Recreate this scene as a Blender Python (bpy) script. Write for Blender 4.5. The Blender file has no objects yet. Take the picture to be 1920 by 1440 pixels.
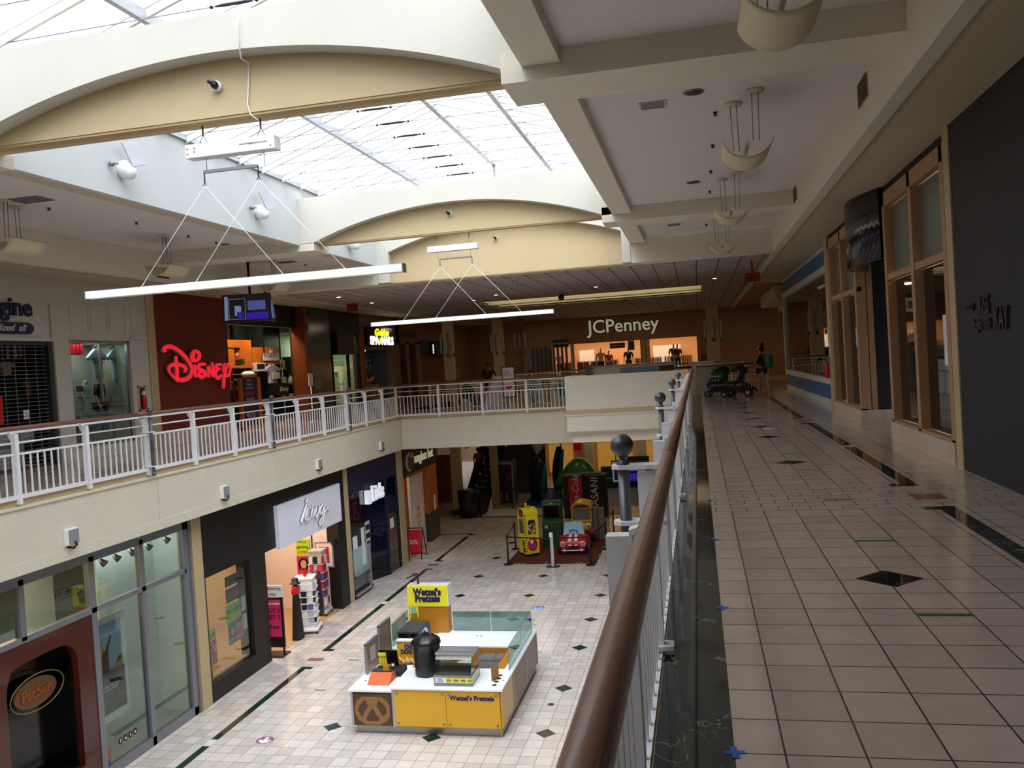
import bpy, bmesh, math, random
from mathutils import Vector, Matrix
random.seed(7)
SC = bpy.context.scene
COL = SC.collection

# ---------------------------------------------------------------- camera
F = 1609.53
RC = Matrix(((0.97570839, 0.21018052, -0.06178415), (-0.05538495, -0.03620308, -0.99780852), (-0.21195669, 0.97699206, -0.02368281)))
EYE = Vector((0.0, 0.0, 1.6))
cam = bpy.data.cameras.new('camera')
cam.sensor_width = 36.0
cam.sensor_fit = 'HORIZONTAL'
cam.lens = 36.0 * F / 1920.0
cam.clip_start = 0.05
cam.clip_end = 300
camo = bpy.data.objects.new('camera', cam)
COL.objects.link(camo)
M = Matrix((RC[0], -RC[1], -RC[2])).transposed().to_4x4()
M.translation = EYE
camo.matrix_world = M
SC.camera = camo

# ---------------------------------------------------------------- light of the place
world = bpy.data.worlds.new('overcast_sky')
SC.world = world
world.use_nodes = True
wb = world.node_tree.nodes['Background']
# bright overcast with the sun's glow high behind the camera
_nt = world.node_tree
_tc = _nt.nodes.new('ShaderNodeTexCoord')
_dp = _nt.nodes.new('ShaderNodeVectorMath')
_dp.operation = 'DOT_PRODUCT'
_dp.inputs[1].default_value = Vector((0.1, -0.48, 0.87)).normalized()
_nt.links.new(_tc.outputs['Generated'], _dp.inputs[0])
_mx = _nt.nodes.new('ShaderNodeMath')
_mx.operation = 'MAXIMUM'
_mx.inputs[1].default_value = 0.0
_nt.links.new(_dp.outputs['Value'], _mx.inputs[0])
_pw = _nt.nodes.new('ShaderNodeMath')
_pw.operation = 'POWER'
_pw.inputs[1].default_value = 8.0
_nt.links.new(_mx.outputs[0], _pw.inputs[0])
_ma = _nt.nodes.new('ShaderNodeMath')
_ma.operation = 'MULTIPLY_ADD'
_ma.inputs[1].default_value = 14.0
_ma.inputs[2].default_value = 2.0
_nt.links.new(_pw.outputs[0], _ma.inputs[0])
wb.inputs[0].default_value = (0.89, 0.94, 1.0, 1)
_nt.links.new(_ma.outputs[0], wb.inputs[1])
SC.view_settings.view_transform = 'Standard'
SC.view_settings.look = 'None'
SC.view_settings.gamma = 1
SC.view_settings.use_curve_mapping = False
SC.view_settings.exposure = 0.0
SC.cycles.use_denoising = True
try:
 SC.cycles.denoiser = 'OPENIMAGEDENOISE'
 SC.cycles.denoising_input_passes = 'RGB_ALBEDO_NORMAL'
except Exception:
 pass
SC.cycles.max_bounces = 10
SC.cycles.diffuse_bounces = 6
SC.cycles.glossy_bounces = 4
SC.cycles.transmission_bounces = 6
SC.cycles.transparent_max_bounces = 12
SC.cycles.caustics_reflective = False
SC.cycles.caustics_refractive = False
SC.cycles.sample_clamp_indirect = 6.0

def area(name, loc, size, power, color=(1, 1, 1), rot=(0, 0, 0), portal=False, spread=None):
 l = bpy.data.lights.new(name, 'AREA')
 l.shape = 'RECTANGLE'
 l.size, l.size_y = size
 l.energy = power
 l.color = color
 if portal:
  l.cycles.is_portal = True
 if spread:
  l.spread = spread
 o = bpy.data.objects.new(name, l)
 o.location = loc
 o.rotation_euler = rot
 COL.objects.link(o)
 return o

# daylight enters through the glazed roof only (portals guide the sky's light, they give none)
for i, yy in enumerate((1.9, 7.9, 13.9, 20.3)):
 area('skylight_portal', (-5.2, yy, 7.3), (7.3, 6.2), 1, portal=True)

# ---------------------------------------------------------------- helpers
def ray(x, y):
 d = RC.transposed() @ Vector((x - 960, y - 720, F))
 return d.normalized()
def _on(x, y, ax, v):
 d = ray(x, y)
 return EYE + d * ((v - EYE[ax]) / d[ax])
def atX(x, y, v): return _on(x, y, 0, v)
def atY(x, y, v): return _on(x, y, 1, v)
def atZ(x, y, v): return _on(x, y, 2, v)

def lin(h):
 h = h.lstrip('#')
 r = []
 for i in (0, 2, 4):
  c = int(h[i:i + 2], 16) / 255
  r.append(c / 12.92 if c <= 0.04045 else ((c + 0.055) / 1.055) ** 2.4)
 return (r[0], r[1], r[2], 1)

MATS = {}
def mat(name, hexc='808080', rough=0.6, metal=0.0, var=0.06, scale=6.0, bump=0.0, emit=0.0, ecol=None, alpha=None, trans=0.0, coat=0.0, spec=None, stretch=None):
 """procedural material: base colour broken up by noise, optional bump"""
 if name in MATS:
  return MATS[name]
 m = bpy.data.materials.new(name)
 m.use_nodes = True
 nt = m.node_tree
 b = nt.nodes['Principled BSDF']
 c = lin(hexc)
 tc = nt.nodes.new('ShaderNodeTexCoord')
 no = nt.nodes.new('ShaderNodeTexNoise')
 no.inputs['Scale'].default_value = scale
 no.inputs['Detail'].default_value = 4
 if stretch:
  mp = nt.nodes.new('ShaderNodeMapping')
  mp.inputs['Scale'].default_value = stretch
  nt.links.new(tc.outputs['Object'], mp.inputs[0])
  nt.links.new(mp.outputs[0], no.inputs['Vector'])
 else:
  nt.links.new(tc.outputs['Object'], no.inputs['Vector'])
 mix = nt.nodes.new('ShaderNodeMix')
 mix.data_type = 'RGBA'
 nt.links.new(no.outputs['Fac'], mix.inputs['Factor'])
 mix.inputs['A'].default_value = tuple(max(0, v * (1 - 2 * var)) for v in c[:3]) + (1,)
 mix.inputs['B'].default_value = tuple(min(1, v * (1 + 2 * var)) for v in c[:3]) + (1,)
 nt.links.new(mix.outputs['Result'], b.inputs['Base Color'])
 b.inputs['Roughness'].default_value = rough
 b.inputs['Metallic'].default_value = metal
 if spec is not None:
  b.inputs['Specular IOR Level'].default_value = spec
 if coat:
  b.inputs['Coat Weight'].default_value = coat
  b.inputs['Coat Roughness'].default_value = 0.08
 if trans:
  b.inputs['Transmission Weight'].default_value = trans
 if bump:
  bp = nt.nodes.new('ShaderNodeBump')
  bp.inputs['Strength'].default_value = bump
  bp.inputs['Distance'].default_value = 0.01
  nt.links.new(no.outputs['Fac'], bp.inputs['Height'])
  nt.links.new(bp.outputs[0], b.inputs['Normal'])
 if emit:
  b.inputs['Emission Color'].default_value = lin(ecol or hexc)
  b.inputs['Emission Strength'].default_value = emit
 MATS[name] = m
 return m

def glass(name, hexc='e8f0f0', mixf=0.08, rough=0.02, fres=1.5):
 """thin architectural glass: lets light through, mirrors at grazing angles"""
 if name in MATS:
  return MATS[name]
 m = bpy.data.materials.new(name)
 m.use_nodes = True
 nt = m.node_tree
 nt.nodes.remove(nt.nodes['Principled BSDF'])
 out = nt.nodes['Material Output']
 tr = nt.nodes.new('ShaderNodeBsdfTransparent')
 tr.inputs[0].default_value = lin(hexc)
 gl = nt.nodes.new('ShaderNodeBsdfGlossy')
 gl.inputs['Roughness'].default_value = rough
 gl.inputs[0].default_value = (0.9, 0.95, 0.95, 1)
 fr = nt.nodes.new('ShaderNodeLayerWeight')
 fr.inputs['Blend'].default_value = 0.5
 pw = nt.nodes.new('ShaderNodeMath')
 pw.operation = 'POWER'
 pw.inputs[1].default_value = 4.5
 nt.links.new(fr.outputs['Facing'], pw.inputs[0])
 ad = nt.nodes.new('ShaderNodeMath')
 ad.operation = 'ADD'
 ad.use_clamp = True
 ad.inputs[1].default_value = mixf
 nt.links.new(pw.outputs[0], ad.inputs[0])
 mx = nt.nodes.new('ShaderNodeMixShader')
 nt.links.new(ad.outputs[0], mx.inputs[0])
 nt.links.new(tr.outputs[0], mx.inputs[1])
 nt.links.new(gl.outputs[0], mx.inputs[2])
 nt.links.new(mx.outputs[0], out.inputs[0])
 MATS[name] = m
 return m

def frit_glass(name, clear=0.45):
 """white fritted roof glazing: partly clear, partly scattering"""
 m = bpy.data.materials.new(name)
 m.use_nodes = True
 nt = m.node_tree
 nt.nodes.remove(nt.nodes['Principled BSDF'])
 tr = nt.nodes.new('ShaderNodeBsdfTransparent')
 tl = nt.nodes.new('ShaderNodeBsdfTranslucent')
 tl.inputs[0].default_value = (0.93, 0.96, 1, 1)
 mx = nt.nodes.new('ShaderNodeMixShader')
 mx.inputs[0].default_value = 1 - clear
 nt.links.new(tr.outputs[0], mx.inputs[1])
 nt.links.new(tl.outputs[0], mx.inputs[2])
 nt.links.new(mx.outputs[0], nt.nodes['Material Output'].inputs[0])
 MATS[name] = m
 return m

def tile_mat(name, w, h, ox, oy, c1, c2, cm, rough=0.2, mortar=0.004, offset=0.0, band=None, coat=0.0, bumpd=0.0, swap=False):
 """stone / ceiling tiles laid on a grid in metres; band = list of (y0, y1) with small running-bond tiles"""
 m = bpy.data.materials.new(name)
 m.use_nodes = True
 nt = m.node_tree
 b = nt.nodes['Principled BSDF']
 tc = nt.nodes.new('ShaderNodeTexCoord')
 def brick(w_, h_, off):
  mp = nt.nodes.new('ShaderNodeMapping')
  mp.inputs['Location'].default_value = (-ox, -oy, 0)
  nt.links.new(tc.outputs['Object'], mp.inputs[0])
  br = nt.nodes.new('ShaderNodeTexBrick')
  br.offset = off
  br.squash = 1
  br.inputs['Color1'].default_value = lin(c1)
  br.inputs['Color2'].default_value = lin(c2)
  br.inputs['Mortar'].default_value = lin(cm)
  br.inputs['Scale'].default_value = 1
  br.inputs['Mortar Size'].default_value = mortar
  br.inputs['Mortar Smooth'].default_value = 0.1
  br.inputs['Bias'].default_value = 0
  br.inputs['Brick Width'].default_value = w_
  br.inputs['Row Height'].default_value = h_
  nt.links.new(mp.outputs[0], br.inputs[0])
  return br
 b1 = brick(w, h, offset)
 col = b1.outputs['Color']
 if band:
  b2 = brick(w, h * 0.62, 0.5)
  sep = nt.nodes.new('ShaderNodeSeparateXYZ')
  nt.links.new(tc.outputs['Object'], sep.inputs[0])
  acc = None
  for (y0, y1) in band:
   cmpn = nt.nodes.new('ShaderNodeMath')
   cmpn.operation = 'COMPARE'
   cmpn.inputs[1].default_value = (y0 + y1) / 2
   cmpn.inputs[2].default_value = (y1 - y0) / 2
   nt.links.new(sep.outputs[1], cmpn.inputs[0])
   if acc is None:
    acc = cmpn.outputs[0]
   else:
    mxn = nt.nodes.new('ShaderNodeMath')
    mxn.operation = 'MAXIMUM'
    nt.links.new(acc, mxn.inputs[0])
    nt.links.new(cmpn.outputs[0], mxn.inputs[1])
    acc = mxn.outputs[0]
  mm = nt.nodes.new('ShaderNodeMix')
  mm.data_type = 'RGBA'
  nt.links.new(acc, mm.inputs['Factor'])
  nt.links.new(col, mm.inputs['A'])
  nt.links.new(b2.outputs['Color'], mm.inputs['B'])
  col = mm.outputs['Result']
 no = nt.nodes.new('ShaderNodeTexNoise')
 no.inputs['Scale'].default_value = 5
 no.inputs['Detail'].default_value = 6
 no.inputs['Distortion'].default_value = 1.2
 nt.links.new(tc.outputs['Object'], no.inputs['Vector'])
 rmp = nt.nodes.new('ShaderNodeMapRange')
 rmp.inputs['To Min'].default_value = 0.86
 rmp.inputs['To Max'].default_value = 1.1
 nt.links.new(no.outputs['Fac'], rmp.inputs[0])
 ml = nt.nodes.new('ShaderNodeVectorMath')
 ml.operation = 'SCALE'
 nt.links.new(col, ml.inputs[0])
 nt.links.new(rmp.outputs[0], ml.inputs['Scale'])
 nt.links.new(ml.outputs[0], b.inputs['Base Color'])
 b.inputs['Roughness'].default_value = rough
 if coat:
  b.inputs['Coat Weight'].default_value = coat
  b.inputs['Coat Roughness'].default_value = 0.05
 MATS[name] = m
 return m

def marble(name, base, vein, scale=2.2, rough=0.08, thr=0.53):
 if name in MATS:
  return MATS[name]
 m = bpy.data.materials.new(name)
 m.use_nodes = True
 nt = m.node_tree
 b = nt.nodes['Principled BSDF']
 tc = nt.nodes.new('ShaderNodeTexCoord')
 no = nt.nodes.new('ShaderNodeTexNoise')
 no.inputs['Scale'].default_value = scale
 no.inputs['Detail'].default_value = 9
 no.inputs['Distortion'].default_value = 2.5
 nt.links.new(tc.outputs['Object'], no.inputs['Vector'])
 cr = nt.nodes.new('ShaderNodeValToRGB')
 e = cr.color_ramp.elements
 e[0].position = thr - 0.03
 e[0].color = lin(base)
 e[1].position = thr + 0.03
 e[1].color = lin(base)
 n1 = e.new(thr)
 n1.color = lin(vein)
 n2 = e.new(thr - 0.007)
 n2.color = lin(base)
 n3 = e.new(thr + 0.007)
 n3.color = lin(base)
 nt.links.new(no.outputs['Fac'], cr.inputs[0])
 no2 = nt.nodes.new('ShaderNodeTexNoise')
 no2.inputs['Scale'].default_value = scale * 0.9
 nt.links.new(tc.outputs['Object'], no2.inputs['Vector'])
 rp = nt.nodes.new('ShaderNodeValToRGB')
 rp.color_ramp.elements[0].position = 0.48
 rp.color_ramp.elements[1].position = 0.6
 nt.links.new(no2.outputs['Fac'], rp.inputs[0])
 mx = nt.nodes.new('ShaderNodeMix')
 mx.data_type = 'RGBA'
 nt.links.new(rp.outputs[0], mx.inputs['Factor'])
 mx.inputs['A'].default_value = lin(base)
 nt.links.new(cr.outputs[0], mx.inputs['B'])
 nt.links.new(mx.outputs['Result'], b.inputs['Base Color'])
 b.inputs['Roughness'].default_value = rough
 MATS[name] = m
 return m

class MB:
 """collects vertices and faces in world metres"""
 def __init__(s):
  s.v = []
  s.f = []
  s.sm = []
 def add(s, vs, fs, smooth=False):
  n = len(s.v)
  s.v += [Vector(p) for p in vs]
  for f in fs:
   s.f.append([i + n for i in f])
   s.sm.append(smooth)
  return s
 def box(s, x0, x1, y0, y1, z0, z1, rot=0.0, piv=None):
  x0, x1 = min(x0, x1), max(x0, x1)
  y0, y1 = min(y0, y1), max(y0, y1)
  z0, z1 = min(z0, z1), max(z0, z1)
  vs = [Vector((x, y, z)) for z in (z0, z1) for y in (y0, y1) for x in (x0, x1)]
  if rot:
   p = Vector(piv) if piv else Vector(((x0 + x1) / 2, (y0 + y1) / 2, 0))
   c, sn = math.cos(rot), math.sin(rot)
   vs = [Vector((p.x + (v.x - p.x) * c - (v.y - p.y) * sn, p.y + (v.x - p.x) * sn + (v.y - p.y) * c, v.z)) for v in vs]
  return s.add(vs, [(0, 2, 3, 1), (4, 5, 7, 6), (0, 1, 5, 4), (2, 6, 7, 3), (0, 4, 6, 2), (1, 3, 7, 5)])
 def obox(s, c, ax, ay, az, hx, hy, hz):
  """oriented box: centre, unit axes, half sizes"""
  c, ax, ay, az = Vector(c), Vector(ax), Vector(ay), Vector(az)
  vs = [c + ax * (i * hx) + ay * (j * hy) + az * (k * hz) for k in (-1, 1) for j in (-1, 1) for i in (-1, 1)]
  return s.add(vs, [(0, 2, 3, 1), (4, 5, 7, 6), (0, 1, 5, 4), (2, 6, 7, 3), (0, 4, 6, 2), (1, 3, 7, 5)])
 def bar(s, a, b, w, h=None, up=(0, 0, 1)):
  a, b = Vector(a), Vector(b)
  h = h or w
  d = (b - a)
  L = d.length
  if L < 1e-6:
   return s
  d.normalize()
  up = Vector(up)
  sd = d.cross(up)
  if sd.length < 1e-4:
   sd = d.cross(Vector((1, 0, 0)))
  sd.normalize()
  u = sd.cross(d)
  return s.obox((a + b) / 2, d, sd, u, L / 2, w / 2, h / 2)
 def prism(s, poly, fn, d0, d1):
  """poly = 2-D outline, fn(a, b, d) -> point; extruded from d0 to d1"""
  n = len(poly)
  vs = [fn(a, b, d0) for a, b in poly] + [fn(a, b, d1) for a, b in poly]
  fs = [tuple(range(n)), tuple(range(2 * n - 1, n - 1, -1))]
  fs += [(i, i + n, (i + 1) % n + n, (i + 1) % n) for i in range(n)]
  return s.add(vs, fs)
 def tube(s, pts, r, n=10, caps=True, smooth=True):
  pts = [Vector(p) for p in pts]
  rs = r if isinstance(r, (list, tuple)) else [r] * len(pts)
  rings = []
  prev = None
  for i, p in enumerate(pts):
   if i == 0:
    d = pts[1] - p
   elif i == len(pts) - 1:
    d = p - pts[i - 1]
   else:
    d = (pts[i + 1] - p).normalized() + (p - pts[i - 1]).normalized()
   d.normalize()
   if prev is None:
    t = Vector((0, 0, 1)) if abs(d.z) < 0.9 else Vector((1, 0, 0))
    u = d.cross(t).normalized()
   else:
    u = (prev - d * prev.dot(d)).normalized()
   prev = u
   w = d.cross(u)
   rings.append([p + (u * math.cos(2 * math.pi * k / n) + w * math.sin(2 * math.pi * k / n)) * rs[i] for k in range(n)])
  vs = [q for rg in rings for q in rg]
  fs = []
  for i in range(len(rings) - 1):
   for k in range(n):
    a, b_ = i * n + k, i * n + (k + 1) % n
    fs.append((a, b_, b_ + n, a + n))
  s.add(vs, fs, smooth)
  if caps:
   m0 = len(s.v) - len(vs)
   s.f.append([m0 + k for k in range(n - 1, -1, -1)])
   s.sm.append(False)
   s.f.append([m0 + (len(rings) - 1) * n + k for k in range(n)])
   s.sm.append(False)
  return s
 def cyl(s, c, r, z0, z1, n=20, r1=None):
  r1 = r if r1 is None else r1
  return s.tube([(c[0], c[1], z0), (c[0], c[1], z1)], [r, r1], n)
 def lathe(s, c, prof, n=20, sx=1.0, sy=1.0):
  """prof = [(radius, z)] round a vertical axis at c"""
  vs = [Vector((c[0] + r * sx * math.cos(2 * math.pi * k / n), c[1] + r * sy * math.sin(2 * math.pi * k / n), z)) for r, z in prof for k in range(n)]
  fs = []
  for i in range(len(prof) - 1):
   for k in range(n):
    a, b_ = i * n + k, i * n + (k + 1) % n
    fs.append((a, b_, b_ + n, a + n))
  fs.append(tuple(range(n - 1, -1, -1)))
  fs.append(tuple((len(prof) - 1) * n + k for k in range(n)))
  return s.add(vs, fs, True)
 def ball(s, c, r, n=16, m=10, sz=1.0, sx=1.0, sy=1.0):
  prof = [(max(1e-4, r * math.sin(math.pi * i / m)), c[2] - r * sz * math.cos(math.pi * i / m)) for i in range(m + 1)]
  return s.lathe(c, prof, n, sx, sy)
 def quad(s, pts):
  return s.add(pts, [tuple(range(len(pts)))])

def mesh_from(name, mb, off):
 me = bpy.data.meshes.new(name)
 me.from_pydata([tuple(p - off) for p in mb.v], [], mb.f)
 me.polygons.foreach_set('use_smooth', mb.sm)
 bm = bmesh.new()
 bm.from_mesh(me)
 bmesh.ops.recalc_face_normals(bm, faces=bm.faces)
 bm.to_mesh(me)
 bm.free()
 me.update()
 return me

WLOC = {}
def wloc(o):
 return WLOC.get(o.name, Vector((0, 0, 0)))

def bevel(o, w, seg=2):
 md = o.modifiers.new('bevel', 'BEVEL')
 md.width = w
 md.segments = seg
 md.limit_method = 'ANGLE'
 md.angle_limit = math.radians(40)
 return o

def obj(name, mb, m, parent=None, bev=0.0, label=None):
 """one mesh object; a part sits in its parent's frame, a single-mesh thing gets its origin at its base"""
 if parent is not None:
  off = wloc(parent)
 else:
  xs = [p.x for p in mb.v]
  ys = [p.y for p in mb.v]
  zs = [p.z for p in mb.v]
  off = Vector(((min(xs) + max(xs)) / 2, (min(ys) + max(ys)) / 2, min(zs)))
 o = bpy.data.objects.new(name, mesh_from(name, mb, off))
 o.data.materials.append(MATS[m] if isinstance(m, str) else m)
 COL.objects.link(o)
 if parent is not None:
  o.parent = parent
 else:
  o.location = off
 WLOC[o.name] = off
 if bev:
  bevel(o, bev)
 if label:
  o['label'] = label
 return o

def tag(o, label, cat, group=None, kind=None):
 o['label'] = label
 o['category'] = cat
 if group:
  o['group'] = group
 if kind:
  o['kind'] = kind
 return o

def thing(name, loc, label, cat, group=None):
 o = bpy.data.objects.new(name, None)
 o.empty_display_size = 0.1
 COL.objects.link(o)
 o.location = loc
 WLOC[o.name] = Vector(loc)
 return tag(o, label, cat, group)

def struct(name, mb, m, parent=None, bev=0.0):
 """part of the building; origin stays at the world's, so that tile patterns line up"""
 off = wloc(parent) if parent is not None else Vector((0, 0, 0))
 o = bpy.data.objects.new(name, mesh_from(name, mb, off))
 o.data.materials.append(MATS[m] if isinstance(m, str) else m)
 COL.objects.link(o)
 WLOC[o.name] = off
 if parent is not None:
  o.parent = parent
 else:
  o['kind'] = 'structure'
 if bev:
  bevel(o, bev)
 return o

def copy_part(src, parent, off):
 """another instance of a part, moved by off"""
 o = src.copy()
 COL.objects.link(o)
 o.parent = parent
 o.location = off
 WLOC[o.name] = wloc(parent)
 return o

# wall frames: L = faces +x (left side), R = faces -x (right side), F = faces -y (ahead), B = faces +y, T = lies flat
class W:
 def __init__(s, kind, plane):
  s.k, s.p = kind, plane
 def __call__(s, a, z, d=0.0):
  if s.k == 'L':
   return Vector((s.p + d, a, z))
  if s.k == 'R':
   return Vector((s.p - d, a, z))
  if s.k == 'F':
   return Vector((a, s.p - d, z))
  if s.k == 'B':
   return Vector((a, s.p + d, z))
  return Vector((a, z, s.p + d))
 def px(s, x, y):
  """pixel of the photograph -> (along, up) on this plane"""
  if s.k in 'LR':
   q = atX(x, y, s.p)
   return (q.y, q.z)
  if s.k in 'FB':
   q = atY(x, y, s.p)
   return (q.x, q.z)
  q = atZ(x, y, s.p)
  return (q.x, q.y)
 def box(s, mb, a0, a1, z0, z1, d0, d1):
  p, q = s(a0, z0, d0), s(a1, z1, d1)
  return mb.box(p.x, q.x, p.y, q.y, p.z, q.z)
 def poly(s, mb, pts, d0, d1):
  return mb.prism(pts, s, d0, d1)
 def rot(s):
  cols = {'L': ((0, 1, 0), (0, 0, 1), (1, 0, 0)), 'R': ((0, -1, 0), (0, 0, 1), (-1, 0, 0)), 'F': ((1, 0, 0), (0, 0, 1), (0, -1, 0)),
    'B': ((-1, 0, 0), (0, 0, 1), (0, 1, 0)), 'T': ((1, 0, 0), (0, 1, 0), (0, 0, 1))}[s.k]
  return Matrix(cols).transposed().to_4x4()

def text_mb(body, size, w, a, z, d=0.01, ext=0.004, shear=0.0, sx=1.0, bold=0.0, align='CENTER', spacing=1.0, line=1.0, tilt=0.0):
 """letters as a mesh on wall frame w, centred on (a, z)"""
 cu = bpy.data.curves.new('t', 'FONT')
 cu.body = body
 cu.size = size
 cu.extrude = ext
 cu.offset = bold
 cu.shear = shear
 cu.align_x = align
 cu.align_y = 'CENTER'
 cu.space_character = spacing
 cu.space_line = line
 cu.resolution_u = 3
 to = bpy.data.objects.new('t', cu)
 COL.objects.link(to)
 dg = bpy.context.evaluated_depsgraph_get()
 me = bpy.data.meshes.new_from_object(to.evaluated_get(dg))
 mx = Matrix.Translation(w(a, z, d)) @ w.rot() @ Matrix.Rotation(tilt, 4, 'Z') @ Matrix.Diagonal((sx, 1, 1, 1))
 mb = MB()
 mb.add([mx @ v.co for v in me.vertices], [tuple(p.vertices) for p in me.polygons])
 bpy.data.objects.remove(to)
 bpy.data.meshes.remove(me)
 bpy.data.curves.remove(cu)
 return mb

def write(name, body, size, w, a, z, m, parent=None, label=None, **k):
 return obj(name, text_mb(body, size, w, a, z, **k), m, parent, label=label)

def stroke_mb(mb, w, pts, r, d=0.02, close=False, flat=0.6, seg=6):
 """brush stroke on a wall: smooth curve through 2-D points, elliptical section"""
 def cr(p0, p1, p2, p3, t):
  return tuple(0.5 * (2 * p1[i] + (-p0[i] + p2[i]) * t + (2 * p0[i] - 5 * p1[i] + 4 * p2[i] - p3[i]) * t * t + (-p0[i] + 3 * p1[i] - 3 * p2[i] + p3[i]) * t ** 3) for i in range(len(p1)))
 P = [p if len(p) == 3 else (p[0], p[1], 1.0) for p in pts]
 P = [P[0]] + P + [P[-1]]
 out = []
 for i in range(1, len(P) - 2):
  for k in range(seg):
   out.append(cr(P[i - 1], P[i], P[i + 1], P[i + 2], k / seg))
 out.append(P[-2])
 mb.tube([w(a, z, d) for a, z, _ in out], [r * max(0.15, q[2]) for q in out], 8)
 return mb

# ---------------------------------------------------------------- materials
mat('cream', 'dcd5c4', 0.55, var=0.03, scale=3, bump=0.05)
mat('cream_light', 'c9c6bc', 0.55, var=0.02, scale=3)
mat('tan', 'c0ab84', 0.6, var=0.03, scale=3)
mat('tan_dark', 'b09569', 0.6, var=0.03, scale=3)
mat('white_wall', 'c6cacb', 0.6, var=0.02, scale=2)
mat('ceiling_white', 'd6d0cd', 0.8, var=0.02, scale=2)
mat('soffit', 'c2b69c', 0.75, var=0.03, scale=2)
mat('white_paint', 'ededf0', 0.35, var=0.02, scale=9)
mat('white_plastic', 'f2f2f2', 0.3, var=0.01)
mat('grey_metal', '8b8c90', 0.35, 0.6, var=0.05)
mat('alu', 'b4b6ba', 0.3, 0.7, var=0.04)
mat('pole_grey', '5c5d62', 0.35, 0.5, var=0.04)
mat('dark_metal', '2a2b2e', 0.4, 0.5, var=0.05)
mat('black', '0b0b0c', 0.5, var=0.1)
mat('black_gloss', '08080a', 0.12, var=0.1)
mat('charcoal', '232327', 0.7, var=0.12, scale=12, bump=0.15)
mat('wood_rail', '7b5440', 0.42, var=0.14, scale=5, stretch=(14, 0.7, 14), coat=0.1)
mat('wood_frame', 'b58b66', 0.45, var=0.08, scale=5, stretch=(9, 9, 0.8))
mat('mahogany', '4a150f', 0.3, var=0.12, scale=4, stretch=(8, 8, 0.5), coat=0.4)
mat('red_wood', '6f1f14', 0.42, var=0.1, scale=4, stretch=(8, 8, 0.5))
mat('orange_wood', 'c06a1e', 0.4, var=0.1, scale=4, stretch=(1, 6, 6))
mat('copper', '8a4a2c', 0.35, 0.5, var=0.1)
mat('navy', '10193f', 0.5, var=0.08)
mat('navy_gloss', '0c1430', 0.15, var=0.08)
mat('blue_band', '2f6fae', 0.45, var=0.04)
mat('turq_white', 'd5dde0', 0.45, var=0.02)
mat('red', 'c4161c', 0.4, var=0.04)
mat('red_sign', 'd8202c', 0.35, var=0.02, emit=0.9)
mat('yellow', 'e8d21c', 0.4, var=0.03)
mat('yellow_panel', 'd9a514', 0.3, var=0.03, coat=0.3)
mat('sign_yellow', 'f0e02c', 0.35, var=0.02)
mat('ink_blue', '1d1a5e', 0.4, var=0.02)
mat('counter_white', 'eef0f4', 0.2, var=0.015)
mat('brushed_steel', 'a8a5a0', 0.3, 0.85, var=0.06, scale=30)
mat('brown_laminate', '8d7a68', 0.4, var=0.08, scale=7, stretch=(6, 6, 1))
mat('caramel', 'b0741c', 0.35, var=0.05)
mat('orange', 'd0602a', 0.5, var=0.05)
mat('orange_wall', 'b4601c', 0.5, var=0.05)
mat('concrete', '8d8a84', 0.75, var=0.12, scale=5, bump=0.1)
mat('brown_wall', '8e6c50', 0.7, var=0.04)
mat('brown_wall_light', 'a08060', 0.7, var=0.04)
mat('dark_grey', '3a3a3e', 0.5, var=0.06)
mat('mid_grey', '77777a', 0.5, var=0.05)
mat('light_grey', 'b9b9bb', 0.5, var=0.04)
mat('paper', 'e6e8ea', 0.7, var=0.02)
mat('ink', '1b1b1e', 0.6)
mat('pink', 'd02a68', 0.5, var=0.05)
mat('lime', 'b4d430', 0.5, var=0.03)
mat('skin', 'b98464', 0.55, var=0.04)
mat('skin_dark', '7d5238', 0.55, var=0.04)
mat('hair', '120c0a', 0.5, var=0.2)
mat('teal', '3f8f86', 0.6, var=0.05)
mat('teal_bright', '1c98aa', 0.4, var=0.06)
mat('green', '2f8a34', 0.3, var=0.06, coat=0.3)
mat('green_dark', '124a26', 0.35, var=0.08)
mat('blue', '1c4a9a', 0.5, var=0.06)
mat('blue_dark', '172c58', 0.6, var=0.08)
mat('light_blue', '78b4c8', 0.35, var=0.04)
mat('sky_blue', '8cb4dc', 0.5, var=0.12, scale=3)
mat('purple', '4b3a8c', 0.5, var=0.1)
mat('violet', '7a4aa8', 0.5, var=0.1)
mat('mat_red', '5a1710', 0.85, var=0.1, scale=20)
mat('peach', 'd8a074', 0.5, var=0.06)
mat('shirt_blue', 'b4d4e0', 0.8, var=0.05, bump=0.1)
mat('maroon', '6a1420', 0.7, var=0.1)
mat('bag_black', '101014', 0.3, var=0.15, scale=14, bump=0.6)
mat('brown_fabric', '9a6444', 0.85, var=0.08)
mat('shade_cream', 'cfc4a2', 0.5, var=0.04)
mat('vent_brown', '4a3a2a', 0.6)
mat('mosaic_floor', 'd6d8da', 0.4, var=0.2, scale=14)
mat('warm_lamp', 'ffd9a0', 0.5, emit=14, ecol='ffd8a8')
mat('white_lamp', 'ffffff', 0.5, emit=14, ecol='f4f8ff')
mat('green_lamp', 'c8ffd0', 0.5, emit=3.0, ecol='b8f0a0')
mat('cove_glow', 'ffe2a0', 0.5, emit=1.15, ecol='ffe4a8', var=0.02)
mat('jcp_letter', 'd8d6bc', 0.4, emit=0.28, ecol='e8e4c0')
mat('spa_white', 'ffffff', 0.4, emit=2.2, ecol='f4f6ff')
mat('spa_yellow', 'ffdf20', 0.4, emit=1.6, ecol='ffdc20')
mat('lids_white', 'eef2ff', 0.4, emit=0.4, ecol='eef2ff')
mat('exit_red', '4c1012', 0.4, emit=0.03, ecol='e02020')
mat('screen_blue', '5c70c0', 0.2, emit=0.22, ecol='6478d0', var=0.3, scale=3)
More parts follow.
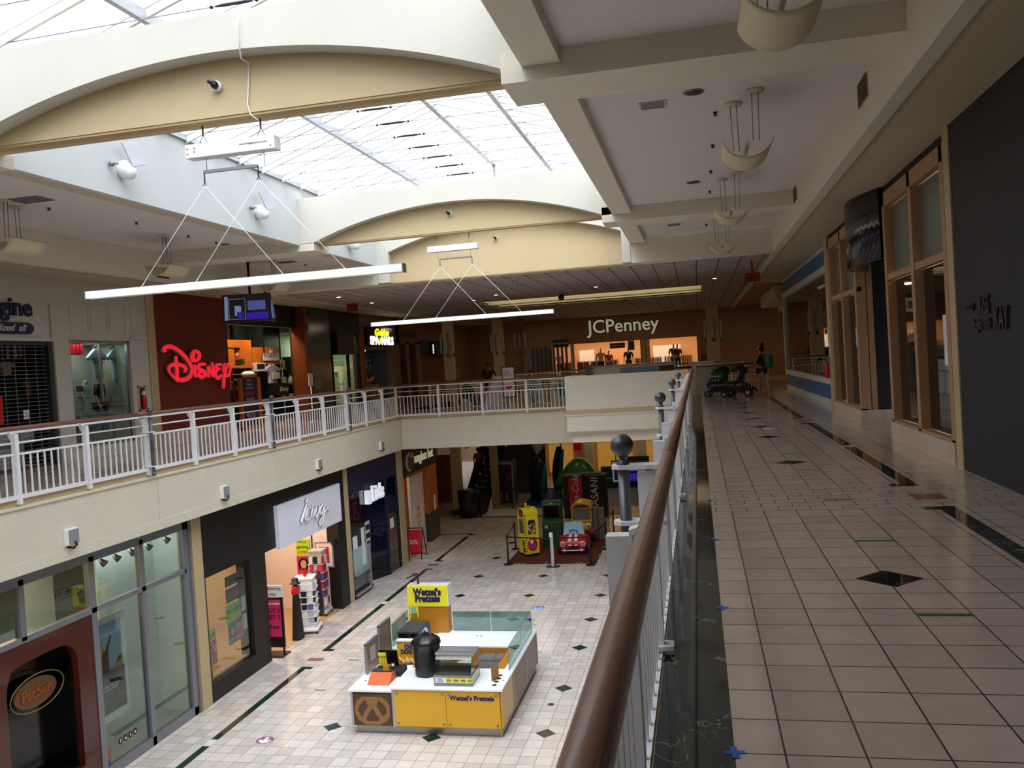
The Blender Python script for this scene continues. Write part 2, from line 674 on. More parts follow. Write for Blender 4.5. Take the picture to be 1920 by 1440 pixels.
mat('screen_violet', '3a20a0', 0.2, emit=0.35, ecol='3c22b8', var=0.3, scale=3)
mat('screen_pale', '8ea4cc', 0.2, emit=0.30, ecol='8ea4cc', var=0.05)
mat('screen_dark', '1c1c22', 0.2, emit=0.03, ecol='505060', var=0.4, scale=6)
mat('gold_window', 'c08a40', 0.4, emit=0.35, ecol='d09848', var=0.35, scale=2.5)
mat('shop_wall_warm', 'e8c090', 0.6, var=0.06)
mat('shop_wall_pale', 'd8dcd4', 0.6, var=0.03)
mat('shop_wall_green', 'c8d4b4', 0.6, var=0.04)
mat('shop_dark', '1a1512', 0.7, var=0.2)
mat('shop_floor', 'b89468', 0.35, var=0.08)
mat('frosted_pane', '6e7a74', 0.25, var=0.08, scale=2)
mat('dark_pane', '0c0c0f', 0.04, var=0.3, scale=2, spec=0.9)
mat('beige_window', 'b7b2a4', 0.2, var=0.05, scale=1)
marble('black_marble', '1c2622', 'aab4ae', 2.3, 0.06)
marble('dark_stone', '2b332c', '4a5248', 3.0, 0.15)
marble('green_marble', '15302a', '5c8478', 7.0, 0.12, 0.5)
marble('red_marble', '8a5a4c', 'c8a898', 9.0, 0.2, 0.5)
marble('white_marble', 'dce0e4', 'a8b0b8', 5.0, 0.15, 0.5)
frit_glass('roof_glass', 0.9)
glass('shop_glass', 'dfe8e4', 0.07, 0.01)
glass('kiosk_glass', 'bcd4cf', 0.10, 0.02)
glass('case_glass', 'dfeae8', 0.06, 0.02)
BANDS_U = [(-0.6, 0.6), (8.66, 10.06), (18.62, 19.86)]
tile_mat('tiles_upper', 0.3027, 0.329, 0.253, 0.178, 'c2ae9f', 'cebaab', '4a3c36', 0.13, 0.0045, band=BANDS_U)
tile_mat('tiles_lower', 0.313, 0.329, -5.40, 25.5, 'dcd5cf', 'c8bdb5', '8e8680', 0.16, 0.006, band=[(9.6, 10.7), (19.32, 20.32), (29.05, 30.05)])
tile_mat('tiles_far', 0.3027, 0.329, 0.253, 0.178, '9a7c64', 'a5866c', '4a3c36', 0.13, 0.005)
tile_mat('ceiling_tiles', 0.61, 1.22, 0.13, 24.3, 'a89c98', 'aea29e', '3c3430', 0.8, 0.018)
tile_mat('base_tiles', 0.3027, 0.3027, 0, 0, 'cdb8a4', 'd4c0ac', '8a7868', 0.3, 0.003)

# ---------------------------------------------------------------- main dimensions
LX, RX = -10.53, -0.30          # the two edges of the atrium, upper floor
LOW = -5.5                      # lower floor
WL, WR = -13.9, 3.05            # shop fronts upstairs
SL = -10.9                      # shop fronts downstairs
OL, OR_ = -8.85, -1.60          # skylight opening
CZ, SZ, BZ, LZ = 4.8, 4.1, 4.5, 4.65   # ceiling, soffit, cross-beam, long-beam undersides
FY = 29.3                       # far edge of the atrium
EY0 = -14.0

def boxes(name, m, lst, parent=None, bev=0.0):
 mb = MB()
 for b in lst:
  mb.box(*b)
 return struct(name, mb, m, parent, bev)

# floors
boxes('floor', 'tiles_upper', [(0.06, 4.2, EY0, 32.9, -0.3, 0.0), (3.3, 9.0, 32.9, 34.5, -0.3, 0.0)])
boxes('floor', 'tiles_upper', [(-14.6, -10.59, EY0, FY + 0.05, -0.3, 0.0), (-14.6, -0.24, FY + 0.05, 32.9, -0.3, 0.0)])
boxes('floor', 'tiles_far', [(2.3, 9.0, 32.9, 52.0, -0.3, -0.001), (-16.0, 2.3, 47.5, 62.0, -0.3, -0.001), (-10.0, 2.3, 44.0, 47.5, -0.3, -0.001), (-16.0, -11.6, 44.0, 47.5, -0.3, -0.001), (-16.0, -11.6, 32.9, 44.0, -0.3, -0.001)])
boxes('floor', 'tiles_lower', [(-18.0, 4.0, EY0, 62.0, LOW - 0.3, LOW)])
boxes('trim_1', 'black_marble', [(-0.255, 0.06, EY0, 32.9, -0.3, 0.001)])

# inlays in the floors: dark marble lines, diamonds
inl = MB()
for y0, y1 in ((-8.0, -0.75), (1.2, 8.75), (10.03, 18.6), (19.9, 31.0)):
 inl.box(2.13, 2.29, y0, y1, -0.05, 0.0022)
 for yy in (y0, y1 - 0.16):
  inl.box(2.0, 2.29, yy, yy + 0.16, -0.05, 0.0021)
def diamond(mb, x, y, r, z):
 mb.prism([(x - r, y), (x, y - r), (x + r, y), (x, y + r)], lambda a, b, d: Vector((a, b, d)), z - 0.02, z + 0.0022)
for yy in (-4.0, -1.2, 3.0 - 1.0, 6.13, 9.3 - 0.0, 12.36, 16.0, 18.2, 20.33, 22.3, 24.3, 26.2, 28.4):
 if yy not in (9.3,):
  diamond(inl, 1.18, yy, 0.215, 0.0)
struct('trim_2', inl, 'black_marble')
wm = MB()
for yy in (4.0, 13.96, 24.6):
 wm.box(2.13, 2.29, yy, yy + 0.17, -0.05, 0.0032)
struct('trim_3', wm, 'white_marble')
rm = MB()
rm.box(2.05, 2.35, 9.15, 9.48, -0.05, 0.0022)
rm.box(2.05, 2.35, 19.05, 19.38, -0.05, 0.0022)
struct('trim_4', rm, 'red_marble')

inl = MB()
for y0, y1 in ((2.0, 9.5), (10.7, 19.24), (20.36, 29.0), (30.1, 34.9)):
 inl.box(-9.87, -9.71, y0, y1, LOW - 0.05, LOW + 0.0022)
 for yy in (y0, y1 - 0.16):
  inl.box(-9.87, -9.56, yy, yy + 0.16, LOW - 0.05, LOW + 0.0021)
inl.box(-11.2, -9.71, 34.9, 35.0, LOW - 0.05, LOW + 0.0022)
for dx in (-7.6, -5.4, -3.22):
 for dy in (11.6, 13.9, 15.94, 18.2, 20.82, 23.11, 25.5, 27.85, 30.5, 33.1):
  if dx == -5.4 and dy == 15.94:
   dy = 15.6
  diamond(inl, dx, dy, 0.2, LOW)
struct('trim_5', inl, 'green_marble')
wm = MB()
for yy in (5.2, 14.9, 24.6, 34.45):
 wm.box(-9.87, -9.71, yy, yy + 0.28, LOW - 0.05, LOW + 0.0032)
struct('trim_6', wm, 'white_marble')
rm = MB()
for yy in (19.65, 29.45):
 rm.box(-9.95, -9.55, yy, yy + 0.2, LOW - 0.05, LOW + 0.0022)
struct('trim_7', rm, 'red_marble')

# edge bands of the upper floor: tan band, moulding, cream panels with joints
def fascia(name, w, a0, a1, joints, top=0.0):
 mb = MB()
 js = [a0] + [j for j in joints if a0 < j < a1] + [a1]
 for p, q in zip(js[:-1], js[1:]):
  w.box(mb, p + 0.008, q - 0.008, -1.05, -0.20, -0.05, 0.0)
 w.box(mb, a0, a1, -1.24, -1.05, -0.05, 0.012)
 w.box(mb, a0, a1, -1.24, -0.2, -0.3, -0.02)
 w.box(mb, a0, a1, -0.205, -0.165, -0.05, 0.03)
 o = struct(name, mb, 'cream')
 mb = MB()
 w.box(mb, a0, a1, -0.165, -0.001 + top, -0.25, -0.03)
 struct('edge_band', mb, 'tan', o)
 return o
WfL = W('L', LX)
fascia('trim_8', WfL, EY0, FY, [0.4 + 4.87 * k for k in range(-3, 7)])
WfF = W('F', FY)
fascia('trim_9', WfF, LX, RX, [-6.9])
WfR = W('R', RX)
fascia('trim_10', WfR, EY0, FY, [])
# white soffit under the balconies
boxes('ceiling', 'ceiling_white', [(SL - 0.1, LX - 0.02, EY0, FY, -1.24, -1.2), (-11.0, -0.3, FY + 0.02, 32.9, -1.24, -1.2), (-10.0, 2.3, 44.0, 62, -1.24, -1.2), (-16, -11.6, FY, 62, -1.24, -1.2), (-11.6, -10.0, 47.5, 62, -1.24, -1.2), (RX + 0.02, 4, EY0, 62, -1.239, -1.2), (-16, SL - 0.1, EY0, 62, -1.2, -1.1)])

# stair-head box with solid parapet that stands forward of the far edge
bx = MB()
bx.box(-4.11, -0.42, 27.5, 27.62, -0.72, 1.07)
bx.box(-4.23, -4.11, 27.5, FY, -0.7, 1.07)
bx.box(-4.22, -0.42, 27.47, 27.499, -0.72, -0.2)
bx.box(-4.27, -0.42, 27.44, 27.5, -0.215, -0.17)
bx.box(-4.27, -4.231, 27.501, FY, -0.215, -0.17)
bx.box(-4.22, -0.42, 27.51, FY, -0.76, -0.7)
bb = struct('wall_parapet', bx, 'cream')
m2 = MB()
m2.box(-4.24, -0.42, 27.485, 27.5, -0.17, -0.02)
struct('edge_band', m2, 'tan', bb)
bs = MB()
bs.box(-4.1, -0.5, 27.7, FY - 0.1, -1.1, -0.76)
struct('trim_11', bs, 'cream')

# shells
boxes('wall_left', 'brown_wall', [(-18.1, -18.0, EY0, 62, LOW, 0), (-16.3, -16.2, EY0, 62, 0, SZ)])
boxes('wall_right', 'shop_dark', [(4.6, 4.7, EY0, 11.0, 0, SZ), (8.9, 9.0, 20.0, 52, 0, SZ), (4.0, 4.1, EY0, 62, LOW, -0.3)])
boxes('wall_back', 'cream', [(-18, 9, EY0 - 0.1, EY0, LOW, 7.3)])
boxes('wall_front', 'brown_wall', [(-18, 4, 61.9, 62, LOW, SZ)])

# upper ceilings
boxes('ceiling', 'ceiling_white', [(-1.25, 2.1, EY0, 23.5, CZ, CZ + 0.1)])
boxes('ceiling', 'ceiling_white', [(-12.5, -9.2, EY0, 23.5, CZ, CZ + 0.1)])
boxes('ceiling', 'soffit', [(2.38, 4.7, EY0, 23.6, SZ, SZ + 0.1), (2.38, 9.0, 23.6, 34.5, SZ, SZ + 0.1), (2.2, 2.5, EY0, 52, SZ + 0.12, SZ + 0.2)])
boxes('ceiling', 'soffit', [(-16.3, -12.78, EY0, 62, SZ, SZ + 0.1), (-12.9, -12.6, EY0, 62, SZ + 0.12, SZ + 0.2)])
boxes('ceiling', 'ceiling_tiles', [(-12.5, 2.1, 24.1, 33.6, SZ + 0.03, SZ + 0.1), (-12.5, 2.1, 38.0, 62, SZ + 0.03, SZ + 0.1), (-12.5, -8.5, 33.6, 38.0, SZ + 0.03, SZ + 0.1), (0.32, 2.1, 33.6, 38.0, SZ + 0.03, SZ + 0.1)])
boxes('ceiling', 'brown_wall_light', [(2.3, 9.0, 34.5, 52.0, SZ + 0.03, SZ + 0.1)])
# bulkheads along the walkways
boxes('trim_12', 'cream', [(2.1, 2.27, EY0, 34.5, SZ, CZ + 0.1)])
boxes('trim_13', 'cream', [(-12.67, -12.5, EY0, 62, SZ, CZ + 0.1)])
# long beams that carry the skylight, and the white walls up to the glass
boxes('trim_14', 'cream', [(-1.6, -1.2, EY0, 23.5, LZ, CZ + 0.1), (-1.6, -1.4, EY0, 23.5, CZ, 6.0)])
boxes('trim_15', 'soffit', [(-9.25, -8.86, EY0, 23.5, LZ, CZ + 0.1)])
wl = MB()
wl.box(-8.95, OL, EY0, 23.5, LZ - 0.01, 5.55)
wl.box(-8.95, OL - 0.006, EY0, 23.5, 5.55, 6.02)
struct('wall_skylight', wl, 'white_wall')

# cross beams and arches
def arch(name, y0, solid_bottom, crown, spring, bottom, top, side=0.0):
 """front layer with a bow cut out of it, a recessed panel behind"""
 mb = MB()
 x0, x1 = OL, -1.83 + 0.23
 a, b = -8.5, -1.83
 cx = (a + b) / 2
 pts = []
 half = (b - a) / 2
 h = crown - spring
 R_ = (half * half + h * h) / (2 * h)
 for i in range(33):
  x = a + (b - a) * i / 32
  z = spring + math.sqrt(max(0, R_ * R_ - (x - cx) ** 2)) - (R_ - h)
  pts.append((x, z))
 w = W('F', y0)
 # front layer as strips above the bow
 for (xa, za), (xb, zb) in zip(pts[:-1], pts[1:]):
  w.poly(mb, [(xa, za), (xb, zb), (xb, top), (xa, top)], -0.26, 0)
 w.box(mb, x0, a, bottom, top, -0.26, 0)
 w.box(mb, b, x1, bottom, top, -0.26, 0)
 o = struct(name, mb, 'cream_light')
 mb = MB()
 w.box(mb, a, b, bottom, top - 0.05, -0.62, -0.25)
 struct('recessed_panel', mb, 'tan', o)
 mb = MB()
 w.box(mb, a, b, bottom - 0.03, bottom, -0.40, -0.26)
 struct('soffit_strip', mb, 'tan_dark', o)
 return o
arch('trim_16', 8.85, 0, 5.30, 4.68, 4.66, 5.72)
arch('trim_17', 18.55, 0, 5.30, 4.68, 4.66, 5.72)
arch('trim_18', -0.9, 0, 5.30, 4.68, 4.66, 5.72)
arch('trim_19', 23.5, 0, 5.60, 5.02, SZ + 0.05, 6.0)
n = 20
for y0 in (-0.9, 8.8, 18.55):
 boxes('trim_%d' % n, 'cream', [(-1.825, 2.1, y0, y0 + 0.82, BZ, CZ + 0.02)])
 boxes('trim_%d' % (n + 1), 'cream', [(-12.5, -9.25, y0, y0 + 0.82, BZ, CZ + 0.02), (-9.25, -8.5, y0, y0 + 0.82, BZ, LZ + 0.02)])
 n += 2
# far bulkhead that closes the high bay
boxes('trim_26', 'cream', [(-1.59, 2.1, 23.52, 24.15, SZ + 0.02, CZ + 0.12), (-12.5, -8.87, 23.52, 24.15, SZ + 0.02, CZ + 0.12), (-8.87, -1.59, 24.13, 24.2, SZ + 0.02, 6.0), (-8.87, -1.59, 23.77, 24.13, SZ + 0.02, SZ + 0.049)])
boxes('trim_27', 'cream', [(2.1, 2.32, 34.5, 52, SZ + 0.01, SZ + 0.2)])

# glazed roof: rafters, purlins, ridge, ties, panes
E_Z, R_Z, RXC = 6.0, 7.2, -5.2
sk = thing('window_1', (RXC, 4.5, 6.0), 'gabled glass skylight over the atrium', 'skylight')
del sk['label'], sk['category']
sk['kind'] = 'structure'
fr = MB()
gl = MB()
ys = [23.35 - 0.92 * k for k in range(0, 27)]
KY0 = -0.9
for y in ys:
 for xe in (OL, OR_):
  fr.bar((xe, y, E_Z + 0.02), (RXC, y, R_Z), 0.05, 0.12, up=(0, 0, 1))
  fr.bar((xe, y, E_Z + 0.09), (RXC, y, R_Z + 0.07), 0.085, 0.02, up=(0, 0, 1))
obj('rafter', fr, 'white_paint', sk)
pu = MB()
for xe in (OL, OR_):
 mx_ = (xe + RXC) / 2
 mz_ = (E_Z + R_Z) / 2
 pu.bar((mx_, KY0, mz_ - 0.02), (mx_, 23.4, mz_ - 0.02), 0.09, 0.16)
 pu.bar((xe, KY0, E_Z + 0.05), (xe, 23.4, E_Z + 0.05), 0.1, 0.1)
pu.bar((RXC, KY0, R_Z - 0.02), (RXC, 23.4, R_Z - 0.02), 0.1, 0.16)
pu.bar((RXC, 23.38, E_Z), (RXC, 23.38, R_Z), 0.07, 0.07, up=(0, 1, 0))
for xx in (-7.0, -3.4):
 pu.bar((xx, 23.38, E_Z), (xx, 23.38, 6.6), 0.05, 0.05, up=(0, 1, 0))
obj('purlin', pu, 'alu', sk)
ti = MB()
tb = MB()
for k, y in enumerate(ys[:-3]):
 ti.tube([(OL, y, E_Z + 0.1), (RXC, y, E_Z + 0.13), (OR_, y, E_Z + 0.1)], 0.007, 5)
 tb.tube([(RXC - 0.25, y, E_Z + 0.128), (RXC - 0.16, y, E_Z + 0.13), (RXC + 0.16, y, E_Z + 0.13), (RXC + 0.25, y, E_Z + 0.128)], [0.01, 0.02, 0.02, 0.01], 6)
 tb.ball((RXC - 0.3, y, E_Z + 0.128), 0.025, 6, 4)
 tb.ball((RXC + 0.3, y, E_Z + 0.128), 0.025, 6, 4)
 tb.ball((OL + 0.12, y, E_Z + 0.1), 0.03, 6, 4)
obj('tie_rod', ti, 'grey_metal', sk)
obj('turnbuckle', tb, 'dark_metal', sk)
for xe in (OL, OR_):
 mb = MB()
 sgn = 1 if xe == OL else -1
 mb.quad([(xe, KY0, E_Z + 0.1), (xe, 23.4, E_Z + 0.1), (RXC, 23.4, R_Z + 0.1), (RXC, KY0, R_Z + 0.1)])
 obj('pane', mb, 'roof_glass', sk)
mb = MB()
mb.quad([(OL, 23.42, E_Z), (OR_, 23.42, E_Z), (RXC, 23.42, R_Z + 0.08)])
obj('gable_pane', mb, 'roof_glass', sk)

boxes('ceiling', 'ceiling_white', [(OL - 0.1, OR_ + 0.1, EY0, -0.9, 5.72, 5.9)])  # unseen lid behind the camera, added to keep skylight off the near floor
boxes('wall_skylight', 'white_wall', [(OL - 0.1, OR_ + 0.1, -1.1, -0.9, 5.7, 7.4)])  # unseen end wall, added to stop the skylight short and dim the foreground
# recessed light cove in the far ceiling: two bright slots
cv = MB()
cv.box(-8.6, 0.4, 33.5, 38.1, SZ + 0.75, SZ + 0.8)
cv.box(-8.6, -8.5, 33.5, 38.1, SZ + 0.05, SZ + 0.8)
cv.box(0.32, 0.42, 33.5, 38.1, SZ + 0.05, SZ + 0.8)
cv.box(-8.6, 0.4, 33.5, 33.6, SZ + 0.05, SZ + 0.8)
cv.box(-8.6, 0.4, 38.0, 38.1, SZ + 0.05, SZ + 0.8)
struct('ceiling', cv, 'cream_light')

boxes('trim_38', 'tan_dark', [(-11.6, -0.3, 32.9, 32.95, -1.24, 0.0), (-10.0, 2.3, 43.95, 44.0, -1.24, 0.0), (-11.65, -11.6, 32.9, 47.5, -1.24, 0.0), (2.3, 2.35, 32.95, 44.0, -1.24, 0.0)])

cv = MB()
cv.box(-8.5, 0.32, 35.45, 35.95, SZ + 0.02, SZ + 0.75)
struct('trim_28', cv, 'cream_light')
for i, yy in enumerate((35.10, 37.72)):
 lp = MB()
 lp.box(-8.4, 0.22, yy, yy + 0.16, SZ + 0.66, SZ + 0.72)
 tag(obj('cove_lamp', lp, mat('cove_lamp', 'ffe8b8', 0.5, emit=9, ecol='ffe6b0')), ('glowing strip in the nearer slot of the far ceiling light cove', 'glowing strip in the farther slot of the far ceiling light cove')[i], 'lamp', 'strip lamps of the ceiling cove')

# ================================================================= railings
class RailFrame:
 """s runs along the rail, u points away from the walkway, z up; origin = handrail axis on the floor"""
 def __init__(s, o, sd, ud):
  s.o, s.sd, s.ud = Vector(o), Vector(sd), Vector(ud)
 def p(s, a, u, z):
  return s.o + s.sd * a + s.ud * u + Vector((0, 0, z))
 def box(s, mb, a0, a1, u0, u1, z0, z1):
  p, q = s.p(a0, u0, z0), s.p(a1, u1, z1)
  return mb.box(p.x, q.x, p.y, q.y, p.z, q.z)

def rail_section(f, a0, a1_, bays, label, pole=True, group='white balustrade sections round the atrium', endpost=True, nb=10, cat='railing', posts=None):
 a1 = a1_ - (0.0 if endpost else 0.075)
 a0r = a0 - 0.068 if pole else a0
 loc = f.p((a0 + a1) / 2, 0.1, 0)
 t = thing('railing', loc, label, cat, group)
 mb = MB()
 mb.tube([f.p(a0r, 0, 1.06), f.p(a1, 0, 1.06)], 0.036, 16)
 obj('handrail', mb, 'wood_rail', t)
 mb = MB()
 f.box(mb, a0r, a1, -0.02, 0.03, 0.985, 1.02)
 obj('top_bar', mb, 'white_paint', t)
 mb = MB()
 mb.tube([f.p(a0r, 0.11, 0.835), f.p(a1, 0.11, 0.835)], 0.014, 8)
 obj('middle_bar', mb, 'white_paint', t)
 mb = MB()
 f.box(mb, a0r, a1, 0.095, 0.135, 0.64, 0.675)
 obj('panel_top_bar', mb, 'white_paint', t)
 mb = MB()
 f.box(mb, a0r, a1, 0.09, 0.14, -0.05, 0.015)
 obj('bottom_bar', mb, 'white_paint', t)
 bay = (a1 - a0) / bays
 first = None
 for b in range(bays):
  for k in range(nb):
   s = a0 + bay * b + 0.07 + (bay - 0.07) * (k + 0.6) / nb
   if first is None:
    m = MB()
    f.box(m, s - 0.011, s + 0.011, 0.104, 0.126, 0.0, 0.66)
    first = obj('baluster', m, 'white_paint', t)
    s0 = s
   else:
    copy_part(first, t, f.sd * (s - s0))
 for s in (posts or [a0 + bay * b for b in range(bays + (1 if endpost else 0))]):
  m = MB()
  f.box(m, s - 0.035, s + 0.035, 0.08, 0.17, -0.13, 0.98)
  m.prism([(0.09, 0.98), (-0.02, 1.0), (-0.02, 1.03), (0.09, 1.0)], lambda u, z, d: f.p(s + d, u, z), -0.03, 0.03)
  m.prism([(0.09, 0.80), (0.0, 0.98), (0.09, 0.98)], lambda u, z, d: f.p(s + d, u, z), -0.012, 0.012)
  obj('post', m, 'white_paint', t)
 if pole:
  s = a0
  for z, u1 in ((1.0, 0.305), (0.70, 0.31), (0.03, 0.31)):
   m = MB()
   pts = [(s - 0.05, 0.03), (s + 0.05, 0.03), (s + 0.065, 0.12), (s + 0.055, u1 - 0.04), (s + 0.025, u1), (s - 0.025, u1), (s - 0.055, u1 - 0.04), (s - 0.065, 0.12)]
   m.prism(pts, lambda a, u, d: f.p(a, u, d), z, z + 0.022)
   obj('bracket_plate', m, 'white_paint', t)
  m = MB()
  c = f.p(s, 0.245, 0)
  m.cyl(c, 0.031, -0.03, 1.0, 16)
  p = obj('pole', m, 'pole_grey', t)
  m = MB()
  m.lathe(c, [(0.035, 1.022), (0.035, 1.03), (0.022, 1.045), (0.02, 1.06), (0.03, 1.07)], 16)
  m.ball((c.x, c.y, 1.125), 0.062, 20, 14)
  obj('ball_finial', m, 'pole_grey', t)
  m = MB()
  m.lathe(c, [(0.02, -0.08), (0.015, -0.05), (0.03, -0.03), (0.03, 0.03)], 12)
  m.ball((c.x, c.y, -0.11), 0.045, 14, 10)
  obj('drop_finial', m, 'pole_grey', t)
 return t

# right-hand rail beside the camera
fr_ = RailFrame((-0.175, 0, 0), (0, 1, 0), (-1, 0, 0))
names = ['nearest section of the right balustrade, its thick brown handrail filling the foreground',
         'right balustrade section starting at the nearest grey ball-topped pole',
         'right balustrade section starting at the second grey ball-topped pole away',
         'right balustrade section starting at the third grey ball-topped pole away',
         'right balustrade section starting at the fourth ball-topped pole, near the solid parapet']
for i, (a, b) in enumerate(((-2.4, 4.62), (4.62, 9.6), (9.6, 14.3), (14.3, 19.1), (19.1, 27.4))):
 rail_section(fr_, a, b, 5 if b > 27 else 3, names[i], pole=i > 0, posts=([-2.3, -0.8, 0.65, 3.0] if i == 0 else None), nb=(14 if i == 0 else 10), endpost=(i == 4), group='white balustrade sections with brown handrail on the right')
# left-hand rail across the atrium
fl_ = RailFrame((-10.655, 0, 0), (0, 1, 0), (1, 0, 0))
names = ['left balustrade section at the left picture edge, in front of the shuttered shop',
         'left balustrade section in front of the red wood wall and its red letters',
         'left balustrade section in front of the black glass shop, past the middle ball pole',
         'left balustrade section ending at the inner corner of the atrium']
for i, (a, b) in enumerate(((9.9, 14.76), (14.76, 19.63), (19.63, 24.5), (24.5, 29.18))):
 rail_section(fl_, a, b, 3, names[i], pole=True, endpost=False, group='white balustrade sections with brown handrail on the left')
ff_ = RailFrame((-10.66, 29.42, 0), (1, 0, 0), (0, -1, 0))
rail_section(ff_, 0.0, 6.4, 4, 'balustrade across the far end of the atrium, left of the solid cream parapet', pole=False, nb=11, cat='railing')

# ================================================================= right-hand shop fronts
wR = W('R', WR)
# dark jeweller's wall with raised letters
mb = MB()
wR.box(mb, 8.6, 11.10, 0, SZ, -0.25, 0.0)
struct('wall_right', mb, 'charcoal')
mb = MB()
wR.box(mb, -6.0, 8.6, 0, SZ, -0.6, -0.35)
struct('wall_right', mb, 'black')
mb = MB()
wR.box(mb, EY0, -6.0, 0, SZ, -0.25, 0.0)
struct('wall_right', mb, 'cream')
def letters(name, body, size, w, pxy, m, label, cat='sign lettering', **k):
 a, z = w.px(*pxy)
 o = obj(name, text_mb(body, size, w, a, z, **k), m)
 tag(o, label, cat)
 return o
mat('letter_grey', '4c4a4c', 0.45, 0.4)
letters('wall_lettering', 'every', 0.13, wR, (1822, 572), 'letter_grey', 'small italic word every on the charcoal wall at right', shear=0.3, sx=1.0, ext=0.02)
letters('wall_lettering', 'KISS', 0.30, wR, (1849, 572), 'letter_grey', 'raised capitals KISS on the charcoal wall at right', sx=0.62, ext=0.02)
letters('wall_lettering', 'begins with', 0.17, wR, (1845, 608), 'letter_grey', 'small italic words begins with on the charcoal wall at right', shear=0.3, sx=0.72, ext=0.02)
letters('wall_lettering', 'KAY', 0.34, wR, (1882, 598), 'letter_grey', 'raised capitals KAY on the charcoal wall at right', sx=0.62, ext=0.02)
# pilaster
mb = MB()
wR.box(mb, 11.10, 11.34, 0, SZ, -0.3, 0.02)
wR.box(mb, 11.34, 11.5, 0, SZ, -0.3, -0.06)
struct('trim_29', mb, 'tan')

def timber_front(a0, a1, cols, trans, label, zb=0.27, zt=3.98, jamb_back=False):
 """timber shopfront: tiled plinth, frame, two lights with a transom"""
 t = thing('timber_shopfront', wR((a0 + a1) / 2, 0, -0.1), label, 'shop front')
 mb = MB()
 wR.box(mb, a0, a1, 0, zb, -0.4, 0.0)
 obj('plinth', mb, 'base_tiles', t)
 mb = MB()
 wd = 0.16
 wR.box(mb, a0, a1, zt - 0.22, zt, -0.14, -0.02)
 wR.box(mb, a0, a1, zb, zb + 0.04, -0.14, -0.02)
 wR.box(mb, a0, a1, trans - 0.05, trans + 0.05, -0.13, -0.035)
 for c in cols:
  wR.box(mb, c - wd / 2, c + wd / 2, zb, zt, -0.22, -0.02)
 obj('frame', mb, 'wood_frame', t, bev=0.006)
 for c0, c1 in zip(cols[:-1], cols[1:]):
  mb = MB()
  wR.box(mb, c0 + wd / 2, c1 - wd / 2, trans + 0.05, zt - 0.22, -0.17, -0.15)
  obj('upper_pane', mb, 'frosted_pane', t)
  mb = MB()
  wR.box(mb, c0 + wd / 2, c1 - wd / 2, zb + 0.04, trans - 0.05, -0.17, -0.15)
  obj('lower_pane', mb, 'dark_pane', t)
 mb = MB()
 wR.box(mb, a0, a1, zt, SZ, -0.2, -0.06)
 obj('head', mb, 'shop_dark', t)
 return t
tr_z = atX(1668, 507, WR - 0.0).z
tf = timber_front(11.5, 15.05, [11.6, 13.25, 14.97], 2.62, 'nearer timber-framed shop window on the right, dark panes above a tiled plinth')
mb = MB()
wR.box(mb, 14.9, 15.05, 0.27, 3.98, -1.3, -0.2)
obj('return_panel', mb, 'wood_frame', tf)
tf = timber_front(17.7, 21.0, [17.78, 19.35, 20.92], 2.62, 'farther timber-framed shop window on the right, beyond the dark entrance')
mb = MB()
wR.box(mb, 17.7, 17.85, 0.27, 3.98, -0.32, -0.2)
obj('return_panel', mb, 'wood_frame', tf)
boxes('wall_right', 'black', [(WR + 0.3, 4.7, 17.8, 17.9, 0.27, SZ), (4.5, 4.6, 14.9, 17.8, 0, SZ)])
boxes('wall_right', 'base_tiles', [(WR + 0.1, 4.7, 17.72, 17.8, 0, 0.27)])
# curved navy header over the entrance recess
mb = MB()
hz0 = 2.95
pts = []
for i in range(17):
 t_ = i / 16
 y = 15.06 + 2.63 * t_
 pts.append((WR - 0.02 - 0.28 * math.sin(math.pi * t_), y))
for (xa, ya), (xb, yb) in zip(pts[:-1], pts[1:]):
 mb.add([(xa, ya, hz0), (xb, yb, hz0), (xb, yb, SZ - 0.005), (xa, ya, SZ - 0.005), (xa + 0.3, ya, hz0), (xb + 0.3, yb, hz0), (xb + 0.3, yb, SZ - 0.005), (xa + 0.3, ya, SZ - 0.005)],
           [(0, 1, 2, 3), (4, 7, 6, 5), (0, 4, 5, 1), (3, 2, 6, 7)], True)
tag(obj('curved_header', mb, 'navy_gloss'), 'curved dark navy header over the black entrance between the two timber windows', 'header')
# notice in the near window
def paper(name, w, tl, br_, m, label, cat='notice', d=0.0, lines=None, lm='ink', th=0.004, parent=None, group=None):
 (a0, z1), (a1, z0) = tl, br_
 mb = MB()
 w.box(mb, a0, a1, z0, z1, d, d + th)
 t = None
 if lines:
  c = w((a0 + a1) / 2, z0, d)
  if parent is None:
   t = thing(name, c, label, cat, group)
  else:
   t = parent
  obj('sheet' if parent is None else name, mb, m, t)
  H_ = z1 - z0
  for ln in lines:
   (txt, fz, fs) = ln[:3]
   mm = ln[3] if len(ln) > 3 else lm
   sx = ln[4] if len(ln) > 4 else 1.0
   obj('printed_words', text_mb(txt, fs * H_, w, (a0 + a1) / 2, z0 + fz * H_, d=d + th + 0.002, ext=0.0015, sx=sx), mm, t)
  return t
 o = obj(name, mb, m, parent)
 if parent is None:
  tag(o, label, cat, group)
 return o
p0 = wR.px(1745, 592)
p1 = wR.px(1770, 688)
paper('window_notice', wR, (p0[0], p0[1]), (p1[0], p1[1]), 'paper', 'tall pale notice taped inside the near timber-framed window', d=-0.149, lines=[('we have\nmoved', 0.74, 0.055), ('VISIT US\nAT OUR\nNEW STORE', 0.45, 0.05), ('thank you', 0.1, 0.04)])
p0, p1 = wR.px(1590, 614), wR.px(1599, 652)
paper('window_notice', wR, (p0[0], p0[1]), (p1[0], p1[1]), 'paper', 'small pale poster inside the farther timber-framed window', d=-0.149)
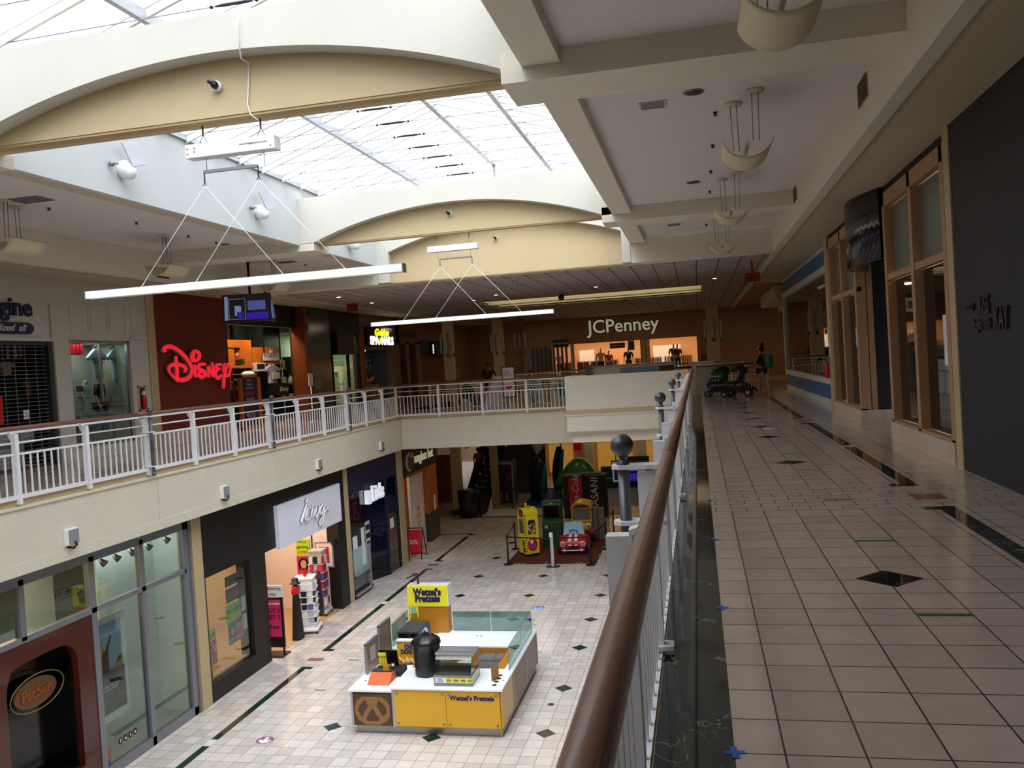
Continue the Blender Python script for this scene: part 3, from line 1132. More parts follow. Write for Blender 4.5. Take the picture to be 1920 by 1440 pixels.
# pilaster and fire extinguisher before the blue shop
mb = MB()
wR.box(mb, 21.0, 21.45, 0, SZ, -0.5, 0.0)
struct('trim_30', mb, 'tan')
e = thing('fire_extinguisher', (WR - 0.08, 21.28, 0.75), 'red fire extinguisher in a wall bracket beside the blue-based shop window', 'fire extinguisher')
mb = MB()
mb.lathe((WR - 0.08, 21.28, 0), [(0.055, 0.8), (0.06, 0.82), (0.06, 1.12), (0.04, 1.18), (0.02, 1.2)], 14)
obj('cylinder', mb, 'red', e)
mb = MB()
mb.tube([(WR - 0.08, 21.28, 1.2), (WR - 0.08, 21.28, 1.26), (WR - 0.14, 21.28, 1.28), (WR - 0.15, 21.28, 0.95)], 0.012, 6)
mb.box(WR - 0.04, WR, 21.2, 21.36, 0.85, 1.3)
obj('valve_and_hose', mb, 'alu', e)

# blue and white shop window
BX = 3.34
wB = W('R', BX)
bs = thing('blue_shopfront', wB(27.7, 0, 0), 'long shop window with blue base and white trim, farther along on the right', 'shop front')
parts = [('base_skirting', 'turq_white', (21.45, 34.4, 0.0, 0.16, -0.3, 0.03)), ('blue_base', 'blue_band', (21.45, 34.4, 0.16, 0.56, -0.3, 0.0)), ('window_sill', 'turq_white', (21.45, 34.4, 0.56, 0.72, -0.3, 0.05)),
         ('blue_header', 'blue_band', (21.45, 34.4, 3.62, 4.02, -0.3, 0.0)), ('header_trim', 'turq_white', (21.45, 34.4, 3.44, 3.62, -0.3, 0.04)), ('top_trim', 'turq_white', (21.45, 34.4, 4.02, SZ, -0.3, 0.03)),
         ('end_post', 'turq_white', (21.45, 21.66, 0.56, 3.62, -0.3, 0.04)), ('end_post', 'turq_white', (34.2, 34.4, 0.56, 3.62, -0.3, 0.04))]
for nm, mm, b in parts:
 mb = MB()
 wB.box(mb, *b)
 obj(nm, mb, mm, bs)
mb = MB()
wB.box(mb, 21.66, 34.2, 0.72, 3.44, -0.05, -0.04)
obj('pane', mb, glass('blue_shop_glass', '9a9484', 0.14, 0.01), bs)
boxes('wall_right', 'brown_wall', [(5.6, 5.7, 21.5, 34.4, 0, SZ), (BX, 5.7, 34.4, 34.5, 0, SZ), (BX + 0.1, 5.7, 21.4, 21.5, 0, SZ)])
boxes('ceiling', 'shop_dark', [(BX + 0.1, 5.7, 21.5, 34.4, 3.7, 3.8)])
lp = MB()
for k in range(3):
 lp.box(BX + 0.9, BX + 1.0, 23.5 + 3.6 * k, 24.6 + 3.6 * k, 3.55, 3.62)
tag(obj('ceiling_tube', lp, mat('shop_lamp_mid', 'fff0d0', 0.5, emit=5, ecol='ffeccc')), 'row of lit tubes under the ceiling behind the blue-based shop window', 'ceiling light')
# shelving with bottles inside
for j in range(5):
 y = 24.0 + 2.2 * j
 t = thing('display_shelf', (5.2, y, 0), 'tall display shelf behind the blue-based shop window', 'shelf', 'shelves behind the blue-based shop window')
 mb = MB()
 mb.box(5.0, 5.5, y - 0.8, y + 0.8, 0, 0.1)
 for z in (0.6, 1.1, 1.6, 2.1, 2.6):
  mb.box(5.0, 5.5, y - 0.8, y + 0.8, z, z + 0.03)
 mb.box(5.45, 5.5, y - 0.8, y + 0.8, 0, 2.6)
 obj('case', mb, 'brown_laminate', t)
 mb = MB()
 for z in (0.63, 1.13, 1.63, 2.13):
  for q in range(9):
   hh = random.uniform(0.14, 0.32)
   yy = y - 0.7 + q * 0.175
   mb.box(5.1, 5.2, yy, yy + 0.07, z, z + hh)
 oo = obj('goods', mb, 'peach', t)
 oo['kind'] = 'stuff'

# far right: dark column, brown end walls, dropped duct casing
boxes('wall_front', 'brown_wall', [(1.0, 9.0, 51.9, 52.0, 1.9, SZ + 0.05)])
boxes('wall_front', mat('brown_wall_low', '9a6c48', 0.7), [(1.0, 9.0, 51.88, 51.98, 0, 1.9)])
boxes('trim_31', mat('column_green', '1a241a', 0.4), [(4.9, 5.6, 43.0, 43.7, 0, SZ - 0.6)])
boxes('trim_32', 'cream', [(4.0, 9.0, 38.0, 44.0, 3.35, SZ), (3.2, 4.0, 36.0, 44.0, 3.55, SZ)])

# ================================================================= things on the ceilings
def pendant(x, y, label):
 t = thing('pendant_lamp', (x, y, CZ), label, 'pendant light', 'cream scoop-shaped pendant lamps')
 mb = MB()
 mb.lathe((x + 0.12, y - 0.05, 0), [(0.11, CZ - 0.03), (0.12, CZ - 0.001)], 16)
 mb.lathe((x - 0.12, y + 0.45, 0), [(0.11, CZ - 0.03), (0.12, CZ - 0.001)], 16)
 obj('canopy', mb, 'shade_cream', t)
 for dx, dy in ((0.08, -0.05), (0.16, -0.05), (-0.16, 0.45), (-0.08, 0.45)):
  mb = MB()
  mb.tube([(x + dx, y + dy, CZ - 0.03), (x + dx * 0.9, y + dy, CZ - 0.62)], 0.006, 6)
  obj('stem', mb, 'grey_metal', t)
 # half-pipe shade: its ends curl up left and right, long axis runs down the walkway
 mb = MB()
 n_, L = 16, 0.8
 rows = []
 for j in range(7):
  yy = y - 0.2 + L * j / 6
  row = []
  for i in range(n_ + 1):
   a = math.pi * (0.08 + 0.84 * i / n_)
   rx, rz = 0.31, 0.24
   row.append((x - rx * math.cos(a), yy, CZ - 0.62 - rz * math.sin(a) + 0.03 * abs(math.cos(a)) ** 3))
  rows.append(row)
 vs, fs = [], []
 for th in (0.0, 0.02):
  for row in rows:
   for p in row:
    vs.append((p[0], p[1], p[2] + th))
 N = (n_ + 1)
 K = N * 7
 for j in range(6):
  for i in range(n_):
   q = j * N + i
   fs.append((q, q + 1, q + 1 + N, q + N))
   fs.append((K + q, K + q + N, K + q + N + 1, K + q + 1))
 for i in range(n_):
  fs.append((i, K + i, K + i + 1, i + 1))
  q = 6 * N + i
  fs.append((q, q + 1, K + q + 1, K + q))
 for j in range(6):
  q = j * N
  fs.append((q, q + N, K + q + N, K + q))
  q = j * N + n_
  fs.append((q, K + q, K + q + N, q + N))
 mb.add(vs, fs, True)
 obj('lamp_shade', mb, 'shade_cream', t)
 mb = MB()
 mb.tube([(x, y - 0.1, CZ - 0.66), (x, y + 0.5, CZ - 0.66)], 0.03, 8)
 obj('lamp_tube', mb, 'white_plastic', t)
 return t
for x, y, l in ((0.76, 11.2, 'nearer cream scoop pendant lamp in the middle bay of the right ceiling'), (0.76, 16.2, 'farther cream scoop pendant lamp in the right ceiling, by the second cross beam'),
    (0.76, 21.3, 'cream scoop pendant lamp in the farthest bay of the right ceiling'), (0.76, 6.6, 'cream scoop pendant lamp cut off by the top picture edge'),
    (-11.08, 12.2, 'cream scoop pendant lamp at the left picture edge'), (-11.08, 16.5, 'cream scoop pendant lamp under the left ceiling, above the left shopfront'), (-11.08, 21.3, 'cream scoop pendant lamp on the left, behind the ceiling-hung screens')):
 pendant(x, y, l)

def downlight(x, y, z, label, r=0.11):
 t = thing('downlight', (x, y, z), label, 'ceiling light')
 mb = MB()
 mb.lathe((x, y, 0), [(r + 0.02, z - 0.012), (r + 0.025, z - 0.001)], 20)
 obj('trim_ring', mb, 'grey_metal', t)
 mb = MB()
 mb.lathe((x, y, 0), [(r - 0.01, z - 0.016), (r, z - 0.011)], 20)
 obj('lens', mb, 'dark_metal', t)
downlight(0.137, 10.92, CZ, 'dark round downlight in the right ceiling, nearer')
downlight(0.116, 16.63, CZ, 'dark round downlight in the right ceiling, farther')
downlight(-10.6, 18.3, CZ, 'dark round downlight in the left ceiling beside the cross beam', 0.09)

def vent(name, mb_args, label, m='light_grey'):
 x0, x1, y0, y1, z = mb_args
 t = thing(name, ((x0 + x1) / 2, (y0 + y1) / 2, z), label, 'air vent')
 mb = MB()
 mb.box(x0, x1, y0, y1, z - 0.015, z - 0.001)
 obj('frame', mb, m, t)
 mb = MB()
 k = 5
 for i in range(k):
  yy = y0 + (y1 - y0) * (i + 0.5) / k
  mb.box(x0 + 0.03, x1 - 0.03, yy - 0.008, yy + 0.008, z - 0.022, z - 0.014)
 obj('slat', mb, 'mid_grey', t)
vent('ceiling_vent', (-0.55, -0.2, 11.1, 11.4, CZ), 'square pale vent in the right ceiling near the skylight beam')
vent('ceiling_vent', (-0.55, -0.2, 21.65, 21.95, CZ), 'square pale vent in the farthest bay of the right ceiling')
vent('ceiling_vent', (-10.9, -10.3, 12.1, 12.5, CZ), 'grey vent in the left ceiling near the picture edge', 'mid_grey')
vent('ceiling_vent', (-11.2, -10.7, 21.9, 22.2, CZ), 'faint vent in the left ceiling beyond the second arch', 'mid_grey')
for i, (x, y) in enumerate(((0.42, 11.96), (0.42, 13.84), (0.42, 15.76), (0.43, 17.73), (0.42, 22.26), (-10.85, 13.0), (-10.5, 14.9), (-10.6, 16.8), (-10.6, 17.9), (-10.75, 22.8))):
 mb = MB()
 mb.lathe((x, y, 0), [(0.012, CZ - 0.05), (0.035, CZ - 0.045), (0.012, CZ - 0.035), (0.03, CZ - 0.012), (0.035, CZ - 0.001)], 10)
 side = 'right' if x > 0 else 'left'
 pos = ['first from the near beam', 'second from the near beam', 'third from the near beam', 'nearest the second beam', 'in the farthest bay'][i % 5]
 tag(obj('sprinkler', mb, 'black'), 'small dark sprinkler head in the %s ceiling, %s' % (side, pos), 'sprinkler', 'sprinkler heads')

def wall_grille(w, a0, a1, z0, z1, label):
 t = thing('wall_grille', w((a0 + a1) / 2, z0, 0.01), label, 'air vent')
 mb = MB()
 w.box(mb, a0, a1, z0, z1, 0.001, 0.015)
 obj('frame', mb, 'tan_dark', t)
 mb = MB()
 k = 8
 for i in range(k):
  zz = z0 + (z1 - z0) * (i + 0.5) / k
  w.box(mb, a0 + 0.03, a1 - 0.03, zz - 0.012, zz + 0.012, 0.014, 0.024)
 obj('slat', mb, 'vent_brown', t)
wH = W('R', 2.1)
p = wH.px(1619, 170)
wall_grille(wH, p[0] - 0.28, p[0] + 0.28, p[1] - 0.14, p[1] + 0.14, 'brown slatted grille on the right bulkhead, nearer')
p = wH.px(1489, 369)
wall_grille(wH, p[0] - 0.5, p[0] + 0.0, p[1] - 0.14, p[1] + 0.14, 'brown slatted grille on the right bulkhead at the second cross beam')
wHL = W('L', -12.5)
p = wHL.px(303, 493)
wall_grille(wHL, p[0] - 0.25, p[0] + 0.25, SZ + 0.08, SZ + 0.32, 'brown slatted grille on the left bulkhead below the scoop pendant')

# fixtures in the dim far ceiling
for i, (x, y) in enumerate(((635, 556), (697, 567), (930, 552), (1117, 537), (1340, 521), (888, 562))):
 q = atZ(x, y, SZ + 0.03)
 t = thing('downlight', q, 'small lit downlight in the tiled far ceiling, %s' % ['leftmost', 'second from the left', 'above the left end of the light cove', 'above the middle of the light cove', 'right of the light cove', 'third from the left'][i], 'ceiling light', 'small downlights in the tiled far ceiling')
 mb = MB()
 mb.lathe((q.x, q.y, 0), [(0.1, q.z - 0.02), (0.11, q.z - 0.001)], 16)
 obj('trim_ring', mb, 'alu', t)
 mb = MB()
 mb.lathe((q.x, q.y, 0), [(0.06, q.z - 0.03), (0.07, q.z - 0.018)], 12)
 obj('bulb', mb, mat('small_bulb', 'fff4e0', 0.5, emit=2.5, ecol='fff0dc'), t)
q = atZ(1052, 552, SZ)
t = thing('dome_camera', q, 'black dome security camera under the far light cove', 'camera')
mb = MB()
mb.cyl(q, 0.09, SZ - 0.08, SZ + 0.03, 14)
obj('mount', mb, 'mid_grey', t)
mb = MB()
mb.ball((q.x, q.y, SZ - 0.12), 0.12, 16, 10)
obj('dome', mb, 'black_gloss', t)
def exit_sign(x, y, yy, label):
 q = atY(x, y, yy)
 w = W('F', yy)
 t = thing('exit_sign', (q.x, yy, q.z - 0.12), label, 'exit sign')
 mb = MB()
 w.box(mb, q.x - 0.21, q.x + 0.21, q.z - 0.12, q.z + 0.14, -0.05, 0)
 mb.box(q.x - 0.03, q.x + 0.03, yy + 0.01, yy + 0.04, q.z + 0.14, SZ + 0.02)
 obj('housing', mb, 'exit_red', t)
 obj('exit_letters', text_mb('EXIT', 0.17, w, q.x, q.z, d=0.004, ext=0.002, bold=0.004), mat('exit_dark', '5a0a0a', 0.5), t)
exit_sign(660, 577, 29.0, 'dim red exit sign at the left end of the far ceiling')
exit_sign(1411, 520, 25.6, 'dim red exit sign over the right-hand walkway')

# ================================================================= banner hoists
def cable(mb, a, b, r=0.005):
 mb.tube([a, b], r, 5)
def hoist(y, xs, zs, bx0, bx1, bz, rod_z, rod_x, label, bar_label, hooky=None):
 t = thing('hoist_box', ((xs[0] + xs[1]) / 2, y, zs[0]), label, 'hoist')
 mb = MB()
 mb.box(xs[0], xs[1], y - 0.08, y + 0.08, zs[0], zs[1])
 obj('housing', mb, 'white_plastic', t, bev=0.006)
 ztop = 4.6
 for xx in (xs[0] + 0.2, xs[1] - 0.2):
  mb = MB()
  cable(mb, (xx - 0.06, y, zs[1]), (xx, y, ztop - 0.06))
  cable(mb, (xx + 0.06, y, zs[1]), (xx, y, ztop - 0.06))
  mb.tube([(xx, y, ztop - 0.08), (xx, y, ztop + 0.05)], 0.012, 6)
  cable(mb, (xx + 0.02, y, zs[0]), (xx + 0.02, y, rod_z))
  obj('hanging_wire', mb, 'grey_metal', t)
 mb = MB()
 mb.bar((rod_x[0], y, rod_z), (rod_x[1], y, rod_z), 0.035, 0.035)
 obj('spreader_rod', mb, 'grey_metal', t)
 for xx in rod_x:
  mb = MB()
  mb.tube([(xx, y, rod_z), (xx, y, rod_z - 0.12)], 0.008, 6)
  mb.tube([(xx, y, rod_z - 0.12), (xx - 0.02, y, rod_z - 0.16), (xx + 0.02, y, rod_z - 0.16), (xx, y, rod_z - 0.12)], 0.006, 6)
  obj('hook', mb, 'dark_metal', t)
 for i in range(4):
  w_ = W('F', y - 0.08)
 mb = MB()
 for xx, zz in ((xs[0] + 0.03, zs[0] + 0.05), (xs[0] + 0.03, zs[1] - 0.05), (xs[0] + 0.12, zs[1] - 0.05), (xs[0] + 0.12, zs[0] + 0.07), (xs[1] - 0.05, zs[0] + 0.04)):
  mb.lathe((xx, y - 0.082, 0), [(0.008, zz - 0.008), (0.008, zz + 0.008)], 8)
 obj('screw', mb, 'grey_metal', t)
 b = thing('banner_bar', ((bx0 + bx1) / 2, y, bz), bar_label, 'hanging bar')
 mb = MB()
 mb.box(bx0, bx1, y - 0.06, y + 0.06, bz - 0.045, bz + 0.045)
 obj('bar', mb, 'white_plastic', b)
 mb = MB()
 mb.box(bx1, bx1 + 0.012, y - 0.06, y + 0.06, bz - 0.05, bz + 0.05)
 mb.box(bx0 - 0.012, bx0, y - 0.06, y + 0.06, bz - 0.05, bz + 0.05)
 obj('end_cap', mb, 'grey_metal', b)
 mb = MB()
 L_ = bx1 - bx0
 for (xx, f0) in ((rod_x[0], 0.18), (rod_x[0], 0.64), (rod_x[1], 0.36), (rod_x[1], 0.83)):
  cable(mb, (xx, y, rod_z - 0.16), (bx0 + L_ * f0, y, bz + 0.045), 0.004)
 obj('suspension_wire', mb, 'white_paint', b)
hoist(9.3, (-5.78, -4.63), (4.26, 4.42), -7.29, -3.19, 2.76, 4.10, (-5.60, -4.90), 'white hoist box hanging under the nearest arch', 'long white bar hung on wires below the nearest arch')
w_ = W('F', 9.22)
hb = bpy.data.objects['hoist_box']
obj('printed_words', text_mb('www.thelightsource.com', 0.035, w_, -4.9, 4.35, d=0.002, ext=0.001), 'ink', hb)
hoist(18.95, (-5.88, -4.70), (4.25, 4.38), -7.36, -3.06, 2.71, 4.08, (-5.62, -4.86), 'white hoist box hanging under the second arch', 'long white bar hung on wires below the second arch')

# cord on the near arch
mb = MB()
pts = []
for x, y in ((447, 30), (445, 60), (452, 110), (466, 118), (466, 160), (464, 195), (470, 215), (484, 225)):
 q = atY(x, y, 8.82 if y < 112 else 9.08)
 pts.append(q)
mb.tube(pts, 0.008, 6)
tag(obj('power_cord', mb, 'white_plastic'), 'white cord hanging down the face of the nearest arch', 'cord')

# small dome cameras on the arches
def bullet_cam(pos, nrm, label):
 t = thing('security_camera', pos, label, 'camera')
 n_ = Vector(nrm)
 mb = MB()
 mb.tube([pos, pos + n_ * 0.05], 0.06, 14)
 obj('base', mb, 'white_plastic', t)
 mb = MB()
 mb.ball(tuple(pos + n_ * 0.08), 0.045, 14, 8)
 mb.tube([pos + n_ * 0.07, pos + n_ * 0.16 + Vector((-0.03, 0, 0.02))], 0.022, 8)
 obj('eye', mb, 'dark_metal', t)
bullet_cam(atY(409, 163, 9.10), (0, -1, 0), 'small round camera on the tan face of the nearest arch')
bullet_cam(atY(843, 401, 18.80), (0, -1, 0), 'small round camera on the tan face of the second arch')
bullet_cam(atY(930, 447, 23.75), (0, -1, 0), 'small round camera on the tan end wall under the skylight')

def spotlight(pos, label, s=1.0):
 t = thing('wall_spotlight', pos, label, 'spotlight')
 n_ = Vector((1, 0, 0))
 mb = MB()
 mb.ball((pos.x + 0.09 * s, pos.y, pos.z - 0.02), 0.13 * s, 16, 10, sz=1.2)
 mb.ball((pos.x + 0.2 * s, pos.y - 0.03, pos.z - 0.06), 0.1 * s, 14, 8, sz=1.3)
 obj('lamp_body', mb, 'white_paint', t)
 mb = MB()
 c = pos + Vector((0.26 * s, 0.02, 0.22 * s))
 mb.obox(c, Vector((0.25, 0.93, 0.28)).normalized(), Vector((-0.3, -0.2, 0.93)).normalized(), Vector((0.92, -0.31, 0.23)).normalized(), 0.15 * s, 0.2 * s, 0.012)
 obj('reflector_plate', mb, 'alu', t)
 mb = MB()
 mb.ball((pos.x + 0.06, pos.y - 0.28, pos.z + 0.02), 0.05 * s, 10, 6)
 mb.tube([(pos.x, pos.y - 0.28, pos.z + 0.02), (pos.x + 0.13, pos.y - 0.22, pos.z + 0.03)], 0.018, 8)
 obj('sensor', mb, 'grey_metal', t)
spotlight(Vector((OL, 12.25, 5.10)), 'white spotlight with tilted plate on the white wall, nearer')
spotlight(Vector((OL, 16.6, 5.12)), 'white spotlight with tilted plate on the white wall, farther')
spotlight(Vector((OL, 21.5, 5.05)), 'white spotlight on the white wall, glimpsed under the second arch')

# loudspeakers on the left fascia
for i, (y, z) in enumerate(((12.52, -0.86), (17.34, -0.87), (22.24, -0.87), (27.13, -0.87))):
 pos = ['nearest the camera', 'second, over the black shopfront', 'third, over the cursive shop sign', 'farthest, by the inner corner'][i]
 t = thing('loudspeaker', (LX, y, z - 0.13), 'grey box loudspeaker on the left balcony front, ' + pos, 'loudspeaker', 'box loudspeakers along the left balcony front')
 w = W('L', LX)
 mb = MB()
 w.box(mb, y - 0.13, y + 0.13, z - 0.13, z + 0.14, 0.0, 0.09)
 obj('cabinet', mb, 'white_plastic', t, bev=0.008)
 mb = MB()
 w.box(mb, y - 0.115, y + 0.115, z - 0.115, z + 0.125, 0.09, 0.10)
 obj('grille', mb, mat('speaker_grille', '8c9096', 0.5), t)
 mb = MB()
 mb.tube([(LX + 0.09, y + 0.02, z - 0.08), (LX + 0.13, y + 0.02, z - 0.13), (LX + 0.09, y - 0.02, z - 0.19), (LX, y - 0.05, z - 0.16)], 0.02, 8)
 obj('cable', mb, 'black', t)

# ceiling-hung screens over the left walkway
def tv(c, yaw, label, pitch, m1):
 t = thing('hanging_screen', c, label, 'screen', None)
 R_ = Matrix.Rotation(yaw, 3, 'Z') @ Matrix.Rotation(pitch, 3, 'X')
 ax, ay, az = R_ @ Vector((1, 0, 0)), R_ @ Vector((0, 1, 0)), R_ @ Vector((0, 0, 1))
 c = Vector(c)
 mb = MB()
 mb.obox(c + ay * 0.04, ax, ay, az, 0.63, 0.04, 0.37)
 obj('casing', mb, 'black', t, bev=0.01)
 def P(x0, x1, z0, z1, nm, m, d=0.004):
  k = MB()
  k.obox(c + (ax * ((x0 + x1) / 2) + az * ((z0 + z1) / 2)) * 1.13 - ay * d, ax, ay, az, (x1 - x0) / 2 * 1.13, 0.003, (z1 - z0) / 2 * 1.13)
  obj(nm, k, m, t)
 P(-0.53, 0.53, -0.30, 0.30, 'display', 'screen_dark')
 if m1:
  P(-0.50, -0.42, -0.28, 0.28, 'picture_strip', 'screen_pale', 0.008)
  P(-0.40, -0.02, -0.27, 0.22, 'picture_border', 'screen_pale', 0.008)
  P(-0.39, -0.03, -0.26, 0.21, 'picture', 'screen_dark', 0.012)
  P(-0.27, -0.12, -0.18, 0.05, 'picture_shape', 'screen_pale', 0.016)
  P(-0.22, -0.06, -0.24, -0.10, 'picture_shape', 'screen_violet', 0.018)
  P(0.03, 0.44, -0.06, 0.16, 'message_box', 'screen_blue', 0.008)
  P(-0.02, 0.50, -0.29, -0.12, 'violet_band', 'screen_violet', 0.008)
 else:
  P(-0.2, 0.0, -0.28, 0.26, 'picture_strip', 'screen_pale', 0.008)
  P(0.1, 0.5, -0.24, 0.2, 'message_box', 'screen_blue', 0.008)
 return t
ctv = atX(470, 577, -11.75)
tv(atY(462, 577, 20.75), math.radians(16), 'ceiling-hung flat screen with a photo and blue panels, facing the camera', math.radians(-8), True)
q = atY(509, 576, 21.75)
tv(q, math.radians(112), 'second ceiling-hung screen, back to back behind the blue-lit one', math.radians(-6), False)
q = atY(469, 560, 21.2)
mb = MB()
mb.cyl((q.x, 21.2), 0.035, 3.6, SZ + 0.68, 12)
mb.lathe((q.x, 21.2, 0), [(0.1, CZ - 0.03), (0.11, CZ - 0.001)], 14)
tag(obj('screen_pole', mb, 'black'), 'black pole carrying the hanging screens on the left', 'pole')

# ================================================================= figures
def skin_obj(name, joints, edges, radii, m, parent, T, sub=2):
 me = bpy.data.meshes.new(name)
 keys = list(joints.keys())
 idx = {k: i for i, k in enumerate(keys)}
 off = wloc(parent) if parent is not None else Vector((0, 0, 0))
 me.from_pydata([tuple(T @ Vector(joints[k]) - off) for k in keys], [(idx[a], idx[b]) for a, b in edges], [])
 o = bpy.data.objects.new(name, me)
 COL.objects.link(o)
 md = o.modifiers.new('skin', 'SKIN')
 md.use_smooth_shade = True
 lay = me.skin_vertices[0].data if me.skin_vertices else None
 if lay is None:
  bm = bmesh.new()
  bm.from_mesh(me)
  bm.verts.layers.skin.verify()
  bm.to_mesh(me)
  bm.free()
  lay = me.skin_vertices[0].data
 for k, i in idx.items():
  r = radii[k]
  if not isinstance(r, tuple):
   r = (r, r)
  lay[i].radius = r
  lay[i].use_root = (i == 0)
 s = o.modifiers.new('sub', 'SUBSURF')
 s.levels = s.render_levels = sub
 me.materials.append(MATS[m])
 if parent is not None:
  o.parent = parent
 WLOC[o.name] = off
 return o

def human(name, loc, heading, label, cat, h=1.7, skin='skin', top='black', bottom='black', legs_bare=False, hair='hair', bun=False, arms=None, stride=0.0, child=False, headless=False, hat=None, group=None, body_only=False, dress=None):
 """standing figure; local +y is where it faces"""
 s = h / 1.7
 T = Matrix.Translation(Vector(loc)) @ Matrix.Rotation(heading, 4, 'Z') @ Matrix.Diagonal((s, s, s, 1))
 t = thing(name, loc, label, cat, group)
 A = arms or {'L': ((-0.25, -0.02, 1.12), (-0.27, 0.06, 0.88)), 'R': ((0.25, -0.02, 1.12), (0.27, 0.06, 0.88))}
 J = {'pelvis': (0, 0, 0.95), 'waist': (0, 0.01, 1.08), 'chest': (0, 0.0, 1.27), 'neck': (0, 0.0, 1.43), 'throat': (0, 0.01, 1.50)}
 Rr = {'pelvis': (0.15, 0.11), 'waist': (0.12, 0.095), 'chest': (0.145, 0.105), 'neck': (0.06, 0.06), 'throat': (0.05, 0.052)}
 E_ = [('pelvis', 'waist'), ('waist', 'chest'), ('chest', 'neck'), ('neck', 'throat')]
 if not headless:
  J.update({'jaw': (0, 0.035, 1.555), 'head': (0, 0.02, 1.62), 'crown': (0, 0.0, 1.68), 'nose': (0, 0.125, 1.60)})
  Rr.update({'jaw': (0.055, 0.06), 'head': (0.075, 0.09), 'crown': (0.05, 0.06), 'nose': 0.014})
  E_ += [('throat', 'jaw'), ('jaw', 'head'), ('head', 'crown'), ('head', 'nose')]
 for sd, sx in (('L', -1), ('R', 1)):
  st = stride * sx
  J['hip' + sd] = (0.09 * sx, 0.0, 0.88)
  J['knee' + sd] = (0.10 * sx, 0.03 + st * 0.5, 0.49)
  J['ankle' + sd] = (0.10 * sx, -0.02 + st, 0.085)
  J['toe' + sd] = (0.11 * sx, 0.13 + st, 0.035)
  Rr.update({'hip' + sd: 0.092, 'knee' + sd: 0.058, 'ankle' + sd: 0.038, 'toe' + sd: (0.042, 0.03)})
  E_ += [('pelvis', 'hip' + sd), ('hip' + sd, 'knee' + sd), ('knee' + sd, 'ankle' + sd), ('ankle' + sd, 'toe' + sd)]
  el, wr = A[sd]
  J['shoulder' + sd] = (0.18 * sx, 0, 1.39)
  J['elbow' + sd] = el
  J['wrist' + sd] = wr
  d = (Vector(wr) - Vector(el)).normalized()
  pv = Vector(wr) + d * 0.08
  J['palm' + sd] = tuple(pv)
  Rr.update({'shoulder' + sd: 0.055, 'elbow' + sd: 0.038, 'wrist' + sd: 0.026, 'palm' + sd: (0.034, 0.02)})
  E_ += [('chest', 'shoulder' + sd), ('shoulder' + sd, 'elbow' + sd), ('elbow' + sd, 'wrist' + sd), ('wrist' + sd, 'palm' + sd)]
  side = d.cross(Vector((sx, 0, 0)))
  if side.length < 0.1:
   side = Vector((0, 0, 1))
  side.normalize()
  for q, (o_, L) in enumerate(((-0.03, 0.075), (-0.01, 0.088), (0.01, 0.082), (0.03, 0.062))):
   nm = 'f%d%s' % (q, sd)
   J[nm] = tuple(pv + side * o_ + d * L * 0.55)
   J[nm + 't'] = tuple(pv + side * o_ * 1.1 + d * L + Vector((-0.02 * sx, 0, 0)))
   Rr[nm] = 0.009
   Rr[nm + 't'] = 0.007
   E_ += [('palm' + sd, nm), (nm, nm + 't')]
  J['th' + sd] = tuple(Vector(wr) + d * 0.05 + side * -0.05)
  Rr['th' + sd] = 0.01
  E_ += [('wrist' + sd, 'th' + sd)]
 skin_obj('body', J, E_, Rr, skin, t, T)
 if body_only:
  return t
 def sub(keys, edges, grow, nm, m, extra=None):
  JJ = {k: J[k] for k in keys}
  if extra:
   JJ.update(extra)
  RR = {}
  for k in JJ:
   r = Rr.get(k, 0.08)
   r = r if isinstance(r, tuple) else (r, r)
   RR[k] = (r[0] + grow, r[1] + grow)
  skin_obj(nm, JJ, edges, RR, m, t, T)
 if top:
  sub(['waist', 'chest', 'shoulderL', 'shoulderR', 'elbowL', 'elbowR', 'pelvis'], [('pelvis', 'waist'), ('waist', 'chest'), ('chest', 'shoulderL'), ('chest', 'shoulderR'), ('shoulderL', 'elbowL'), ('shoulderR', 'elbowR')], 0.016, 'shirt', top)
 if bottom:
  ks = ['pelvis', 'hipL', 'hipR', 'kneeL', 'kneeR'] + ([] if legs_bare else ['ankleL', 'ankleR'])
  ed = [('pelvis', 'hipL'), ('pelvis', 'hipR'), ('hipL', 'kneeL'), ('hipR', 'kneeR')] + ([] if legs_bare else [('kneeL', 'ankleL'), ('kneeR', 'ankleR')])
  if legs_bare:
   J2 = {'thL': tuple((Vector(J['hipL']) * 0.5 + Vector(J['kneeL']) * 0.5)), 'thR': tuple((Vector(J['hipR']) * 0.5 + Vector(J['kneeR']) * 0.5))}
   sub(['pelvis', 'hipL', 'hipR'], [('pelvis', 'hipL'), ('pelvis', 'hipR'), ('hipL', 'thL'), ('hipR', 'thR')], 0.02, 'shorts', bottom, J2)
  else:
   sub(ks, ed, 0.014, 'trousers', bottom)
 if hair and not headless:
  mb = MB()
  c = T @ Vector((0, -0.02, 1.64))
  mb.ball(tuple(c), 0.105 * s, 14, 10, sz=1.05)
  if bun:
   mb.ball(tuple(T @ Vector((0, -0.06, 1.80))), 0.06 * s, 12, 8)
  obj('hair', mb, hair, t)
 if hat:
  mb = MB()
  c = T @ Vector((0, 0, 1.68))
  mb.lathe(c, [(0.16 * s, c.z - 0.01), (0.16 * s, c.z), (0.1 * s, c.z + 0.005), (0.1 * s, c.z + 0.09 * s), (0.05 * s, c.z + 0.12 * s)], 16)
  obj('hat', mb, hat, t)
 return t

# ================================================================= upstairs shops on the left
wL = W('L', WL)
def zpx(w, sc, ox, oy, pts):
 """zoomed-picture points -> wall points"""
 out = []
 for p in pts:
  a, z = w.px(p[0] / sc + ox, p[1] / sc + oy)
  out.append((a, z) + tuple(p[2:]))
 return out

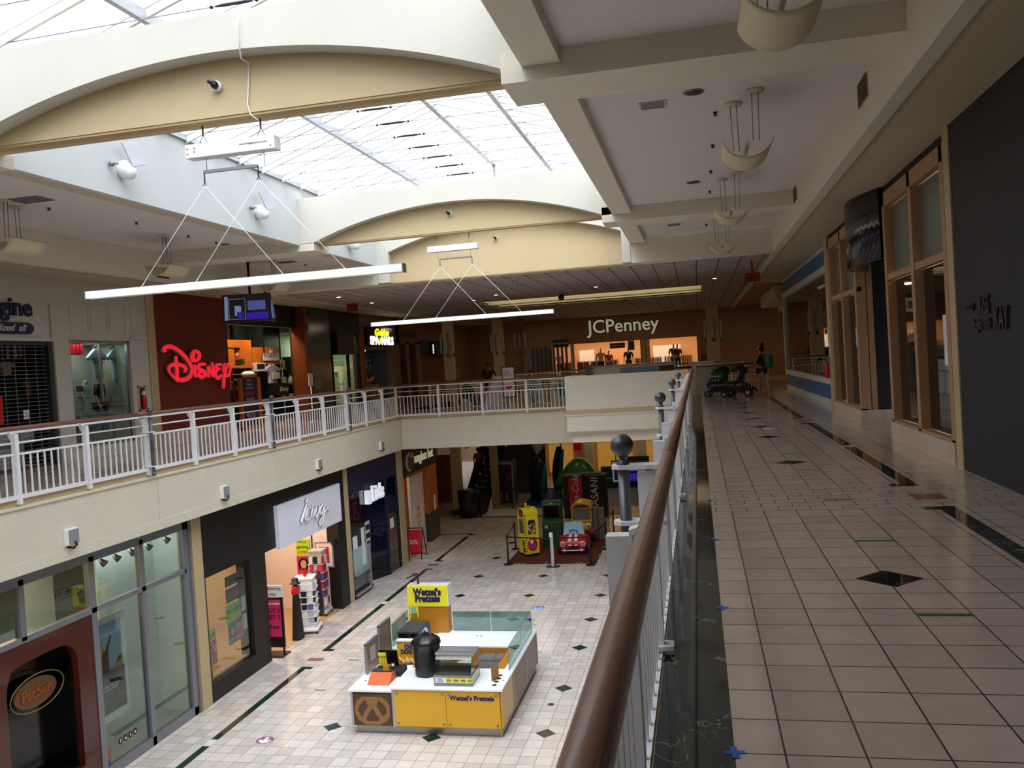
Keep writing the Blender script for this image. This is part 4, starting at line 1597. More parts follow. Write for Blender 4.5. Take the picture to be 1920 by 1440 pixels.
# cream panelled front of the printed-shirt shop
mb = MB()
wL.box(mb, EY0, 16.5, 2.72, SZ, -0.3, 0.0)
wL.box(mb, 16.5, 16.98, 0.0, SZ, -0.3, 0.0)
wL.box(mb, 16.98, 19.1, 2.76, SZ, -0.3, 0.0)
wL.box(mb, 16.98, 19.1, 0.0, 0.26, -0.3, 0.0)
wL.box(mb, 19.1, 19.82, 0.0, SZ, -0.3, 0.0)
wL.box(mb, EY0, 10.0, 0.0, 2.72, -0.3, 0.0)
front = struct('wall_left', mb, 'cream_light')
mb = MB()
# mouldings: raised frames over the window and beside the sign
def frame_mould(a0, a1, z0, z1, t_=0.035, d=0.02):
 for b in ((a0, a1, z0, z0 + t_), (a0, a1, z1 - t_, z1), (a0, a0 + t_, z0, z1), (a1 - t_, a1, z0, z1)):
  wL.box(mb, b[0], b[1], b[2], b[3], 0.0, d)
for a0, a1 in ((17.05, 17.65), (17.72, 18.32), (18.39, 19.0)):
 frame_mould(a0, a1, 2.92, 3.62, 0.022, 0.012)
frame_mould(19.2, 19.72, 2.92, 3.66, 0.022, 0.012)
wL.box(mb, 19.12, 19.8, 2.80, 2.86, 0, 0.04)
wL.box(mb, 16.40, 16.48, 2.75, 3.55, 0, 0.05)
mb.prism([(16.2, 3.55), (16.85, 3.55), (16.85, 3.6), (16.2, 3.62), (14.4, 3.98), (14.4, 3.93)], wL, 0, 0.03)
wL.box(mb, 10.0, 16.5, 2.72, 2.80, 0, 0.03)
wL.box(mb, 16.98, 19.1, 2.76, 2.83, 0, 0.03)
o = struct('moulding', mb, 'cream_light', front)
mb = MB()
wL.box(mb, 19.82, 20.14, 0, SZ, -0.3, 0.03)
struct('trim_33', mb, 'tan')
# sign letters: serif-like bold
a, z = wL.px(22, 571)
tag(obj('shop_sign_letters', text_mb('imagine', 0.54, wL, 15.08, 3.42, ext=0.03, bold=0.012, align='CENTER'), 'navy'), 'dark raised shop letters ending in gine on the cream front at the left edge', 'sign lettering')
mb = MB()
pl = [(12.9, 2.86), (15.75, 2.86), (15.84, 2.88), (15.9, 2.94), (15.92, 2.98), (15.9, 3.04), (15.84, 3.09), (15.75, 3.11), (12.9, 3.11)]
wL.poly(mb, pl, 0, 0.03)
pt = thing('sign_plaque', wL(14.4, 2.86), 'dark blue rounded plaque with white script words on the cream shop front', 'sign')
obj('plaque', mb, 'navy', pt)
obj('script_words', text_mb('personalized  all', 0.2, wL, 14.95, 2.985, d=0.034, ext=0.004, shear=0.35, sx=1.1), 'white_plastic', pt)

# roller grille and what hangs behind it
g = thing('roller_grille', wL(13.2, 0), 'black roller grille closed across the cream shop at the left edge', 'shutter')
mb = MB()
k = 0
zz = 0.05
while zz < 2.7:
 wL.box(mb, 10.0, 16.4, zz, zz + 0.012, -0.16, -0.15)
 zz += 0.085
yy = 10.1
while yy < 16.4:
 wL.box(mb, yy, yy + 0.01, 0.05, 2.7, -0.162, -0.152)
 yy += 0.30
obj('bars', mb, 'mid_grey', g)
mb = MB()
wL.box(mb, 16.38, 16.5, 0, 2.72, -0.24, -0.05)
wL.box(mb, 10.0, 16.5, 2.64, 2.72, -0.24, -0.08)
wL.box(mb, 10.0, 16.5, 0.0, 0.04, -0.2, -0.1)
obj('guide', mb, 'dark_grey', g)
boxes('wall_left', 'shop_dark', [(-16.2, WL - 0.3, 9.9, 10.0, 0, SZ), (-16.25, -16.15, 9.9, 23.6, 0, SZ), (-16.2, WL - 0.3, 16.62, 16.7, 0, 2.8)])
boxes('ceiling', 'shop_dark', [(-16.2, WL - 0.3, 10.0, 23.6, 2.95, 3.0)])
wI = W('L', WL - 0.9)
def rect_on(w, tl, br_):
 a0, z1 = w.px(*tl)
 a1, z0 = w.px(*br_)
 if a0 > a1:
  a0, a1 = a1, a0
 return a0, a1, z0, z1
def garment_mb(w, ac, zt, wd, ht, d, sleeve=0.22, th=0.1):
 """T-shirt outline with thickness"""
 mb = MB()
 hw = wd / 2
 pts = [(ac - hw * 0.35, zt), (ac - hw * 0.95, zt - ht * 0.08), (ac - hw - sleeve, zt - ht * 0.30), (ac - hw - sleeve * 0.5, zt - ht * 0.38), (ac - hw * 0.95, zt - ht * 0.27),
           (ac - hw * 0.92, zt - ht), (ac + hw * 0.92, zt - ht), (ac + hw * 0.95, zt - ht * 0.27), (ac + hw + sleeve * 0.5, zt - ht * 0.38), (ac + hw + sleeve, zt - ht * 0.30), (ac + hw * 0.95, zt - ht * 0.08), (ac + hw * 0.35, zt),
           (ac, zt - ht * 0.06)]
 c = w(ac, zt - ht / 2, d)
 # triangulated halves for a soft, bulged front
 n_ = len(pts)
 vs = [w(a_, z_, d) for a_, z_ in pts] + [w(a_, z_, d + th * 0.4) for a_, z_ in pts] + [w(ac, zt - ht * 0.55, d + th), w(ac, zt - ht * 0.55, d)]
 fs = [(i, (i + 1) % n_, (i + 1) % n_ + n_, i + n_) for i in range(n_)]
 inner = [(6, 5, 4), (0, 1, 4)]
 mb.prism(pts, w, d, d + th)
 return mb
paper('shop_poster', wL, (wL.px(-30, 742)[0], wL.px(0, 742)[1]), (wL.px(19, 800)[0], wL.px(19, 795)[1]), 'red', 'red sale poster with white words behind the grille at the left edge', d=-0.14,
      lines=[('CUSTOMIZE', 0.82, 0.13, 'paper'), ('TEES\nHOODIES\nMUGS', 0.52, 0.11, 'paper'), ('TODAY', 0.12, 0.09, 'paper')])
p0, p1 = wL.px(54, 769), wL.px(66, 785)
paper('grille_notice', wL, (p0[0], p0[1]), (p1[0], p1[1]), 'paper', 'small white notice taped to the black roller grille', d=-0.14, lines=[('MASKS\n&\nDISTANCE', 0.5, 0.18)])
for i, (tl, br_, m, l) in enumerate((((-2, 678), (16, 704), 'brown_laminate', 'brown T-shirt hanging at the left picture edge behind the grille'), ((46, 712), (62, 742), 'brown_fabric', 'front pinkish-brown jacket of the rack behind the grille'))):
 a0, a1, z0, z1 = rect_on(wI, tl, br_)
 tag(obj('hanging_shirt', garment_mb(wI, (a0 + a1) / 2, z1, (a1 - a0) * 0.9, z1 - z0, 0, 0.12), m), l, 'shirt')
for i in range(5):
 a0, a1, z0, z1 = rect_on(wI, (62 + 2.6 * i, 711 - 2.5 * i), (66 + 2.6 * i, 744))
 mb = MB()
 for q in range(4):
  wI.box(mb, a0 + 0.1 * q / 4, a0 + 0.06 + 0.1 * q / 4, z0, z1 - 0.03 * q, 0.02 * q, 0.34)
 tag(obj('racked_jacket', mb, 'brown_fabric'), 'pinkish-brown jacket in the tight row on the rack behind the grille', 'jacket', 'jackets on the rack behind the grille')
for i, (x, y) in enumerate(((24, 646), (34, 645), (54, 643), (66, 642), (10, 648))):
 a0, a1, z0, z1 = rect_on(wI, (x, y), (x + 7, y + 24))
 mb = MB()
 wI.box(mb, a0, a1, z0, z1, 0, 0.02)
 tag(obj('hanging_tag', mb, ('paper', 'peach', 'peach', 'orange_wood', 'light_grey')[i]), 'small tan tag strip hanging near the top behind the grille', 'tag', 'tag strips behind the grille')
for i, (tl, br_, m, l) in enumerate((((76, 675), (94, 683), 'yellow', 'yellow printed sheet on the grid panel at the right of the grille'), ((76, 686), (95, 698), 'paper', 'white printed sheet on the grid panel below the yellow one'), ((80, 724), (97, 738), 'red', 'red folded shirt on the grid panel'), ((81, 750), (97, 762), 'light_grey', 'grey folded shirt on the grid panel'))):
 a0, a1, z0, z1 = rect_on(wI, tl, br_)
 mb = MB()
 wI.box(mb, a0, a1, z0, z1, 0, 0.03)
 tag(obj('display_sheet', mb, m), l, 'display item')
a0, a1, z0, z1 = rect_on(wI, (74, 646), (98, 850))
mb = MB()
wI.box(mb, a0, a1, 0, z1, -0.08, -0.03)
struct('wall_left', mb, 'light_grey')
mb = MB()
wI.box(mb, 10.0, 16.4, 0.5, 0.8, -0.6, 0.3)
wI.box(mb, 10.3, 16.2, 0.0, 0.5, -0.5, 0.2)
tag(obj('shop_counter', mb, 'light_grey'), 'pale grey counter behind the roller grille, seen low through the balusters', 'counter')

# show window with the two pale blue shirts
t = thing('show_window', wL(18.05, 0.26), 'upstairs show window of the cream shop, with hanging shirts and mannequins', 'shop window')
mb = MB()
for b in ((16.98, 17.03, 0.26, 2.76), (19.02, 19.1, 0.26, 2.76), (18.02, 18.05, 1.3, 2.76), (16.98, 19.1, 2.70, 2.76), (16.98, 19.1, 0.26, 0.30)):
 wL.box(mb, *b, -0.1, -0.03)
obj('frame', mb, 'alu', t)
mb = MB()
wL.box(mb, 17.03, 19.02, 0.30, 2.70, -0.07, -0.06)
obj('pane', mb, 'shop_glass', t)
boxes('wall_left', 'beige_window', [(WL - 1.2, WL - 0.3, 19.1, 19.2, 0.2, 3), (WL - 1.25, WL - 1.2, 18.1, 19.2, 0.2, 3)])
boxes('wall_left', 'black', [(WL - 1.25, WL - 1.2, 16.7, 18.1, 0.2, 2.35)])
boxes('wall_left', 'beige_window', [(WL - 1.25, WL - 1.2, 16.7, 18.1, 2.35, 3), (WL - 1.25, WL - 0.02, 16.98, 19.1, 0.18, 0.26)])
wS = W('L', WL - 0.5)
for x0, x1, y0, y1, l in ((164, 194, 647, 706, 'pale blue T-shirt hanging left in the upstairs show window'), (200, 228, 647, 706, 'pale blue T-shirt hanging right in the upstairs show window')):
 a0, a1, z0, z1 = rect_on(wS, (x0, y0 + 3), (x1, y1))
 ac = (a0 + a1) / 2
 t = thing('hanging_shirt', wS(ac, z0), l, 'shirt')
 obj('fabric', garment_mb(wS, ac, z1 - 0.05, (a1 - a0) * 0.62, z1 - z0, 0, 0.2, 0.08), 'shirt_blue', t)
 mb = MB()
 mb.tube([wS(ac - 0.14, z1 - 0.06, 0.04), wS(ac, z1 + 0.04, 0.04), wS(ac + 0.14, z1 - 0.06, 0.04)], 0.015, 6)
 mb.tube([wS(ac, z1 + 0.03, 0.04), wS(ac, z1 + 0.10, 0.04)], 0.008, 6)
 obj('hanger', mb, 'mahogany', t)
 obj('print', text_mb('CUSTOMIZE\nYOURSELF', 0.09, wS, ac, z1 - 0.35, d=0.085, ext=0.002, shear=0.2), 'dark_grey', t)
a0, a1, z0, z1 = rect_on(wS, (131, 642), (157, 665))
mb = MB()
for q in range(5):
 wS.box(mb, a0 + (a1 - a0) * q / 5, a0 + (a1 - a0) * (q + 0.9) / 5, z0 + 0.02 * (q % 2), z1, -0.3 + 0.03 * q, -0.12 + 0.03 * q)
tag(obj('hanging_shirt', mb, 'red'), 'red shirt hanging at the top left of the upstairs show window', 'shirt')
q = atX(191, 790, WL - 0.62)
human('mannequin', (WL - 0.62, q.y, 0.30), math.radians(-70), 'adult mannequin in black T-shirt and black cap in the upstairs show window', 'mannequin', h=1.72, skin='peach', top='black', bottom='black', hair=None, hat='black')
boxes('wall_left', 'black', [(WL - 1.1, WL - 0.35, 16.99, 17.95, 0.26, 0.92)])
q = atX(169, 780, WL - 0.45)
human('mannequin', (WL - 0.55, q.y, 0.93), math.radians(-75), 'small pale child mannequin in a printed top in the upstairs show window', 'mannequin', h=0.92, skin='paper', top='shirt_blue', bottom=None, hair=None)
for i, (x, l) in enumerate(((150, 'leftmost'), (185, 'middle'), (205, 'rightmost'))):
 a, z = wL.px(x + 5, 805)
 t = thing('framed_print', wL(a, 0.4, -0.2), 'framed print with a dark bird-like motif low in the show window, ' + l, 'picture', 'framed prints low in the show window')
 mb = MB()
 wL.box(mb, a - 0.24, a + 0.24, 0.34, 1.05, -0.24, -0.22)
 obj('frame', mb, 'sky_blue', t)
 mb = MB()
 wL.box(mb, a - 0.2, a + 0.2, 0.38, 1.01, -0.22, -0.215)
 obj('sheet', mb, 'frosted_pane', t)
 mb = MB()
 for q in range(5):
  mb.prism([(a - 0.14 + 0.06 * q, 0.5 + 0.07 * (q % 3)), (a - 0.02 + 0.04 * q, 0.55 + 0.05 * q), (a - 0.1 + 0.05 * q, 0.72 + 0.03 * q)], wL, -0.214, -0.208)
 obj('motif', mb, 'ink', t)
p0, p1 = wL.px(157, 723), wL.px(170, 733)
paper('window_card', wS, (p0[0], p0[1]), (p1[0], p1[1]), 'red', 'small red card with white words in the upstairs show window', d=0.3, lines=[('CUSTOM\nPRINT', 0.5, 0.3, 'paper')])
area('shop_lamp_light', (WL - 0.6, 18.0, 2.7), (0.5, 1.6), 16, (0.95, 1.0, 1.0))  # unseen lamp, with a panel above it, added to brighten the show window
mb = MB()
mb.box(WL - 0.9, WL - 0.3, 17.3, 18.8, 2.72, 2.74)
tag(obj('added_light_panel', mb, 'white_plastic'), 'added lighting panel at the top of the upstairs show window', 'ceiling light')
# fire extinguisher cabinet
t = thing('extinguisher_cabinet', wL(19.42, 1.0), 'recessed cabinet with a red fire extinguisher on the cream pier', 'fire extinguisher')
mb = MB()
for b in ((19.28, 19.32, 0.98, 1.62), (19.54, 19.58, 0.98, 1.62), (19.28, 19.58, 1.58, 1.62), (19.28, 19.58, 0.98, 1.02)):
 wL.box(mb, *b, 0.001, 0.03)
obj('frame', mb, 'tan', t)
mb = MB()
wL.box(mb, 19.32, 19.54, 1.02, 1.58, 0.001, 0.006)
obj('back', mb, 'dark_grey', t)
mb = MB()
c = wL(19.43, 0, 0.07)
mb.lathe(c, [(0.05, 1.05), (0.06, 1.07), (0.06, 1.3), (0.035, 1.37), (0.02, 1.4)], 12)
obj('cylinder', mb, 'red', t)
mb = MB()
mb.lathe(c, [(0.025, 1.4), (0.03, 1.47), (0.01, 1.5)], 8)
mb.box(c.x - 0.02, c.x + 0.03, c.y - 0.06, c.y + 0.03, 1.38, 1.47)
obj('valve', mb, 'paper', t)

# red wood wall with the red script logo
mb = MB()
wL.box(mb, 20.16, 23.65, 0.34, SZ, -0.3, 0.0)
rw = struct('wall_left', mb, 'red_wood')
mb = MB()
wL.box(mb, 20.16, 23.65, 0.0, 0.34, -0.3, 0.03)
struct('baseboard_left', mb, 'base_tiles')
S = thing('shop_logo', wL(22, 1.3, 0.02), 'large glowing red script logo reading Disney on the red wood wall', 'sign')
strokes = {
 'letter_d': [[(290, 325, .7), (262, 345, .8), (240, 305, .9), (290, 255, 1), (400, 245, 1.2), (520, 300, 1.3), (680, 430, 1.35), (800, 590, 1.4), (865, 740, 1.4), (850, 870, 1.4), (780, 960, 1.35), (660, 995, 1.3), (560, 985, 1.1), (480, 930, .8), (400, 840, .6), (360, 750, .8), (400, 680, 1), (500, 645, 1.1), (620, 655, 1.2), (710, 700, 1.2), (740, 760, 1.0), (712, 808, .9)],
              [(525, 455, .7), (530, 650, 1.1), (540, 850, 1.15), (555, 1040, .8)]],
 'letter_i': [[(900, 580, .7), (872, 480, .8), (890, 390, .9), (960, 345, .95), (1035, 385, 1.1), (1050, 470, 1.1), (1000, 550, 1), (925, 560, .9), (925, 480, .7), (950, 420, .6)], [(942, 650, .9), (950, 780, 1.0), (968, 940, 1)]],
 'letter_s': [[(1185, 640, .8), (1080, 645, 1), (1022, 695, 1.1), (1040, 750, 1.1), (1130, 780, 1.1), (1175, 840, 1.1), (1165, 900, 1.1), (1100, 930, 1.1), (1040, 890, .9), (1045, 835, .7), (1100, 830, .6)]],
 'letter_n': [[(1250, 675, .9), (1252, 800, 1.05), (1255, 935, .9)], [(1250, 680, .8), (1310, 800, 1), (1360, 920, .9)], [(1362, 920, .9), (1372, 780, 1), (1330, 600, .9)]],
 'letter_e': [[(1545, 645, .8), (1440, 660, .9), (1430, 715, .9), (1520, 745, .8)], [(1500, 750, .7), (1425, 810, .9), (1430, 910, 1), (1480, 955, 1.1), (1545, 885, .9)]],
 'letter_y': [[(1630, 620, .7), (1598, 740, .9), (1625, 860, .9), (1690, 900, .9), (1740, 820, .9), (1750, 710, .9), (1708, 650, .8), (1660, 740, .8), (1618, 880, 1), (1600, 1030, 1.1), (1600, 1185, .9)]]}
for nm, sl in strokes.items():
 mb = MB()
 mb2 = MB()
 for st in sl:
  pts = zpx(wL, 12, 280, 630, st)
  stroke_mb(mb, wL, pts, 0.052, 0.10)
  stroke_mb(mb2, wL, pts, 0.068, 0.055)
 lo = obj(nm, mb, 'red_sign', S)
 obj('backing', mb2, 'mid_grey', lo)

# open shop with toys and shirts beyond the red wall
mb = MB()
wL.box(mb, 23.65, 28.4, 3.35, SZ, -0.3, 0.0)
wL.box(mb, 23.65, 23.72, 0, 3.4, -0.6, 0.0)
struct('wall_left', mb, 'black')
boxes('wall_left', mat('green_black', '141c16', 0.5), [(-16.0, -15.9, 27.6, 31.0, 0, SZ), (-17.9, -15.9, 30.9, 31.0, 0, SZ), (-16.0, -15.3, 28.5, 28.6, 0, SZ)])
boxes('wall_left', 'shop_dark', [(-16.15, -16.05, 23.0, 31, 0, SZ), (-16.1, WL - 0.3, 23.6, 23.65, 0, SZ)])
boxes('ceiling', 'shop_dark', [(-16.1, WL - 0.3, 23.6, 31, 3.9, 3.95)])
XD = -15.3
wD = W('L', XD)
def dbox(nm, tl, br_, m, d0, d1, label=None, cat='display', parent=None):
 a0, a1, z0, z1 = rect_on(wD, tl, br_)
 mb = MB()
 wD.box(mb, a0, a1, z0, z1, d0, d1)
 o = obj(nm, mb, m, parent)
 if parent is None:
  tag(o, label, cat)
 return o
cs = thing('display_cabinet', wD(27.0, 0), 'tall orange-wood display unit with lit niches inside the toy shop', 'cabinet')
a0, a1, z0, z1 = rect_on(wD, (422, 637), (471, 684))
mb = MB()
wD.box(mb, a0, a1, 2.72, z1 - 0.0, -0.3, 0.05)
wD.box(mb, a0, a0 + 0.5, 2.1, 2.72, -0.3, 0.02)
wD.box(mb, a1 - 0.75, a1, 2.1, 2.72, -0.3, 0.05)
wD.box(mb, a0, a1, 2.02, 2.12, -0.3, 0.1)
wD.box(mb, a0, a0 + 0.1, 0, 2.1, -0.3, 0.05)
wD.box(mb, a1 + 0.3, a1 + 0.4, 0, 2.1, -0.3, 0.02)
obj('carcass', mb, 'orange_wood', cs)
mb = MB()
wD.box(mb, a0, a1 + 0.4, 0.0, 2.72, -0.3, -0.27)
obj('back_panel', mb, 'shop_dark', cs)
mb = MB()
for zz in (0.6, 1.1, 1.55, 1.8):
 wD.box(mb, a0 + 0.1, a1 + 0.3, zz, zz + 0.03, -0.28, 0.02)
obj('shelf', mb, 'orange_wood', cs)
# generic toys instead of the shop's characters
mb = MB()
c = wD(a0 + 0.85, 0, -0.1)
mb.lathe((c.x, c.y, 0), [(0.1, 2.14), (0.16, 2.2), (0.14, 2.32), (0.08, 2.4)], 12)
tt = thing('plush_toy', (c.x, c.y, 2.13), 'small red and green plush toy in the lit niche of the orange display unit', 'toy')
obj('body', mb, 'red', tt)
mb = MB()
mb.ball((c.x, c.y, 2.48), 0.1, 12, 8)
obj('head', mb, 'peach', tt)
mb = MB()
for zz in (2.2, 2.3):
 mb.box(c.x + 0.05, c.x + 0.17, c.y - 0.2, c.y + 0.2, zz - 0.03, zz + 0.03)
obj('arms', mb, 'green_dark', tt)
b0 = rect_on(wD, (472, 651), (524, 676))
mb = MB()
wD.box(mb, b0[0], b0[1], 2.16, b0[3], -0.3, 0.0)
wD.box(mb, b0[0], b0[1], 2.12, 2.18, -0.3, 0.12)
bp = obj('display_board', mb, 'orange_wood')
tag(bp, 'orange-wood board behind the white film-title sign in the toy shop', 'display board')
s0 = rect_on(wD, (490, 661), (521, 676))
sg = thing('shelf_sign', wD((s0[0] + s0[1]) / 2, s0[2], 0.06), 'white shelf sign reading FROZEN II in the toy shop', 'sign')
mb = MB()
wD.box(mb, s0[0], s0[1], s0[2], s0[3] - 0.02, 0.05, 0.07)
wD.box(mb, s0[0] + 0.5, s0[1] - 0.5, s0[3] - 0.02, s0[3] + 0.09, 0.05, 0.07)
obj('board', mb, 'paper', sg)
obj('title_words', text_mb('FROZEN II', 0.24, wD, (s0[0] + s0[1]) / 2, (s0[2] + s0[3]) / 2 + 0.04, d=0.075, ext=0.002, sx=1.3), 'ink_blue', sg)
q = dbox('toy_box', (470, 681), (489, 696), 'paper', 0.0, 0.2, 'white toy carton with a black window on the toy shop shelf', 'box')
a0_, a1_, z0_, z1_ = rect_on(wD, (472, 683), (487, 692))
mb = MB()
wD.box(mb, a0_, a1_, z0_, z1_, 0.2, 0.205)
obj('window', mb, 'ink', q).location = (0, 0, 0)
g0 = rect_on(wD, (491, 684), (514, 718))
gt = thing('dress', wD((g0[0] + g0[1]) / 2, g0[2]), 'lilac and white child dress hanging in the toy shop', 'dress')
obj('fabric', garment_mb(wD, (g0[0] + g0[1]) / 2, g0[3], (g0[1] - g0[0]) * 0.62, g0[3] - g0[2], 0.1, 0.35, 0.12), mat('lilac', 'b8b0dc', 0.7, var=0.12, scale=3), gt)
mb = MB()
w0 = (g0[0] + g0[1]) / 2
wD.box(mb, w0 - 0.1, w0 + 0.45, g0[2] + 0.15, g0[3] - 0.3, 0.22, 0.24)
obj('price_card', mb, 'paper', gt)
bag = dbox('shop_bag', (499, 720), (519, 741), 'black', 0.0, 0.5, 'black carton printed with the word Disney under the lilac dress', 'box')
ba = rect_on(wD, (499, 720), (519, 741))
o = obj('printed_words', text_mb('Disney', 0.24, wD, (ba[0] + ba[1]) / 2, (ba[2] + ba[3]) / 2, d=0.505, ext=0.002, shear=0.2), 'paper', bag)
for i, (x, y, m, l) in enumerate(((524, 675, 'peach', 'cream picture card high on the dark shelves of the toy shop'), (526, 707, 'paper', 'cream card standing on the middle shelf of the toy shop'), (526, 733, 'peach', 'cream card on the low shelf of the toy shop'), (541, 738, 'light_grey', 'grey box on the low shelf of the toy shop'))):
 wG = W('L', -15.25)
 a0_, a1_, z0_, z1_ = rect_on(wG, (x, y), (x + 10, y + (17 if i == 0 else 11)))
 mb = MB()
 wG.box(mb, a0_, a1_, z0_, z1_, 0.0, 0.03)
 tag(obj('picture_card', mb, m), l, 'card')
mb = MB()
wG = W('L', -15.3)
for (x0, x1, y) in ((525, 550, 696), (526, 552, 722), (527, 553, 746)):
 a0_, z_ = wG.px(x0, y)
 a1_, _ = wG.px(x1, y)
 wG.box(mb, a0_, a1_, z_, z_ + 0.03, -0.5, 0.1)
wG.box(mb, wG.px(524, 700)[0], wG.px(524, 700)[0] + 0.06, 0, 2.4, -0.5, 0.05)
wG.box(mb, wG.px(553, 700)[0], wG.px(553, 700)[0] + 0.06, 0, 2.4, -0.5, 0.05)
tag(obj('dark_shelf', mb, 'shop_dark'), 'dark shelving at the right of the open toy shop', 'shelf')
mb = MB()
c = wG(wG.px(544, 718)[0], 0, 0)
zz = wG.px(544, 721)[1]
mb.lathe(c, [(0.09, zz), (0.1, zz + 0.25), (0.04, zz + 0.38), (0.02, zz + 0.5)], 10)
tag(obj('bottle', mb, 'paper'), 'white pump bottle standing on the dark shelf of the toy shop', 'bottle')
# hat stack
mb = MB()
c = wD(wD.px(455, 705)[0], 0, 0.2)
zz = wD.px(455, 704)[1]
mb.lathe(c, [(0.26, zz), (0.22, zz + 0.08), (0.1, zz + 0.14)], 12)
tag(obj('sun_hat', mb, 'paper'), 'white hat lying on top of the framed purple poster stand', 'hat')
# framed poster standing at the shop mouth
wP = W('L', -14.35)
a0_, a1_, z0_, z1_ = rect_on(wP, (447, 704), (489, 760))
ps = thing('poster_stand', wP((a0_ + a1_) / 2, 0, 0), 'tall wood-framed purple poster stand with pale words at the toy shop mouth', 'poster stand')
mb = MB()
wP.box(mb, a0_, a0_ + 0.1, 0, z1_, -0.05, 0.05)
wP.box(mb, a1_ - 0.22, a1_, 0, z1_, -0.05, 0.05)
wP.box(mb, a0_, a1_, z1_ - 0.08, z1_, -0.05, 0.05)
wP.box(mb, a0_, a1_, 0, 0.1, -0.12, 0.12)
obj('frame', mb, 'orange_wood', ps)
mb = MB()
wP.box(mb, a0_ + 0.1, a1_ - 0.22, 0.1, z1_ - 0.08, -0.02, 0.02)
obj('poster', mb, mat('deep_purple', '241640', 0.5), ps)
ac = (a0_ + a1_) / 2 - 0.06
for txt, zq, sz, mm in (('enjoy\nmagical\nmoments', z1_ - 0.3, 0.13, 'lilac'), ('CELEBRATE', z1_ - 0.62, 0.14, 'red'), ('SHOP', z1_ - 0.82, 0.2, 'lilac'), ('40%', z1_ - 1.3, 0.34, 'lilac')):
 obj('printed_words', text_mb(txt, sz, wP, ac, zq, d=0.022, ext=0.002), mm, ps)
human('person', (-14.6, 25.2, 0.0), math.radians(150), 'person in dark maroon top standing at the toy shop mouth, mostly in shadow', 'person', h=1.62, skin='skin_dark', top='maroon', bottom='black')
# lamps in the shop
def shop_lamp(x, y, z, power, color, label, size=0.35, m='warm_lamp'):
 t = thing('shop_downlight', (x, y, z), label, 'ceiling light')
 mb = MB()
 mb.lathe((x, y, 0), [(size / 2, z), (size / 2 + 0.03, z + 0.03)], 14)
 obj('lens', mb, m, t)
 area('shop_lamp_light', (x, y, z - 0.02), (size, size), power, color)
shop_lamp(-14.5, 25.6, 3.86, 60, (1, 0.72, 0.42), 'warm downlight over the orange display unit of the toy shop')
shop_lamp(-14.6, 27.6, 3.86, 45, (1, 0.78, 0.5), 'warm downlight over the lilac dress in the toy shop')

# marble pier with copper edges, dark glass shop, nail salon
mb = MB()
wL.box(mb, 28.62, 30.65, 0, SZ, -0.4, 0.25)
struct('wall_left', mb, 'dark_stone')
boxes('trim_34', 'copper', [(WL - 0.2, WL + 0.3, 28.38, 28.62, 0, SZ - 0.05), (WL - 0.2, WL + 0.06, 34.0, 34.6, 0, SZ)])
mb = MB()
for k in range(2):
 mb.lathe((WL + 0.32, 28.5, 0), [(0.08, 3.2 + 0.32 * k), (0.1, 3.24 + 0.32 * k), (0.1, 3.4 + 0.32 * k), (0.08, 3.44 + 0.32 * k)], 10)
tag(obj('wall_sconce', mb, 'copper'), 'pair of copper knobs on the copper edge of the dark stone pier', 'sconce')
mb = MB()
wL.box(mb, 30.65, 34.0, 3.2, SZ, -0.3, 0.12)
wL.box(mb, 31.2, 32.9, 2.38, 3.25, -0.3, 0.3)
tag(obj('shop_header', mb, 'black'), 'plain black sign box over the pale glass shop, left of the nail salon', 'sign box')
gs = thing('glass_shopfront', wL(32.3, 0), 'glass shopfront with pale greenish interior, left of the nail salon', 'shop front')
mb = MB()
for yy in (30.65, 31.3, 32.9, 33.95):
 wL.box(mb, yy, yy + 0.06, 0, 3.2, -0.1, 0.02)
wL.box(mb, 30.65, 34.0, 2.4, 2.46, -0.1, 0.02)
obj('frame', mb, 'dark_metal', gs)
mb = MB()
wL.box(mb, 30.7, 34.0, 0.02, 3.2, -0.05, -0.04)
obj('pane', mb, 'shop_glass', gs)
mb = MB()
mb.tube([wL(32.1, 1.0, 0.06), wL(32.1, 1.45, 0.06)], 0.015, 8)
obj('handle', mb, 'alu', gs)
boxes('wall_left', 'shop_wall_green', [(-16.0, -15.9, 31.0, 36.5, 0, SZ), (-16.0, WL - 0.3, 34.1, 34.2, 0, SZ)])
boxes('ceiling', 'shop_wall_pale', [(-16.0, WL - 0.3, 31.0, 36.5, 3.3, 3.35)])
shop_lamp(-15.0, 32.4, 3.28, 32, (0.85, 1.0, 0.8), 'cool ceiling light inside the pale glass shop', m='green_lamp')
mb = MB()
c = wL(31.25, 0, -0.45)
mb.lathe(c, [(0.22, 0.0), (0.24, 0.9), (0.1, 1.1), (0.08, 1.3), (0.18, 1.4), (0.14, 1.5), (0.05, 1.7)], 14)
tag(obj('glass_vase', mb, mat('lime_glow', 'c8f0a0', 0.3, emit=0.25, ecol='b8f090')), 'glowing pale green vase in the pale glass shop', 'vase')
for i, (x0, y0, x1, y1, m, l) in enumerate(((573, 687, 580, 705, 'mid_grey', 'left upper grey notice on the dark stone pier'), (583, 688, 590, 704, 'mid_grey', 'right upper grey notice on the dark stone pier'), (575, 705, 583, 722, 'mid_grey', 'lower grey notice on the dark stone pier'), (590, 712, 603, 728, 'mid_grey', 'large low grey notice on the dark stone pier'), (627, 698, 634, 707, 'paper', 'white notice on the door of the pale glass shop'))):
 ww = W('L', WL + (0.25 if i < 4 else 0.0))
 a0_, a1_, z0_, z1_ = rect_on(ww, (x0, y0), (x1, y1))
 mb = MB()
 ww.box(mb, a0_, a1_, z0_, z1_, 0.002, 0.01)
 tag(obj('wall_notice', mb, m), l, 'notice')
t = thing('sanitiser_stand', wL(28.0, 0, 0.6), 'slim grey stand with a framed white notice in front of the dark stone pier', 'stand')
mb = MB()
